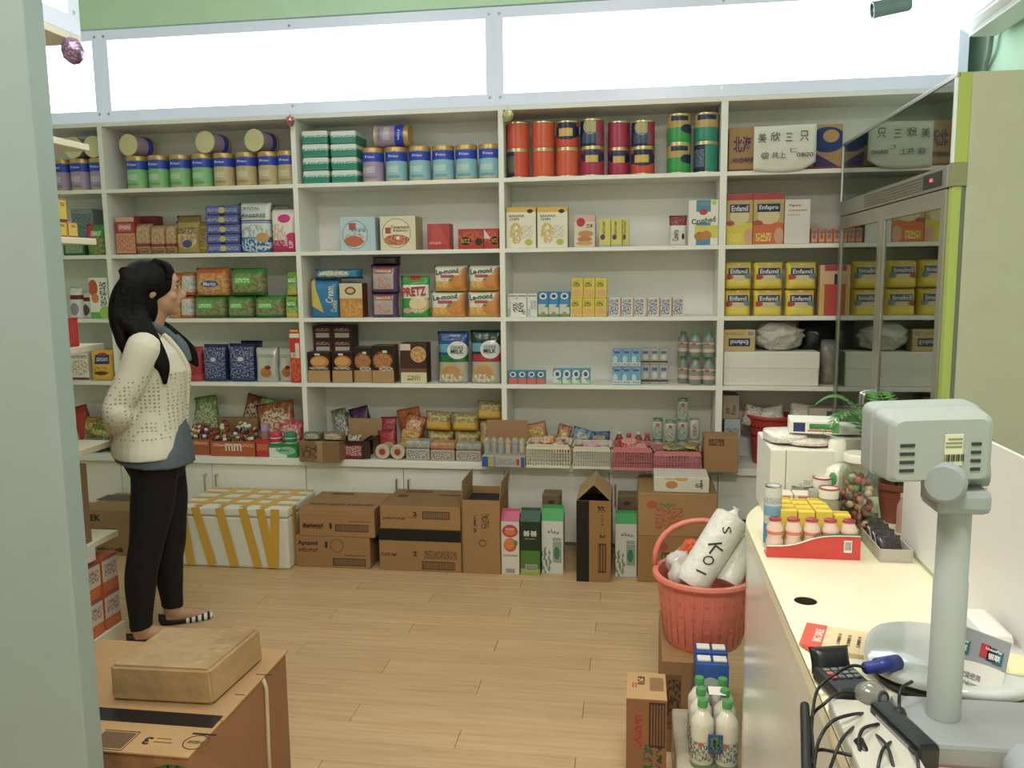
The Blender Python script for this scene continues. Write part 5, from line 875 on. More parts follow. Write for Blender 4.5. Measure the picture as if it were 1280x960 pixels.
# big cartons right
_, z1 = S('carton', 'large brown carton with red and green print, lower of the pair', 'carton', 0., 797, 882, 671, kraft('right_low', 'a0743f', [('r', .45, .3, .1, .36, '5c4228'), ('s', .45, .3, .09, .32, 'a0743f', 20, 1), ('e', .35, .78, .1, .1, 'a85038')]), y=-.43, d=.365)
c3, z1 = S('carton', 'large brown carton with red and green print, upper of the pair', 'carton', z1+.001, 797.5, 896.5, 617, kraft('right_up', 'ab8050', [('r', .4, .42, .18, .25, 'b0583c'), ('t', .4, .42, .18, .25, 'ab8050', 12, 8), ('t', .38, .72, .11, .05, '4c7c40', 14, 16), ('e', .18, .73, .07, .09, 'b05840')], side='96703f'), y=-.43, d=.365)
S('cookie_carton', 'white flat cookie box lying on the large brown carton', 'box', z1+.001, 817.5, 886.5, 597, mat('flat_cookie_box', 'd6d0c2', [('e', .32, .5, .11, .26, 'c08a48'), ('t', .32, .88, .12, .05, '8c7c5c', 24, 30), ('e', .5, .9, .12, .14, 'd0a050'), ('t', .86, .55, .02, .3, '2c2a28', 4, 12)]), y=-.41, d=.2, txt=[('KO', .82, .5, .07, .5, '2a2622', PI/2)])
p = ony(925, 640, -.5); t = empty('black_crate', (p.x+.06, -.42, 0)); tag(t, 'black plastic crate with green pack beside the right cartons', 'crate'); bk = solid('171717', .4)
for a in ((-.16, .16, -.14, -.135), (-.16, .16, .135, .14), (-.16, -.155, -.135, .135), (.155, .16, -.135, .135)): boxo('panel', bk, t, *a, .0, .30, .001)
boxo('base', bk, t, -.155, .155, -.135, .135, 0, .01, 0)
o = obj('green_pack', bag_me(.2, .14, .07, 3, .06, 4., .005, False), bagm('4ca038', '8cc048', 'c8d848'), None, (p.x+.08, -.42, .235)); tag(o, 'bright green snack pack inside the black crate', 'pack'); boxo('crate_filler', kraft('filler'), t, -.15, .15, -.13, .13, .0105, .23, .002)
# left carton behind the woman
ek, z1 = S('carton', 'brown carton with black Korean and Chinese lettering behind the woman', 'carton', 0., 108, 172, 634, kraft('ek', '9c7a58', [('t', .3, .5, .3, .06, '5c3c50', 26, 20)]), y=-.36, d=.3, txt=[('EK', .2, .77, .2, .13, '2c2220', 0, .03), ('구', .9, .42, .18, .16, '5c3450', 0, .02), ('8包×24袋', .44, .12, .5, .1, '2c2220')])
h_ = z1; boxo('tape', solid('17171a', .3), ek, -.18, .18, -.02, .10, z1+.0, z1+.001, 0); boxo('flap', kraft('ekflap', 'b0906c'), ek, -.18, .18, -.151, -.149, z1-.02, z1+.025, 0)  # black sheet paints the shaded inside of the open carton top
# foam box with yellow tape
A, B_, zb, h = place(0., 224, 360, 634, -.47); w = B_-A; d = .40
t = empty('foam_box', ((A+B_)/2, -.47+d/2, 0)); tag(t, 'white foam box wrapped in yellow tape strips', 'box')
fm = mat('foam', 'dedbd0', rough=.75, bump=.15, bscale=120, mottle=.03)
boxo('body', fm, t, -w/2, w/2, -d/2, d/2, 0, h*.84, .012); boxo('lid', fm, t, -w/2-.004, w/2+.004, -d/2-.004, d/2+.004, h*.845, h, .012)
tape = mat('yellow_tape', 'd8a41c', rough=.3)
tapes = [0]
def strip(p0, p1, wd, nrm, off=.0012):
    tapes[0] += 1; off += .0004*(tapes[0] % 4)
    p0, p1, nrm = Vector(p0), Vector(p1), Vector(nrm); s = (p1-p0).normalized().cross(nrm)*wd/2; bm = bmesh.new()
    V = [bm.verts.new(q+nrm*o_) for o_ in (0, off) for q in (p0-s, p0+s, p1+s, p1-s)]
    for f in ((3, 2, 1, 0), (4, 5, 6, 7), (0, 1, 5, 4), (1, 2, 6, 5), (2, 3, 7, 6), (3, 0, 4, 7)): bm.faces.new([V[i] for i in f])
    obj('tape_strip', from_bm(bm), tape, t)
sc_ = w/136.
for xt, xb in ((229, 238), (247, 265), (277, 293), (306, 322), (328, 340), (346, 342)):
    if xt > 226: strip(((xt-292)*sc_, -d/2-.0042, h-.004), ((xb-292)*sc_, -d/2-.0042, .01), .048, (0, -1, 0))
for xt in (250, 279, 306, 331): strip(((xt-292)*sc_, -d/2+.002, h+.0002), ((xt-292)*sc_+.05, d/2-.004, h+.0002), .045, (0, 0, 1))
for yy in (-.13, -.03, .08, .17): strip((-w/2, yy, h+.0008), (w/2, yy, h+.0008), .035, (0, 0, 1))
strip((w/2+.0042, -.12, h-.004), (w/2+.0042, -.10, .01), .045, (1, 0, 0))
# ================================================================== near left: big carton, wrapped box
A = onz(357, 814, .40); bx1, by1 = A.x, A.y; bx0 = -.98; by0 = onz(200, 941, .40).y; ta, tb_ = onz(200, 905, .40).y, onz(200, 889, .40).y
t = empty('large_carton', ((bx0+bx1)/2, (by0+by1)/2, 0)); tag(t, 'large brown carton with black tape stripe under the wrapped box', 'carton'); cx_, cy_ = t.location.x, t.location.y
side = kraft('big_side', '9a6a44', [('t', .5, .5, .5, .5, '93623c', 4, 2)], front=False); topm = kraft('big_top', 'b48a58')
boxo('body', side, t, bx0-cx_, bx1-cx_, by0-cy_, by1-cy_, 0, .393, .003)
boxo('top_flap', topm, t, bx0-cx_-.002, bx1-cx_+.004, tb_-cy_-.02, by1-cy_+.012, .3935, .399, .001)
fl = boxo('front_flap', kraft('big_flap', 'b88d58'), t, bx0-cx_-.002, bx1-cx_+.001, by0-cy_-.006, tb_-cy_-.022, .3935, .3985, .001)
boxo('tape', solid('15161a', .3), t, bx0-cx_, bx1-cx_-.006, ta-cy_, tb_-cy_, .3992, .3998, 0)
fx, fy, fz = fl.location.x+cx_, fl.location.y+cy_, .0052
def fpx(px, py): q = onz(px, py, .3985); return q.x-fx, q.y-fy
a0, a1 = fpx(110, 933), fpx(172, 917); bm = bmesh.new()
for k in range(16): u = a0[0]+(a1[0]-a0[0])*k/16; bm_box(bm, u, u+.0036, a0[1], a1[1], fz, fz+.0005)
bm_box(bm, a0[0]-.005, a1[0]+.005, a0[1]-.008, a0[1]-.005, fz, fz+.0005); bm_box(bm, a0[0]-.005, a1[0]+.005, a1[1]+.005, a1[1]+.008, fz, fz+.0005); bm_box(bm, a1[0]+.003, a1[0]+.005, a0[1]-.008, a1[1]+.008, fz, fz+.0005)
obj('barcode_print', from_bm(bm), solid('3c2c1c', .7), fl)
c = fpx(184, 926); text(fl, '3', c[0], c[1], fz+.0003, .020, .034, '2a1e14', face='z', roll=PI, bold=.03)
c = fpx(204, 925)
for k in range(2): boxo('printed_mark', solid('6a4c30', .7), fl, c[0]-.02, c[0]+.03-.01*k, c[1]-.012+k*.016, c[1]-.009+k*.016, fz-.0002, fz+.0004, 0)
c = fpx(245, 928); obj('stamp_ring', lathe_me([(.030, fz), (.033, fz), (.033, fz+.0006), (.030, fz+.0006)], 28), solid('4a3420', .7), fl, (c[0], c[1], 0)); text(fl, 'SEGENS', c[0], c[1], fz+.0003, .045, .012, '4a3420', face='z'); boxo('printed_mark', solid('2a1e14', .7), fl, c[0]-.03, c[0]+.035, c[1]+.034, c[1]+.042, fz-.0002, fz+.0004, 0)
for px, py, w_, h_ in ((330, 843, .05, .004), (312, 836, .004, .03), (300, 868, .03, .003)):
    q_ = onz(px, py, .40); boxo('printed_mark', solid('3c2c1c', .7), t, q_.x-cx_-w_/2, q_.x-cx_+w_/2, q_.y-cy_-h_/2, q_.y-cy_+h_/2, .3991, .3996, 0)
obj('strap', tube_me([(bx1-cx_+.002, .12, .392), (bx1-cx_+.006, .13, .36), (bx1-cx_+.004, .13, .2), (bx1-cx_+.004, .125, .0)], .006, 8), solid('c8bc98', .4), t)
pc = onz(222, 950, .37).x-cx_
obj('palm_print', box_me(.03, .002, .12, 0), solid('3c5c34', .6), t, (pc, by0-cy_-.0012, .25))
for s in (-1, 1):
    for k in range(3): obj('palm_print', box_me(.09, .002, .014, 0), solid('3c5c34', .6), t, (pc+s*.05, by0-cy_-.0012, .345-.025*k), (0, s*(.3+.35*k), 0))
q1 = onz(262, 882, .40); zt = ony(261, 838, q1.y).z
TQ = [onz(136, 832, zt), onz(261, 838, zt), onz(325, 784.5, zt), onz(205, 783.5, zt)]; ctr = sum(TQ, Vector())/4
wrapm = mat('plastic_wrapped_kraft', 'b08c5c', rough=.25, bump=.6, bscale=22, mottle=.12, mscale=9, coat=.7)
bm = bmesh.new(); lo_ = [bm.verts.new((p.x-ctr.x+(.006 if i in (1, 2) else 0), p.y-ctr.y, 0)) for i, p in enumerate(TQ)]; hi_ = [bm.verts.new((p.x-ctr.x, p.y-ctr.y, zt-.4)) for p in TQ]
for i in range(4): j_ = (i+1) % 4; bm.faces.new((lo_[i], lo_[j_], hi_[j_], hi_[i]))
bm.faces.new(lo_[::-1]); bm.faces.new(hi_); bmesh.ops.recalc_face_normals(bm, faces=bm.faces); bmesh.ops.bevel(bm, geom=bm.edges[:], offset=.008, segments=3, affect='EDGES')
o = obj('wrapped_box', from_bm(bm), wrapm, None, (ctr.x, ctr.y, .4002)); tag(o, 'flat brown box wrapped in shiny film on the large carton', 'box')
# ================================================================== near right pile
zc = .33
S('carton', 'brown carton under the orange-red basket', 'carton', 0., 827, 874, 827, kraft('under', '9a7042', [('r', .3, .55, .22, .3, '7a5830'), ('t', .3, .6, .2, .2, '4a3420', 6, 6), ('r', .5, .32, .5, .01, '5c4228'), ('r', .8, .1, .15, .08, '2c2018')]), y=-1.96, d=.42)
o_ = bpy.context.scene.objects
uc = [o for o in o_ if o.get('label') == 'brown carton under the orange-red basket'][0]
boxo('barcode_patch', mat('barcode_patch', '9c7646', [('s', .5, .5, .5, .5, '3c2a1c', 8, 1)], front=False), uc, -.055, .02, -.17, -.05, uc.dimensions.z, uc.dimensions.z+.0006, 0)
zu = uc.dimensions.z+.001
A = onz(783, 872, .345); Bq = onz(834, 878, .345); 
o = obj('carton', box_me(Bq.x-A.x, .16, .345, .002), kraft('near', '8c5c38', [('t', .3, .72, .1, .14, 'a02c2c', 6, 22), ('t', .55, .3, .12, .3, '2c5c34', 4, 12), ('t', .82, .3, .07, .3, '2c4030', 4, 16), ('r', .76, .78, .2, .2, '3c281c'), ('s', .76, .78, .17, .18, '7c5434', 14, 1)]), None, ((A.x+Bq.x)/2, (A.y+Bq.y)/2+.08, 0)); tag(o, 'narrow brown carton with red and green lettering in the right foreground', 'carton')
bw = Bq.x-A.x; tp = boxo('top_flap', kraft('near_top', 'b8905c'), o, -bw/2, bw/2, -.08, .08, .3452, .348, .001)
text(tp, 'RC:8', -.015, .03, .0032, .05, .022, '2c2018', face='z', roll=PI/2); text(tp, 'll', -.035, .0, .0032, .012, .03, 'b03030', face='z'); boxo('barcode_patch', mat('barcode_patch2', '8c643c', [('s', .5, .5, .5, .5, '3c2a1c', 10, 1)], front=False), tp, .01, .05, -.03, .05, .003, .0035, 0)
# shrink-wrapped tray of cans
tx0, tx1, ty0, ty1, tz = .852, 1.026, -2.33, -1.975, .165
t = empty('can_tray', ((tx0+tx1)/2, (ty0+ty1)/2, 0)); tag(t, 'shrink-wrapped tray of pale cans on the floor by the counter', 'tray'); 
boxo('tray_card', kraft('tray', 'a89270'), t, -(tx1-tx0)/2, (tx1-tx0)/2, -(ty1-ty0)/2, (ty1-ty0)/2, 0, .05, .002)
for i in range(3):
    for j in range(6): obj('can', lathe_me([(0, .001), (.022, .001), (.026, .012), (.026, .148), (.022, .16), (0, .158)], 14), mat('pale_can', 'c8c0a8', rough=.3, metal=.3) if (i, j) == (0, 0) else bpy.data.materials['pale_can'], t, (-(tx1-tx0)/2+.027+i*.0529, -(ty1-ty0)/2+.028+j*.0545, .0505-.05+.002))
boxo('shrink_wrap', mat('wrap_film', 'd8ccb4', rough=.15, alpha=.6, bump=.5, bscale=40), t, -(tx1-tx0)/2-.001, (tx1-tx0)/2+.001, -(ty1-ty0)/2-.001, (ty1-ty0)/2+.001, .05, tz, .01)
# milk cartons
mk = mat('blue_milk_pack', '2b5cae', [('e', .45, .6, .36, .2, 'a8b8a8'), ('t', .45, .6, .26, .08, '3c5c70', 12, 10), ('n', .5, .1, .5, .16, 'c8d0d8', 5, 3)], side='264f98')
for i, y in enumerate((-2.035, -2.105)):
    A = ony(869+i*1.5, 820, y); Bq = ony(910+i*2, 820, y); h = .385-tz-.006*i
    o = obj('milk_carton', box_me(Bq.x-A.x, .062, h, .003), mk, None, ((A.x+Bq.x)/2, y+.031, tz+.002)); tag(o, ['blue milk carton behind, with white folded top', 'blue milk carton in front, with white folded top'][i], 'carton', 'blue milk cartons by the counter')
    for a in (-.024, .024): boxo('cap_strip', solid('e0e0dc', .4), o, a-.02, a+.02, -.018, .014, h, h+.008, .003)
# bottle pack
t = empty('bottle_pack', (.957, -2.222, tz+.002)); tag(t, 'pack of six milky bottles with green caps beside the counter', 'bottle pack')
mb_ = mat('milky_bottle', 'd4d2c0', [('r', .5, .05, .6, .06, '5c8a68'), ('r', .5, .28, .6, .2, 'c0c8c0'), ('t', .5, .3, .5, .16, '5c6c6c', 8, 8), ('e', .4, .42, .1, .04, 'c04c40')], front=False, rough=.2)
bme = lathe_me([(0, 0), (.029, 0), (.0325, .006), (.0325, .125), (.031, .138), (.015, .163), (.012, .165), (.012, .178), (0, .178)], 20); cme = lathe_me([(0, .176), (.0145, .176), (.0145, .192), (.013, .196), (0, .196)], 16)
for i in range(2):
    for j in range(3):
        b_ = obj('bottle', bme, mb_, t, (-.034+i*.068, -.066+j*.066, 0)); obj('cap', cme, gcap, b_)
boxo('pack_label', mat('pack_label', '2c4c8c', [('e', .5, .5, .4, .4, '182038'), ('n', .5, .5, .5, .4, '4c8c5c', 3, 3)]), t, -.02, .02, -.1015, -.0985, .055, .11, .001); boxo('price_note', mat('price_note', 'e4e0dc', [('t', .4, .5, .3, .4, 'c8787c', 8, 8)], front=False), t, -.012, .035, -.02, .03, .1865, .1875, 0)
boxo('shrink_wrap', glass_mat('bottle_film', .08, 'ffffff', .1), t, -.068, .068, -.1, .1, .002, .14, .02)
# orange-red basket with bags
by = -1.78; p = ony(880, 735, by); rim = .168; zr = ony(872, 738, by-rim).z; 
tb, rm = tub_basket(p.x, 0, by, zu, .128, .158, zr-zu, 'orange-red plastic basket filled with rolled plastic bags', 'f0806a', 'shopping_basket')
h = zr-zu
for i in range(16):
    a = PI+i*PI/15*1.0; obj('rib', tube_me([(.132*math.cos(a), .132*math.sin(a), .02), (.159*math.cos(a), .159*math.sin(a), h-.015)], .0011, 5), rm, tb)
for j in range(3):
    for i in range(9):
        a = PI*1.05+(i+.5)*PI*.9/9; zz = h*(.3+.2*j); r2 = .128+.03*zz/h; obj('slot', box_me(.016, .003, .012, .001, 1), solid('d8604c', .4), tb, (r2*math.cos(a), r2*math.sin(a), zz), (0, 0, a+PI/2))
arc = [(-.165*math.cos(PI*k/14), .05+.09*math.sin(PI*k/14)*.6, h+.005+.145*math.sin(PI*k/14)**.8) for k in range(15)]
obj('handle', tube_me(arc, .010, 8), rm, tb)
rb_m = mat('white_bag_roll', 'e0ded6', rough=.3, bump=.5, bscale=30)
def roll(p0, p1, r, label, letters=()):
    p0, p1 = Vector(p0), Vector(p1); L_ = (p1-p0).length; q = (p1-p0).to_track_quat('Z', 'Y').to_euler()
    o = obj('bag_roll', lathe_me([(0, .002), (r*.9, 0), (r*.98, .006), (r, .03), (r*.99, L_*.5), (r, L_-.03), (r*.97, L_-.008), (r*.8, L_), (r*.35, L_+.004), (r*.15, L_+.02), (r*.3, L_+.028), (0, L_+.03)], 24), rb_m, None, p0, q); tag(o, label, 'bag roll'); 
    return o, L_, q
cx = p.x
o, L_, q = roll((cx-.05, by-.075, zr-.02), (cx+.09, by-.0, zr+.20), .058, 'large white roll of plastic bags lettered OK in the basket')
def decal(o, s, zz, r, size, ang):
    # lettering lying on the roll's skin, facing the shop
    inv = o.matrix_basis.to_3x3().inverted(); face = inv @ Vector((.15, -.8, .45)); face.z = 0; face.normalize(); zax = Vector((0, 0, 1)); x = zax.cross(face).normalized()
    M = Matrix((x, zax, face)).transposed() @ Matrix.Rotation(ang, 3, 'Z'); tx = obj('lettering', text_me(s, .0), solid('2a2c30', .5), o, Vector((0, 0, zz))+face*(r+.001)+x*.0, M.to_euler()); tx.scale = (size*.8, size, .03)
decal(o, 'O', .10, .058, .038, -.9); decal(o, 'K', .145, .058, .045, -.9); decal(o, 'S', .215, .058, .028, -.9); decal(o, '/', .055, .058, .03, -.9)
roll((cx+.066, by-.055, zr-.02), (cx+.14, by+.045, zr+.11), .045, 'smaller white bag roll behind the counter edge in basket')
bm = bmesh.new(); bm_box(bm, -.04, .04, -.025, .025, -.05, .05); bmesh.ops.bevel(bm, geom=bm.edges[:], offset=.012, segments=2, affect='EDGES')
o = obj('orange_pouch', from_bm(bm), solid('e0663c', .3), None, (cx-.045, by+.02, zr+.055), (.3, .5, .2)); tag(o, 'orange soft pouch poking out of the basket', 'pouch')
for i, (dx, dy, dz, s) in enumerate(((-.085, -.01, .035, 1.), (-.085, -.055, .012, .9), (-.075, .05, .03, .8))):
    bm = bmesh.new(); bmesh.ops.create_icosphere(bm, subdivisions=3, radius=.042*s)
    for v in bm.verts: v.co *= 1+.35*noise.noise(v.co*38+Vector((i*9, 0, 0)))
    o = obj('crumpled_bag', from_bm(bm, 'crumple', True), mat('thin_plastic', 'e4dcd8', rough=.2, trans=.3), None, (cx+dx, by+dy, zr+dz)); tag(o, ['crumpled clear plastic bag under the basket handle', 'crumpled clear plastic bag at the basket left rim', 'crumpled clear plastic bag beside the orange pouch'][i], 'plastic bag', 'crumpled bags in the basket')
# ================================================================== counter
CZ = .92
def rounded_plan(inset=0., n=10):
    x0 = 1.010+inset; pts = [(x0, -5.2), (x0, -2.46)]
    for k in range(1, n+1):
        a = PI/2*k/n; pts.append((x0+.26*(1-math.cos(a)), -2.46+(.34-inset)*math.sin(a)))
    pts += [(1.50, -2.12-inset), (1.50, -5.2)]; return pts
def prism(pts, z0, z1, bev=0):
    bm = bmesh.new(); a = [bm.verts.new((x, y, z0)) for x, y in pts]; b = [bm.verts.new((x, y, z1)) for x, y in pts]; n = len(pts)
    for i in range(n): j = (i+1) % n; bm.faces.new((a[i], a[j], b[j], b[i]))
    bm.faces.new(a[::-1]); tf = bm.faces.new(b)
    if bev: bmesh.ops.bevel(bm, geom=[e for e in tf.edges], offset=bev, segments=2, affect='EDGES')
    return from_bm(bm, 'prism')
t = empty('shop_counter', (0, 0, 0)); tag(t, 'white shop counter with rounded end and cream top', 'counter')
# grommet hole through the top: recessed dark disc ring
topm = mat('cream_counter_top', 'e6dfc0', rough=.28, mottle=.02, mscale=4); bodym = mat('white_gloss_counter', 'd6d4cc', rough=.16, mottle=.02, mscale=2)
obj('body', prism(rounded_plan(.004), 0, CZ-.03), bodym, t); tp = obj('counter_top', prism(rounded_plan(0), CZ-.03, CZ, .003), topm, t)
hp = onz(1007, 751, CZ); hr = .022
bm = bmesh.new(); bmesh.ops.create_cone(bm, cap_ends=True, segments=28, radius1=hr, radius2=hr, depth=.2); cut = bpy.data.objects.new('cut', from_bm(bm)); COL.objects.link(cut); cut.location = (hp.x, hp.y, CZ)
for q_ in (tp,):
    md = q_.modifiers.new('hole', 'BOOLEAN'); md.object = cut; md.operation = 'DIFFERENCE'; dg = bpy.context.evaluated_depsgraph_get(); dg.update(); nm = bpy.data.meshes.new_from_object(q_.evaluated_get(dg)); q_.modifiers.clear(); q_.data = nm
bpy.data.objects.remove(cut)
obj('hole_liner', lathe_me([(0, -.03), (hr, -.03), (hr, -.001), (hr-.0015, -.001), (hr-.0015, -.028), (0, -.028)], 28), solid('3c3424', .6), t, (hp.x, hp.y, CZ))
# red pack of small drink bottles
A, Bq = onz(958, 696, CZ), onz(1074, 700, CZ); w = Bq.x-A.x; dp = w/5
t = empty('yoghurt_pack', ((A.x+Bq.x)/2, A.y+dp/2, CZ)); tag(t, 'shrink pack of small pink yoghurt bottles with red sleeve', 'drink pack')
r = w/10; hb = ony(1010, 648, A.y+r).z-CZ
bo = lathe_me([(0, 0), (r*.85, 0), (r*.97, .006), (r*.97, hb*.4), (r*.8, hb*.5), (r*.95, hb*.62), (r*.95, hb*.75), (r*.62, hb*.9), (r*.6, hb*.95), (0, hb*.95)], 18); fo = lathe_me([(0, hb*.94), (r*.7, hb*.94), (r*.72, hb*.985), (r*.6, hb), (0, hb)], 16)
bom = mat('pink_yoghurt', 'e0c0b0', [('r', .5, .66, .6, .05, 'd8786c')], front=False, rough=.25); foil = mat('crimson_foil', 'b83a50', rough=.25, metal=.4)
for i in range(5):
    for j in range(1): b_ = obj('yoghurt_bottle', bo, bom, t, (-w/2+r*(1+2*i), -dp/2+r+j*2*r, 0)); obj('foil_cap', fo, foil, b_)
bm = bmesh.new(); n = 24; lo, hi = [], []
for i in range(n+1):
    u = i/n; x = -w/2-.001+u*(w+.002); zz = hb*(.28+.34/(1+math.exp(-(u-.42)*11))); lo.append(bm.verts.new((x, 0, 0))); hi.append(bm.verts.new((x, 0, zz)))
for i in range(n): bm.faces.new((lo[i], lo[i+1], hi[i+1], hi[i]))
red = mat('red_sleeve', 'd03a34', rough=.22, mottle=.06, mscale=30)
o = obj('sleeve', from_bm(bm), red, t, (0, -dp/2-.002, 0)); sm = o.modifiers.new('thickness', 'SOLIDIFY'); sm.thickness = .0012; sm.offset = 0
zs = [hb*(.28+.34/(1+math.exp(-(i/n-.42)*11))) for i in range(n+1)]
obj('sleeve_edge', tube_me([(-w/2+i/n*w, -dp/2-.003, zs[i]+.002) for i in range(n+1)], .0018, 6), solid('dcd8d0', .3), t); obj('sleeve_stripe', tube_me([(-w/2+i/n*w, -dp/2-.003, zs[i]+.005) for i in range(n//2, n+1)], .0015, 6), solid('2c7c4c', .3), t)
boxo('barcode', mat('barcode_white', 'e0dcd8', [('s', .5, .55, .4, .35, '303030', 9, 1)]), t, w/2-.035, w/2-.018, -dp/2-.0045, -dp/2-.0032, hb*.2, hb*.52, 0); boxo('tray', red, t, -w/2, w/2, -dp/2, dp/2, -.0, .003, 0)
# yellow cubes and pink-white cartons
yc = mat('yellow_cube_carton', 'e2c81e', [('r', .5, .55, .5, .02, 'b89c14'), ('d', .5, .3, .5, .3, 'd4ba18', 1, 1)], rough=.35, front=False)
yrow = A.y+dp+.008; A2 = ony(975, 652, yrow); B2 = ony(1064.5, 655, yrow); ww = (B2.x-A2.x)/4; hy = ony(1020, 639, yrow).z-CZ
for j in range(3):
    for i in range(4):
        if j and i == 3: continue
        o = obj('yellow_carton', box_me(ww-.002, ww-.002, hy-.002*(i % 2)-.006*(i == 3), .002), yc, None, (A2.x+ww*(i+.5), yrow+ww/2+j*ww, CZ), (0, 0, 0)); tag(o, f'small yellow drink carton, {ORD[i]} from the left in the {["front", "middle", "back"][j]} row', 'carton', 'yellow drink cartons on the counter')
        boxo('top_fold', solid('d0b41a', .35), o, -ww*.42, ww*.42, -.002, .002, hy-.002*(i % 2)-.006*(i == 3), hy+.003-.002*(i % 2)-.006*(i == 3), 0)
ypk = yrow+3*ww+.02
for i, (a, b) in enumerate(((971, 992), (993, 1015))):
    P, Q = ony(a, 622, ypk), ony(b, 622, ypk); o = obj('pink_carton', box_me(Q.x-P.x-.001, .045, ony(990, 618, ypk).z-CZ, .002), mat('pink_white_carton', 'e0d4c4', [('r', .5, .9, .3, .06, 'd07c70')], rough=.4), None, ((P.x+Q.x)/2, ypk+.0225, CZ)); tag(o, ['white and pink carton behind the yellow cartons, left', 'white and pink carton behind the yellow cartons, right'][i], 'carton', 'pink cartons on the counter')
# blue-white can, jars
def can2(px, pyb, ytop, r, label, m_, nm='drink_can', y=None, cat='can'):
    yv = y; p = ony(px, (pyb+ytop)/2, yv); h = ony(px, ytop, yv).z-CZ
    o = obj(nm, lathe_me([(0, .001), (r*.8, 0), (r, .008), (r, h-.012), (r*.9, h-.003), (r*.88, h), (r*.8, h-.003), (0, h-.004)], 24), m_, None, (p.x, yv, CZ)); tag(o, label, cat); obj('rim', lathe_me([(r*.85, h-.002), (r*.92, h-.002), (r*.92, h+.002), (r*.85, h+.002)], 24), chrome, o); return o, p, h
can2(966, 655, 607, .020, 'pale can with blue band beside the yellow cartons', mat('blue_white_can', 'c0c4c0', [('r', .5, .62, .6, .08, '6ca4c4'), ('d', .5, .25, .6, .16, '3c9ad0', 1, -.5), ('t', .5, .78, .6, .05, '8c9490', 14, 20)], front=False, rough=.25), y=yrow+.02)
can2(1001, 650, 606, .034, 'short grey can behind the pink cartons', mat('grey_can', 'a8ac9c', mottle=.2, mscale=30, metal=.5, rough=.3), y=ypk+.09)
for i, (px, yt, y, r, lab) in enumerate(((1027, 597, ypk+.06, .024, 'small clear jar with red-rimmed lid, farther one'), (1036, 610, yrow+.10, .024, 'small clear jar with red-rimmed lid, nearer one'), (1020, 612, ypk+.0, .02, 'small grey lidded jar between the jars and cartons'))):
    p = ony(px, 620, y); h = ony(px, yt, y).z-CZ
    o = obj('glass_jar', lathe_me([(0, 0), (r*.95, 0), (r, .006), (r, h*.72), (r*.85, h*.82), (0, h*.82)], 22), mat('jar_glass', 'b8b098', rough=.12, trans=.35), None, (p.x, y, CZ)); tag(o, lab, 'jar'); l_ = obj('lid', lathe_me([(0, h*.82), (r*.95, h*.82), (r*.95, h*.97), (r*.9, h), (0, h)], 22), solid('d8d4c8' if i < 2 else '9c9c8c', .3), o)
    if i < 2: obj('lid_ring', lathe_me([(r*.82, h-.001), (r*.98, h-.001), (r*.98, h+.002), (r*.82, h+.002)], 22), solid('b84848', .4), l_)
# lotion bottle
yl = -2.40; p = ony(1045, 600, yl); h = ony(1047, 575, yl).z-CZ
o = obj('lotion_bottle', lathe_me([(0, 0), (.034, 0), (.038, .008), (.038, h*.78), (.034, h*.9), (.02, h*.97), (.016, h), (0, h)], 28), mat('white_lotion', 'e2e2da', [('e', .3, .75, .12, .1, '3ca04c'), ('t', .5, .5, .3, .06, '4c5c70', 10, 12), ('r', .72, .3, .16, .16, '3c78b0'), ('r', .72, .3, .06, .06, 'b82c34')], front=False, rough=.3), None, (p.x, yl, CZ)); tag(o, 'white lotion bottle with flip cap and green leaf print', 'bottle')
obj('cap', lathe_me([(0, h), (.022, h), (.022, h+.045), (.018, h+.052), (0, h+.052)], 22), solid('dedcd2', .35), o); text(o, 'DIME', .0, -.039, h*.47, .05, .02, '34485c')
# candy jar
yj = -2.50; p = ony(1072, 640, yj); h = ony(1072, 572, yj).z-CZ
t = empty('candy_jar', (p.x, yj, CZ)); tag(t, 'large clear jar of colourful wrapped candies on the counter', 'jar'); r = .046
obj('jar_body', lathe_me([(0, 0), (r*.95, 0), (r, .008), (r, h*.8), (r*.92, h*.88), (r*.75, h*.93), (r*.75, h*.96)], 28), glass_mat('jar_clear', .10, 'f2efe6', .06), t)
obj('lid', lathe_me([(0, h*.96), (r*.82, h*.96), (r*.82, h*1.04), (r*.75, h*1.06), (0, h*1.06)], 24), mat('jar_lid', 'd8cfc4', rough=.25), t)
cm = bpy.data.meshes; bm = bmesh.new(); bmesh.ops.create_icosphere(bm, subdivisions=1, radius=.0105); cme_ = from_bm(bm, 'candy', True); rr = random.Random(5)
cc = [solid(c, .25) for c in ('b84a3c', '8c5a4c', '5c8a48', 'c8b8a8', '4c6c8c', '8c3c40', 'a87860')]
for k in range(130):
    a = rr.random()*2*PI; q = (r-.013)*math.sqrt(rr.uniform(.25, 1)); z = .012+rr.random()*h*.72; obj('candy', cme_, rr.choice(cc), t, (q*math.cos(a), q*math.sin(a), z), (rr.random(), rr.random(), rr.random()))
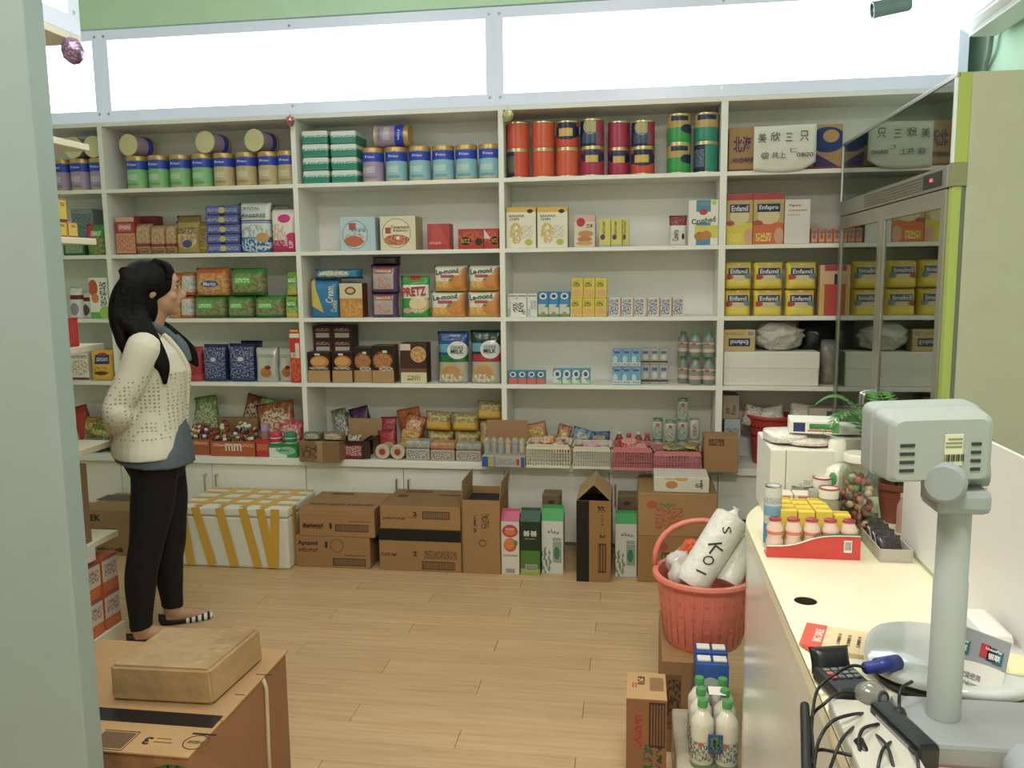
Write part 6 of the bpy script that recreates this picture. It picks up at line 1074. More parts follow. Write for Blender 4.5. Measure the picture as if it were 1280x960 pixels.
# white carton with papers
yb = -2.42; P, Q = ony(963, 580, yb), ony(1052, 580, yb); hw = ony(1000, 562, yb).z-CZ
o = obj('white_carton', box_me(Q.x-P.x, .24, hw, .004), mat('white_box', 'd8d6cc', [('t', .6, .5, .18, .1, 'b8b4a8', 12, 6), ('r', .22, .5, .006, .5, '6c6860')], rough=.5), None, ((P.x+Q.x)/2, yb+.12, CZ)); tag(o, 'large white carton standing at the rounded counter end', 'carton')
zb = CZ+hw+.001
for i, (a, b, yt, yy, rz_, c_, lab) in enumerate(((958, 1015, 548, -2.38, .2, 'd8d4cc', 'crumpled white paper bag on top of the white carton'), (985, 1046, 553, -2.40, -.1, 'd0c8bc', 'flat white leaflet on top of the white carton'))):
    P, Q = ony(a, 556, yy), ony(b, 556, yy); o = obj('paper_bag', bag_me(Q.x-P.x, .15, .03-.012*i, 70+i, .06, 4., .01, False), bagm(c_, 'e4e4dc', 'c0a89c'), None, ((P.x+Q.x)/2, yy+.07, zb+.0*i), (0, 0, rz_*.3)); tag(o, lab, 'paper')
P, Q = ony(989, 548, -2.37), ony(1050, 553, -2.37)
o = obj('flat_box', box_me(Q.x-P.x, .09, .033, .002), mat('white_blue_green_box', 'dcdcd0', [('r', .2, .5, .12, .36, '2c3468'), ('r', .62, .6, .22, .2, '4c8a4c'), ('r', .62, .25, .25, .06, 'c04c48'), ('r', .93, .5, .07, .4, '4c9a4c')]), None, ((P.x+Q.x)/2, -2.33, zb+.031), (0, 0, -.12)); tag(o, 'flat white box with blue and green print on the paper bag', 'box'); text(o, 'Easton', .02, -.0456, .018, .06, .012, '2c7c3c')
o = obj('tissue_pack', bag_me(.09, .07, .035, 81, .06, 4., .006, False), solid('dcdcd0', .4), None, (ony(1066, 553, -2.3).x, -2.24, CZ+.20)); tag(o, 'small white tissue pack behind the lotion bottle', 'tissue')
o2 = boxo('white_carton', solid('cfccc0', .5), None, ony(1066, 560, -2.3).x-.045, ony(1066, 560, -2.3).x+.045, -2.29, -2.18, CZ, CZ+.199, .003); tag(o2, 'small pale carton behind the lotion bottle', 'carton')
# plant
yp = -2.36; p = ony(1118, 655, yp); t = empty('potted_fern', (p.x, yp, CZ)); tag(t, 'potted fern in a brown pot behind the white sign', 'plant')
ph = ony(1118, 602, yp).z-CZ
obj('pot', lathe_me([(0, 0), (.032, 0), (.046, ph*.85), (.051, ph*.86), (.052, ph), (.046, ph), (.044, ph*.88), (0, ph*.86)], 28), mat('brown_pot', '84402a', rough=.5), t); obj('soil', lathe_me([(0, ph*.9), (.045, ph*.9)], 20), solid('3a2c20', .9), t)
rr = random.Random(11); leafm = mat('fern_green', '3a7a2c', rough=.5, mottle=.2, mscale=30)
def frond(ang, L_, rise, droop):
    bm = bmesh.new(); n = 22; pts = []
    for k in range(n+1):
        s = k/n; pts.append(Vector((math.cos(ang)*L_*s, math.sin(ang)*L_*s, rise*math.sin(s*PI*.62)-droop*s*s)))
    side_ = Vector((-math.sin(ang), math.cos(ang), 0))
    for k in range(2, n):
        s = k/n; p_ = pts[k]; d_ = (pts[k]-pts[k-1]).normalized(); wl = .05*math.sin(PI*min(1, s*1.05))**.7*(1-.4*s)+.004
        for sg in (-1, 1):
            a_ = p_; tip = p_+side_*sg*wl+d_*wl*.45+Vector((0, 0, -.006)); m1 = p_+(tip-p_)*.5+d_*.005; m2 = p_+(tip-p_)*.5-d_*.005
            V = [bm.verts.new(v) for v in (a_, m2, tip, m1)]; bm.faces.new(V)
    me = from_bm(bm, 'frond'); f = obj('frond', me, leafm, t, (0, 0, ph*.9)); so = f.modifiers.new('t', 'SOLIDIFY'); so.thickness = .0006; obj('stem', tube_me(pts, [.002*(1-.7*k/n) for k in range(n+1)], 5), leafm, f)
for k in range(13): frond(PI*.55+k*.42+rr.uniform(-.1, .1), rr.uniform(.15, .22), rr.uniform(.2, .27), rr.uniform(.03, .12))
# dark slotted tray
A = onz(1090, 665, CZ); t = empty('pen_tray', (1.30, -2.56, CZ)); tag(t, 'low grey tray with dark packets beside the white sign', 'tray')
boxo('base', solid('b0aca0', .4), t, -.035, .035, -.13, .13, 0, .004, .001)
for a in ((-.035, -.032, -.13, .13), (.032, .035, -.13, .13), (-.032, .032, -.13, -.127), (-.032, .032, .127, .13)): boxo('tray_wall', solid('b0aca0', .4), t, *a, .004, .03, .001)
for k in range(5):
    o = obj('dark_packet', bag_me(.055, .012, .045, k, .07, 3., .004), bagm('34302e', '4c4450', '1c1a1a'), None, (1.30, -2.65+k*.045, CZ+.0045), (-.5, 0, .1)); tag(o, f'dark sachet in the grey tray, {ORD[k]} from the front', 'packet', 'dark sachets in the grey tray')
o = bottle('pink_bottle', 'small pink bottle next to the fern pot', (ony(1122, 640, -2.46).x+.012, -2.46, CZ), .014, ony(1122, 617, -2.46).z-CZ, solid('e0a8a8', .3), solid('e8c8c8', .3))
# white sign panel
sx = 1.345; fy = onx(1125, 690, sx).y; zt = onx(1280, 572, sx).z
t = empty('sign_panel', (sx, fy-.5, CZ)); tag(t, 'white upright plastic sign panel on the counter', 'sign')
boxo('panel', mat('white_acrylic', 'dad6d4', rough=.35), t, 0, .006, -.5, .5, .012, zt-CZ, .002)
for yy in (.47, -.45): boxo('foot', solid('4c483c', .4), t, -.025, .03, yy-.02, yy+.02, 0, .0118, .004)
P = onx(1226, 600, sx); text(t, 'OOC', -.0008, P.y-(fy-.5)+.02, P.z-CZ, .10, .030, 'b09684', face='-x', bold=.02)
# customer display on a pole
py = -3.42; p = ony(1186, 770, py); zb = ony(1180, 903, py-.02).z; zp = ony(1193, 636, py).z; grey = mat('pos_grey', '989fa0', rough=.55, bump=.06, bscale=300); grey2 = mat('pos_grey_dark', '8c949a', rough=.55)
t = empty('pole_display', (p.x, py, zb)); tag(t, 'grey customer display on a pole seen from behind', 'display')
H = zp-zb; obj('pole', lathe_me([(0, 0), (.0215, 0), (.0215, H*.66), (.0205, H*.665), (.0205, H), (0, H)], 32), grey, t)
# base block (receipt unit) stands on the counter
bb = boxo('base_unit', mat('base_grey', '85898c', rough=.5), t, -.055, .17, -.075, .055, CZ-zb+.0005, -.0005, .006)
boxo('lower_unit', mat('base_beige', 'b4b2a8', rough=.55), t, -.14, -.058, -.16, .05, CZ-zb+.0005, -.01, .004)
yk = boxo('yoke', grey2, t, -.036, .034, -.036, .036, H, H+.034, .010); obj('hinge_knob', lathe_me([(0, 0), (.025, 0), (.027, .004), (.027, .016), (.022, .022), (0, .023)], 30), grey2, t, (-.026, -.030, H+.046), (PI/2, 0, -.35)); obj('hinge_barrel', tube_me([(-.04, .008, H+.05), (.036, -.0, H+.052)], .020, 20), grey2, t)
nk = obj('neck', box_me(.05, .03, .055, .012), grey2, t, (-.008, .01, H+.055), (.25, -.1, 0))
P0, P1, P2 = ony(1085, 515, py), ony(1238, 505, py), ony(1162, 598, py)
hc = ((P0+P1)/2); hw_ = (P1.x-P0.x); hh = ony(1162, 512, py).z-ony(1162, 592, py).z
hd = empty('head_pivot', (0, 0, 0)); bpy.data.objects.remove(hd)
bm = bmesh.new(); secs = [(-.045, .84, .86), (-.038, .95, .96), (-.01, 1., 1.), (.004, 1.0, 1.0), (.006, 1.04, 1.05), (.040, 1.04, 1.05), (.046, 1.0, 1.0)]; rings = []
for yv, a, b in secs:
    ring = []
    for k in range(32):
        th = 2*PI*k/32; c_, s_ = math.cos(th), math.sin(th); ring.append(bm.verts.new((hw_/2*.90*a*math.copysign(abs(c_)**.14, c_), yv, hh/2*b*math.copysign(abs(s_)**.14, s_)+.004*(1-c_*c_)*(1 if s_ > 0 else 0))))
    rings.append(ring)
for a, b in zip(rings, rings[1:]):
    for k in range(32): bm.faces.new((a[k], a[(k+1) % 32], b[(k+1) % 32], b[k]))
bm.faces.new(rings[0][::-1]); bm.faces.new(rings[-1])
me = from_bm(bm, 'head', True); me.set_sharp_from_angle(angle=math.radians(35)); off = Vector((hc.x-p.x, 0, ony(1162, 553, py).z-zb))
HR = (.06, -.03, .08); hdm = obj('head', me, grey, t, off, HR)
for k in range(4):
    for sx_ in (-1, 1): boxo('vent_slot', solid('2c3030', .6), hdm, sx_*hw_*.28-(.009 if sx_ < 0 else .006), sx_*hw_*.28+(.009 if sx_ < 0 else .006), -.0462, -.0445, hh*.08-k*.011, hh*.08-k*.011+.004, 0)
stk = boxo('sticker', mat('pale_sticker', 'c8ccac', rough=.5), hdm, hw_*.02, hw_*.17, -.0462, -.0448, -hh*.22, hh*.26, .0005)
bm = bmesh.new()
for k in range(12): bm_box(bm, -.011+k*.002, -.011+k*.002+(.0008+.0006*(k % 3)), -.0014, -.0008, .006, .015)
obj('barcode', from_bm(bm), solid('3c3c38', .6), stk)
for k in range(3): boxo('printed_line', solid('7c8068', .6), stk, -.010+.003*(k == 2), .010, -.0013, -.0008, .024+k*.005, .026+k*.005, 0)
boxo('lens_bezel', solid('6f7a80', .4), hdm, -hw_*.36, hw_*.36, .0462, .050, -hh*.3, hh*.3, .002); boxo('latch', solid('8c908c', .5), hdm, hw_*.18, hw_*.3, -.03, -.01, -hh*.58, -hh*.47, .002)
# flat round white monitor, card sign, flyers, pin pad, cables
zc_ = CZ+.055; Pm = onz(1195, 835, zc_); t = empty('round_monitor', (1.222, -3.225, CZ)); tag(t, 'glossy white round-backed device lying on the counter', 'monitor')
def sq(a, b, prof, n=40, e=.6):
    bm = bmesh.new(); rings = []
    for s, z in prof:
        rings.append([bm.verts.new((a*s*math.copysign(abs(math.cos(2*PI*k/n))**e, math.cos(2*PI*k/n)), b*s*math.copysign(abs(math.sin(2*PI*k/n))**e, math.sin(2*PI*k/n)), z)) for k in range(n)])
    for A_, B2_ in zip(rings, rings[1:]):
        for k in range(n): bm.faces.new((A_[k], A_[(k+1) % n], B2_[(k+1) % n], B2_[k]))
    bm.faces.new(rings[0][::-1]); bm.faces.new(rings[-1]); return from_bm(bm, 'shell', True)
obj('shell', sq(.122, .122, [(.98, .022), (1., .024), (1., .032), (.97, .036), (.9, .038), (.5, .040), (.1, .041)], e=.75), mat('glossy_white', 'bcc2c2', rough=.08, coat=.6), t, (0, 0, 0), (0, 0, -.35)); obj('underside', sq(.118, .118, [(.9, 0), (.97, .008), (.985, .0215)], e=.75), solid('1c1a18', .3), t, (0, 0, 0), (0, 0, -.35))
obj('card_tray', sq(.05, .04, [(1, .037), (.98, .0415), (.9, .042)], e=.8), mat('pale_yellow_tray', 'd2cf9c', rough=.3), t, (.075, -.03, .0005), (0, 0, -.3))
# card sign: leaning plate
C1, C2, C3 = ony(1182, 774, -3.30), ony(1264, 804, -3.30), ony(1224, 868, -3.335)
ex = (C2-C1); ey = (C3-C2); wS, hS = ex.length, ey.length; X_ = ex.normalized(); Z_ = -(ey-X_*ey.dot(X_)).normalized(); Y_ = Z_.cross(X_); ctr = (C1+C2)/2-Z_*hS
sg = mat('card_sign', 'd8d8d4', [('r', .5, .75, .6, .3, '8c9298'), ('e', .5, .4, .8, .2, '8c9298'), ('e', .75, .1, .9, .42, 'd8d8d4')], rough=.25, front=False)
o = obj('card_sign', box_me(wS, .006, hS, .002), sg, None); o.matrix_world = Matrix(((X_.x, Y_.x, Z_.x, ctr.x), (X_.y, Y_.y, Z_.y, ctr.y), (X_.z, Y_.z, Z_.z, ctr.z), (0, 0, 0, 1))); tag(o, 'grey and white card payment sign leaning behind the pole', 'sign')
for cx_ in (-wS*.26, wS*.24):
    for k, (c_, a) in enumerate((('b8283c', -.010), ('24344c', 0), ('1c6468', .010))): boxo('logo_panel', solid(c_, .4), o, cx_+a-.0068, cx_+a+.0068, -.0042, -.0031, hS*.62-.002*k, hS*.62+.02-.002*k, 0)
    text(o, '银联', cx_+.004, -.0046, hS*.62+.005, .018, .009, 'e8e8ec'); text(o, 'UnionPay', cx_+.002, -.0046, hS*.62+.014, .024, .005, 'e8e8ec')
text(o, '欢迎使用', wS*.0, -.0038, hS*.28, .03, .009, '8c8c90'); text(o, 'Welcome', wS*.02, -.0038, hS*.16, .03, .007, '8c8c90')
ps = boxo('white_device', solid('d4d2cc', .3), None, 1.285, 1.335, -3.20, -3.08, CZ, CZ+.06, .012); tag(ps, 'small white plastic housing behind the card sign', 'device')
F = onz(1045, 812, CZ)
for k in range(5):
    o = obj('flyer', box_me(.12, .10, .0008, 0), mat('orange_flyer', 'e0c898', [('r', .1, .5, .2, .6, 'd8482c')], front=False, rough=.4) if k == 0 else bpy.data.materials['orange_flyer'], None, (F.x+.02-.002*k, F.y+.02+.003*k, CZ+.0004+k*.001), (0, 0, -.12-.05*k)); tag(o, f'orange and cream flyer, {["lowest", "second", "third", "fourth", "top"][k]} of the fan on the counter', 'flyer', 'fan of orange flyers')
text(o, 'BIG SALE', -.034, 0, .0012, .055, .014, 'f0e0d4', face='z', roll=PI/2)
for k in range(3): text(o, '上海银行卡', .0+k*.016, 0, .0012, .05, .006, '6c4c34', face='z', roll=PI/2)
K = onz(1056, 842, CZ+.03); t = empty('pin_pad', (K.x, K.y, CZ)); t.rotation_euler = (0, 0, .25); tag(t, 'black card terminal with red and grey keys', 'card terminal')
pd = boxo('body', solid('26282a', .4), t, -.032, .032, -.045, .045, 0, .026, .008); obj('hood', bag_me(.066, .03, .04, 2, .0, 4., .0), solid('18191a', .35), t, (0, .04, .012), (-.4, 0, 0))
for i in range(4):
    for j in range(3): boxo('key', solid('c84848' if (i == 0 and j < 2) else '6c7478', .4), t, -.024+i*.0125, -.0145+i*.0125, -.008+j*.012, 0+j*.012, .026, .029, .001)
blue = mat('blue_plug', '24348c', rough=.35); V1, V2 = onz(1082, 835, CZ+.05), onz(1122, 828, CZ+.045)
t = empty('video_cable', V1); tag(t, 'blue video plug with black cable into the white device', 'cable')
d_ = V2-V1; obj('plug', tube_me([(0, 0, 0), d_*.35, d_*.36, d_], [.009, .009, .012, .012], 12), blue, t)
blk = solid('141414', .4)
def cab(t, pts, r=.0024): return obj('cord', tube_me(smooth_pts([(Vector(p)-t.location) for p in pts], 7), r, 7), blk, t)
cab(t, [V1, onz(1066, 832, CZ+.045), onz(1045, 842, CZ+.04), onz(1022, 862, CZ+.02), onz(1015, 905, CZ-.0+.004), onz(1016, 950, CZ+.004), onz(1020, 985, CZ+.004)])
def cable(label, pts, r=.0024, extra=None):
    P = [Vector(q) for q in pts]; t = empty('power_cable', P[0]); tag(t, label, 'cable', 'black cables behind the till'); c_ = cab(t, P, r)
    if extra is not None:
        a, b, rr_ = extra; obj('ferrite_core', tube_me([a-P[0], a-P[0]+(b-a)*.05, a-P[0]+(b-a)*.95, b-P[0]], [rr_*.7, rr_, rr_, rr_*.7], 14), blk, t)
zz = CZ+.006
cable('black cable arching from the card terminal to the left', [onz(1075, 868, zz+.02), onz(1050, 866, zz+.03), onz(1030, 880, zz+.02), onz(1015, 896, zz), onz(1016, 930, zz), onz(1019, 975, zz)])
cable('black cable curving across the counter edge, upper loop', [onz(1084, 892, zz+.01), onz(1065, 893, zz+.03), onz(1040, 902, zz+.03), onz(1024, 925, zz+.01), onz(1018, 955, zz)])
cable('black cable lying low across the counter, lower loop', [onz(1110, 948, zz), onz(1075, 946, zz+.01), onz(1045, 940, zz+.01), onz(1022, 938, zz), onz(1014, 955, zz)])
cable('black cable with ferrite core hanging from the white device', [onz(1140, 852, zz+.05), onz(1126, 862, zz+.05), onz(1124, 885, zz+.03), onz(1126, 912, zz+.015), onz(1138, 950, zz)], extra=(onz(1123, 888, zz+.03), onz(1130, 912, zz+.02), .009))
cable('black cable with small ferrite core in the tangle', [onz(1098, 905, zz+.02), onz(1078, 912, zz+.03), onz(1074, 935, zz+.02), onz(1085, 970, zz)], extra=(onz(1073, 925, zz+.02), onz(1082, 945, zz+.012), .007))
cable('thick black cord bundle at the near counter edge', [onz(1006, 882, CZ+.008), onz(1007, 915, CZ+.008), onz(1008, 950, CZ+.008), onz(1010, 1000, CZ+.008)], .007)
Wt = onz(1090, 870, CZ+.03); o = obj('desk_webcam', lathe_me([(0, -.02), (.016, -.018), (.021, -.005), (.021, .006), (.012, .02), (0, .022)], 22), mat('smoky_plastic', '80827c', rough=.15, metal=.3), None, Wt, (PI/2.4, 0, .6)); tag(o, 'smoky grey rounded device beside the blue plug', 'device'); obj('lens_ring', lathe_me([(.006, .019), (.011, .0205), (.010, .0225), (.006, .0215)], 18), solid('3a3c3c', .2), o)
Q = onz(1120, 905, CZ+.02); o = boxo('black_adapter', solid('121416', .3), None, Q.x-.016, Q.x+.016, Q.y-.09, Q.y+.03, CZ, CZ+.04, .006); o.rotation_euler = (0, 0, .25); tag(o, 'black power adapter among the cables', 'adapter'); boxo('label_strip', solid('8c8c88', .3), o, -.0165, -.0158, -.04, .04, .008, .03, 0)
M_ = onz(1200, 950, CZ+.002); o = obj('banknote', box_me(.12, .06, .0008, 0), mat('pink_paper', 'dc9c98', [('n', .5, .5, .5, .5, 'e4c0b8', 4, 6), ('r', .8, .5, .02, .4, 'b04440')], front=False, rough=.6), None, (M_.x, M_.y-.01, CZ+.0004), (0, 0, .1)); tag(o, 'pink printed paper lying before the pole base', 'paper')
for k, (a_, b_, c2_) in enumerate((((1072, 905), (1052, 925), (1036, 965)), ((1118, 925), (1102, 940), (1094, 985)), ((1130, 930), (1146, 945), (1150, 990)), ((1090, 915), (1110, 935), (1122, 985)))):
    cable(['thin black lead beside the lower loop', 'thin black lead running under the adapter', 'thin black lead next to the pole base', 'thin black lead crossing the adapter'][k], [onz(*a_, zz+.01), onz(*b_, zz+.03), onz(*c2_, zz)], .0022)
# round grey object at the lower right corner
Gq = onz(1275, 945, CZ+.03); o = obj('grey_mouse', sq(.03, .05, [(.9, 0), (1, .008), (.95, .02), (.7, .032), (.2, .037)], 24, .9), grey2, None, (Gq.x+.012, Gq.y, CZ)); tag(o, 'grey rounded device at the lower right corner of the counter', 'device')
# ================================================================== person
def loft_bm(bm, secs, n=28, cap=True):
    rings = []
    for s in secs:
        cx, cy, cz, rx, ry = s[:5]; e = s[5] if len(s) > 5 else 1.
        rings.append([bm.verts.new((cx+rx*math.copysign(abs(math.cos(2*PI*k/n))**e, math.cos(2*PI*k/n)), cy+ry*math.copysign(abs(math.sin(2*PI*k/n))**e, math.sin(2*PI*k/n)), cz)) for k in range(n)])
    for a, b in zip(rings, rings[1:]):
        for k in range(n): bm.faces.new((a[k], a[(k+1) % n], b[(k+1) % n], b[k]))
    if cap: bm.faces.new(rings[0][::-1]); bm.faces.new(rings[-1])
def limb_bm(bm, pts, rad, n=16):
    k = 5; P = smooth_pts(pts, k); Rr = []
    for i in range(len(rad)-1):
        for j in range(k): t = j/k; t = t*t*(3-2*t); Rr.append(rad[i]*(1-t)+rad[i+1]*t)
    Rr.append(rad[-1]); me = tube_me(P, Rr, n); bm.from_mesh(me); bpy.data.meshes.remove(me)
def ell_bm(bm, c, r, rot=None, sub=3):
    b2 = bmesh.new(); bmesh.ops.create_icosphere(b2, subdivisions=sub, radius=1)
    for v in b2.verts:
        p = Vector((v.co.x*r[0], v.co.y*r[1], v.co.z*r[2]))
        if rot: p = rot @ p
        v.co = p+Vector(c)
    me = bpy.data.meshes.new('e'); b2.to_mesh(me); b2.free(); bm.from_mesh(me); bpy.data.meshes.remove(me)
def remesh(bm, vox, it=4, fac=.5):
    bmesh.ops.recalc_face_normals(bm, faces=bm.faces)
    me = bpy.data.meshes.new('r'); bm.to_mesh(me); bm.free(); o = bpy.data.objects.new('r', me); COL.objects.link(o)
    m = o.modifiers.new('r', 'REMESH'); m.mode = 'VOXEL'; m.voxel_size = vox; m.use_smooth_shade = True
    if it: s = o.modifiers.new('s', 'SMOOTH'); s.iterations = it; s.factor = fac
    dg = bpy.context.evaluated_depsgraph_get(); dg.update(); out = bpy.data.meshes.new_from_object(o.evaluated_get(dg)); bpy.data.objects.remove(o); bpy.data.meshes.remove(me)
    out.polygons.foreach_set('use_smooth', [True]*len(out.polygons)); return out
PY = -1.28; PROT = .50; root = empty('person', (-1.32, PY, 0), PROT); tag(root, 'person with long black hair in cream cardigan and black leggings, hands behind back', 'person')
skin = mat('skin', 'c08f72', rough=.5, mottle=.03); hairm = mat('black_hair', '0c0a0b', rough=.6, bump=.5, bscale=60)
bpy.data.materials['black_hair'].node_tree.nodes['Principled BSDF'].inputs['Specular IOR Level'].default_value = .18
def pp(name, me, m_): return obj(name, me, m_, root, -Vector((-1.32, PY, 0)))
RA, LA = PY-.08, PY+.095      # right (near) and left ankle depth
hipR, hipL = (-1.325, PY-.085, .80), (-1.315, PY+.085, .80)
kneeR, kneeL = (-1.385, PY-.085, .42), (-1.295, PY+.085, .42)
ankR, ankL = (-1.425, RA, .075), (-1.305, LA, .075)
def leg(bm, hip, knee, ank, g=0., top=True):
    calf = tuple(knee[i]*.6+ank[i]*.4 for i in range(3)); calf = (calf[0]-.012, calf[1], calf[2]); th = tuple(hip[i]*.55+knee[i]*.45 for i in range(3)); th = (th[0]+.008, th[1], th[2])
    limb_bm(bm, [(hip[0], hip[1], hip[2]+.06), hip, th, knee, calf, ank, (ank[0], ank[1], ank[2]-.03)], [.085+g, .092+g, .082+g, .062+g, .058+g, .04+g, .036+g])
bm = bmesh.new()
loft_bm(bm, [(-1.325, PY, .72, .10, .13), (-1.325, PY, .80, .125, .17), (-1.325, PY, .90, .11, .155), (-1.32, PY, 1.0, .09, .13), (-1.31, PY, 1.10, .095, .135), (-1.30, PY, 1.18, .105, .15), (-1.315, PY, 1.26, .09, .165), (-1.325, PY, 1.315, .065, .15), (-1.32, PY, 1.345, .045, .07)])
limb_bm(bm, [(-1.325, PY, 1.31), (-1.305, PY, 1.37), (-1.285, PY, 1.44)], [.055, .047, .05])
leg(bm, hipR, kneeR, ankR); leg(bm, hipL, kneeL, ankL)
for s, ya in ((-1, RA), (1, LA)):
    ax_ = ankR[0] if s < 0 else ankL[0]
    limb_bm(bm, [(ax_-.03, ya, .032), (ax_+.03, ya, .04), (ax_+.09, ya, .028), (ax_+.15, ya, .02)], [.028, .034, .03, .018])
# arms: hands joined behind the back
shR, elR, wrR = (-1.335, PY-.155, 1.275), (-1.445, PY-.185, 1.02), (-1.47, PY-.06, .95); shL, elL, wrL = (-1.335, PY+.155, 1.275), (-1.445, PY+.185, 1.02), (-1.47, PY+.05, .945)
for sh_, el, wr in ((shR, elR, wrR), (shL, elL, wrL)):
    up = tuple((sh_[i]+el[i])/2 for i in range(3)); fo_ = tuple((el[i]+wr[i])/2 for i in range(3)); limb_bm(bm, [(sh_[0], sh_[1]*.8+PY*.2, sh_[2]), sh_, up, el, fo_, wr], [.045, .05, .042, .036, .034, .024])
    s = 1 if wr[1] < PY else -1; hx, hy, hz = wr
    ell_bm(bm, (hx-.012, hy+s*.045, hz-.012), (.014, .045, .034))
    for k, ln in enumerate((.062, .07, .066, .052)):
        z_ = hz+.014-.018*k; limb_bm(bm, [(hx-.012, hy+s*.075, z_-.01), (hx-.02, hy+s*(.075+ln*.5), z_-.012), (hx-.014, hy+s*(.075+ln*.95), z_-.02)], [.009, .0085, .007], 8)
    limb_bm(bm, [(hx-.005, hy+s*.02, hz+.012), (hx-.022, hy+s*.045, hz+.028), (hx-.026, hy+s*.075, hz+.026)], [.011, .0095, .008], 8)
# head, facing +x
HX, HZ = -1.283, 1.512
ell_bm(bm, (HX-.012, PY, HZ+.018), (.098, .076, .098), None, 4); ell_bm(bm, (HX+.028, PY, HZ-.045), (.062, .058, .068), None, 3); ell_bm(bm, (HX+.066, PY, HZ-.088), (.022, .026, .02))
ell_bm(bm, (HX+.068, PY, HZ+.02), (.026, .05, .055)); Rn = Matrix.Rotation(.5, 3, 'Y')
limb_bm(bm, [(HX+.085, PY, HZ+.018), (HX+.098, PY, HZ-.006), (HX+.111, PY, HZ-.026), (HX+.088, PY, HZ-.036)], [.008, .0095, .012, .011], 10)
ell_bm(bm, (HX+.088, PY, HZ-.052), (.012, .02, .006)); ell_bm(bm, (HX+.086, PY, HZ-.063), (.011, .018, .006))
for s in (-1, 1): ell_bm(bm, (HX-.012, PY+s*.079, HZ-.008), (.02, .008, .03)); ell_bm(bm, (HX+.06, PY+s*.038, HZ-.03), (.025, .018, .022))
pp('body', remesh(bm, .0062, 3), skin)
for s in (-1, 1):
    e = pp('eye', lathe_me([(0, -.012), (.008, -.009), (.012, 0), (.008, .009), (0, .012)], 14), solid('d8d0c8', .25)); e.location = Vector((HX+.076, PY+s*.033, HZ+.008))-Vector((-1.32, PY, 0)); e.scale = (1, 1, .62)
    i_ = obj('iris', lathe_me([(0, -.006), (.005, -.004), (.006, 0), (.005, .004), (0, .006)], 12), solid('1c1210', .2), e, (.0075, s*.002, 0))
    b_ = pp('eyebrow', tube_me([(0, -.014*s, 0), (.0, 0, .004), (-.006, .014*s, .0)], [.002, .003, .0015], 6), solid('1a1412', .6)); b_.location = Vector((HX+.092, PY+s*.034, HZ+.032))-Vector((-1.32, PY, 0))
    l_ = pp('eyelash', tube_me([(0, -.012*s, 0), (.003, 0, .003), (-.004, .012*s, .001)], .0016, 6), solid('120e0e', .6)); l_.location = Vector((HX+.088, PY+s*.033, HZ+.014))-Vector((-1.32, PY, 0))
lp = pp('lips', lathe_me([(0, -.004), (.006, -.003), (.0075, 0), (.006, .003), (0, .004)], 14), solid('a85a50', .4)); lp.location = Vector((HX+.093, PY, HZ-.057))-Vector((-1.32, PY, 0)); lp.scale = (.9, 2.1, 1.5)
# leggings
bm = bmesh.new(); leg(bm, hipR, kneeR, (ankR[0], ankR[1], .095), .008); leg(bm, hipL, kneeL, (ankL[0], ankL[1], .105), .008)
loft_bm(bm, [(-1.325, PY, .71, .105, .135), (-1.325, PY, .78, .135, .178), (-1.325, PY, .86, .128, .172), (-1.325, PY, .92, .11, .155)])
pp('leggings', remesh(bm, .0075, 3), mat('black_leggings', '0d0e10', rough=.8))
# denim shirt (hem and collar show)
bm = bmesh.new(); loft_bm(bm, [(-1.328, PY, .778, .162, .222), (-1.328, PY, .83, .158, .212), (-1.322, PY, .92, .140, .17), (-1.316, PY, 1.02, .112, .14), (-1.31, PY, 1.15, .110, .145), (-1.31, PY, 1.24, .10, .15)])
for v in bm.verts:
    if v.co.z < .79: v.co.z += .02*((v.co.x+1.32)/.17 < 0)*(-(v.co.x+1.32)/.17)-.012*max(0, (v.co.x+1.32)/.17)
denim = mat('denim', '56656e', rough=.8, mottle=.12, mscale=25); pp('shirt', remesh(bm, .008, 2), denim)
bm = bmesh.new()
for s in (-1, 1): limb_bm(bm, [(-1.37, PY+s*.03, 1.375), (-1.325, PY+s*.062, 1.372), (-1.27, PY+s*.052, 1.345), (-1.225, PY+s*.018, 1.30)], [.014, .016, .018, .02], 10)
limb_bm(bm, [(-1.225, PY, 1.31), (-1.195, PY, 1.26), (-1.178, PY, 1.20)], [.025, .03, .025], 10)
pp('collar', remesh(bm, .006, 1), denim)
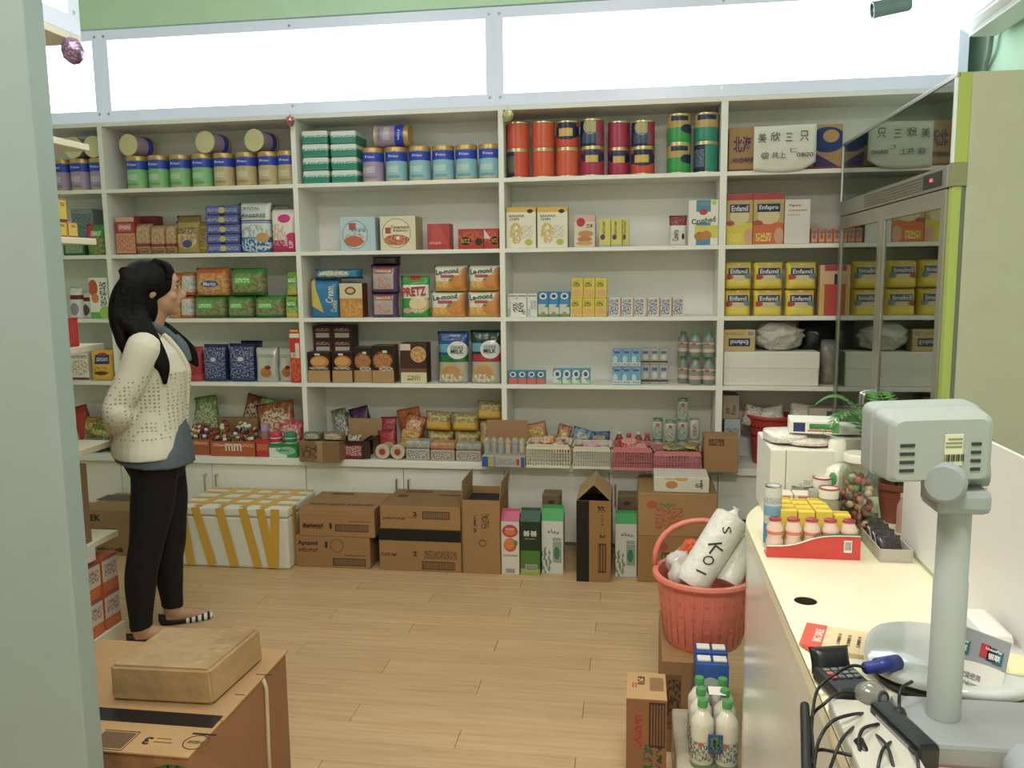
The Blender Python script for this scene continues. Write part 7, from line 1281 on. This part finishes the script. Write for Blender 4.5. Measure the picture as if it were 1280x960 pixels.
# cardigan
def knit():
    m = mat('cream_knit', 'dad4c2', rough=.95); T = m.node_tree; N = T.nodes; L = T.links; B = N['Principled BSDF']; tc = N.new('ShaderNodeTexCoord')
    mp = N.new('ShaderNodeMapping'); mp.inputs['Scale'].default_value = (58, 58, 62); L.new(tc.outputs['Object'], mp.inputs[0])
    vo = N.new('ShaderNodeTexVoronoi'); vo.inputs['Scale'].default_value = 1; vo.inputs['Randomness'].default_value = .25; L.new(mp.outputs[0], vo.inputs['Vector'])
    sx_ = N.new('ShaderNodeSeparateXYZ'); L.new(tc.outputs['Generated'], sx_.inputs[0])
    cr = N.new('ShaderNodeMapRange'); cr.inputs[1].default_value = .22; cr.inputs[2].default_value = .36; cr.inputs[3].default_value = 1; cr.inputs[4].default_value = 0; L.new(vo.outputs['Distance'], cr.inputs[0])
    a = N.new('ShaderNodeMath'); a.operation = 'GREATER_THAN'; a.inputs[1].default_value = .14; L.new(sx_.outputs[2], a.inputs[0]); b = N.new('ShaderNodeMath'); b.operation = 'LESS_THAN'; b.inputs[1].default_value = .66; L.new(sx_.outputs[2], b.inputs[0])
    c1 = N.new('ShaderNodeMath'); c1.operation = 'MULTIPLY'; L.new(a.outputs[0], c1.inputs[0]); L.new(b.outputs[0], c1.inputs[1])
    c2 = N.new('ShaderNodeMath'); c2.operation = 'MULTIPLY'; L.new(c1.outputs[0], c2.inputs[0]); L.new(cr.outputs[0], c2.inputs[1])
    mx = N.new('ShaderNodeMix'); mx.data_type = 'RGBA'; mx.inputs[6].default_value = lin('dad4c2'); mx.inputs[7].default_value = lin('a2987c'); L.new(c2.outputs[0], mx.inputs[0]); L.new(mx.outputs[2], B.inputs['Base Color'])
    wv = N.new('ShaderNodeTexWave'); wv.inputs['Scale'].default_value = 60; wv.inputs['Distortion'].default_value = 2; L.new(tc.outputs['Object'], wv.inputs['Vector'])
    ad = N.new('ShaderNodeMath'); ad.operation = 'SUBTRACT'; L.new(wv.outputs['Fac'], ad.inputs[0]); L.new(c2.outputs[0], ad.inputs[1])
    bp_ = N.new('ShaderNodeBump'); bp_.inputs['Strength'].default_value = .18; bp_.inputs['Distance'].default_value = .004; L.new(ad.outputs[0], bp_.inputs['Height']); L.new(bp_.outputs[0], B.inputs['Normal'])
    return m
bm = bmesh.new()
loft_bm(bm, [(-1.345, PY, .818, .153, .228), (-1.345, PY, .85, .153, .222), (-1.342, PY, .93, .148, .192), (-1.328, PY, 1.02, .142, .17), (-1.316, PY, 1.10, .138, .168), (-1.308, PY, 1.17, .134, .175), (-1.322, PY, 1.25, .115, .18), (-1.335, PY, 1.305, .085, .168), (-1.335, PY, 1.335, .062, .10), (-1.33, PY, 1.352, .055, .068)])
kk = knit()
for sh_, el, wr in ((shR, elR, wrR), (shL, elL, wrL)):
    up = tuple((sh_[i]+el[i])/2 for i in range(3)); fo_ = tuple((el[i]+wr[i])/2 for i in range(3))
    limb_bm(bm, [(sh_[0], sh_[1]*.75+PY*.25, sh_[2]+.0), sh_, up, (el[0], el[1], el[2]+.03), el, fo_, (wr[0], wr[1], wr[2])], [.062, .07, .063, .055, .06, .052, .042])
    for k in range(4):   # bunched sleeve folds
        f = k/3; c_ = Vector(el)*(1-f*.8)+Vector(wr)*f*.8; ell_bm(bm, c_+Vector((0, 0, .004)), (.057-.004*k, .05-.003*k, .022))
cg = pp('cardigan', remesh(bm, .0065, 2), kk)
bm = bmesh.new()
for sy in (-.022, .03): limb_bm(bm, [(-1.202, PY+sy, .82), (-1.196, PY+sy, .93), (-1.188, PY+sy, 1.02), (-1.178, PY+sy, 1.10), (-1.174, PY+sy*1.1, 1.17), (-1.205, PY+sy*1.6, 1.25), (-1.262, PY+sy*2.4, 1.33)], [.011, .011, .010, .010, .010, .011, .012], 8)
pp('cardigan_band', from_bm(bm, 'band', True), kk)
# shoes: striped ballet flats
stripe = mat('striped_flat', '1a1a1c', [('s', .85, .5, .35, .6, 'dcdad2', 9, 1)], front=False, rough=.5)
for ax_, ya in ((ankR[0], RA), (ankL[0], LA)):
    bm = bmesh.new(); n = 20; rings = []
    prof = [(-.062, .010, .030, .02), (-.05, .026, .045, .0), (-.01, .032, .036, 0), (.05, .034, .030, 0), (.10, .037, .033, 0), (.135, .034, .034, 0), (.16, .022, .026, 0), (.172, .006, .014, .004)]
    for x, w_, h_, z0 in prof: rings.append([bm.verts.new((ax_+x, ya+w_*math.cos(PI*k/(n-1)), z0+.002+h_*math.sin(PI*k/(n-1))**.6)) for k in range(n)])
    for a, b in zip(rings, rings[1:]):
        for k in range(n): bm.faces.new((a[k], a[(k+1) % n], b[(k+1) % n], b[k]))
    bm.faces.new(rings[0][::-1]); bm.faces.new(rings[-1]); pp('shoe', from_bm(bm, 'shoe', True), stripe)
# hair
bm = bmesh.new()
ell_bm(bm, (HX-.028, PY, HZ+.03), (.112, .096, .098), None, 4)
ell_bm(bm, (HX-.065, PY, HZ-.06), (.085, .098, .12), None, 4)
rr = random.Random(4)
for s in (-1, 1):
    # side curtains past the ear down to the chest, both shoulders
    for k in range(9):
        a = k/8; x0 = HX-.02-.085*a; yb_ = PY+s*(.082+.012*rr.random())
        if s < 0: end = [(-1.30-.05*a+rr.uniform(-.006, .006), PY-.145, 1.335), (-1.262-.035*a, PY-.165-.008*a, 1.22), (-1.262-.02*a+rr.uniform(-.006, .006), PY-.170, 1.125+.09*a)]
        else: end = [(-1.25-.06*a, PY+.10, 1.335), (-1.165-.05*a, PY+.115, 1.25), (-1.135-.05*a, PY+.11, 1.165+.04*a)]
        limb_bm(bm, [(x0-.01, PY+s*.05, HZ+.085), (x0-.022*(1-a), yb_, HZ+.03), (x0-.035, yb_+s*.01, HZ-.09)]+end, [.022, .024, .027, .027, .023, .009], 8)
for k in range(11):   # back fall
    f = k/10-.5; limb_bm(bm, [(HX-.07, PY+f*.12, HZ+.08), (HX-.13, PY+f*.17, HZ-.01), (HX-.15, PY+f*.2, HZ-.10), (HX-.14+.01*abs(f), PY+f*.24, HZ-.20), (HX-.125, PY+f*.26, HZ-.27+rr.uniform(-.02, .02))], [.028, .034, .032, .026, .01], 8)
for k in range(7):    # fringe swept to the side
    f = k/6-.5; limb_bm(bm, [(HX+.0, PY+f*.06, HZ+.118), (HX+.055, PY+f*.12, HZ+.096), (HX+.078-.05*abs(f), PY+f*.165, HZ+.055-.02*abs(f))], [.018, .017, .006], 8)
hm = remesh(bm, .006, 5, .5)
pp('hair', hm, hairm)
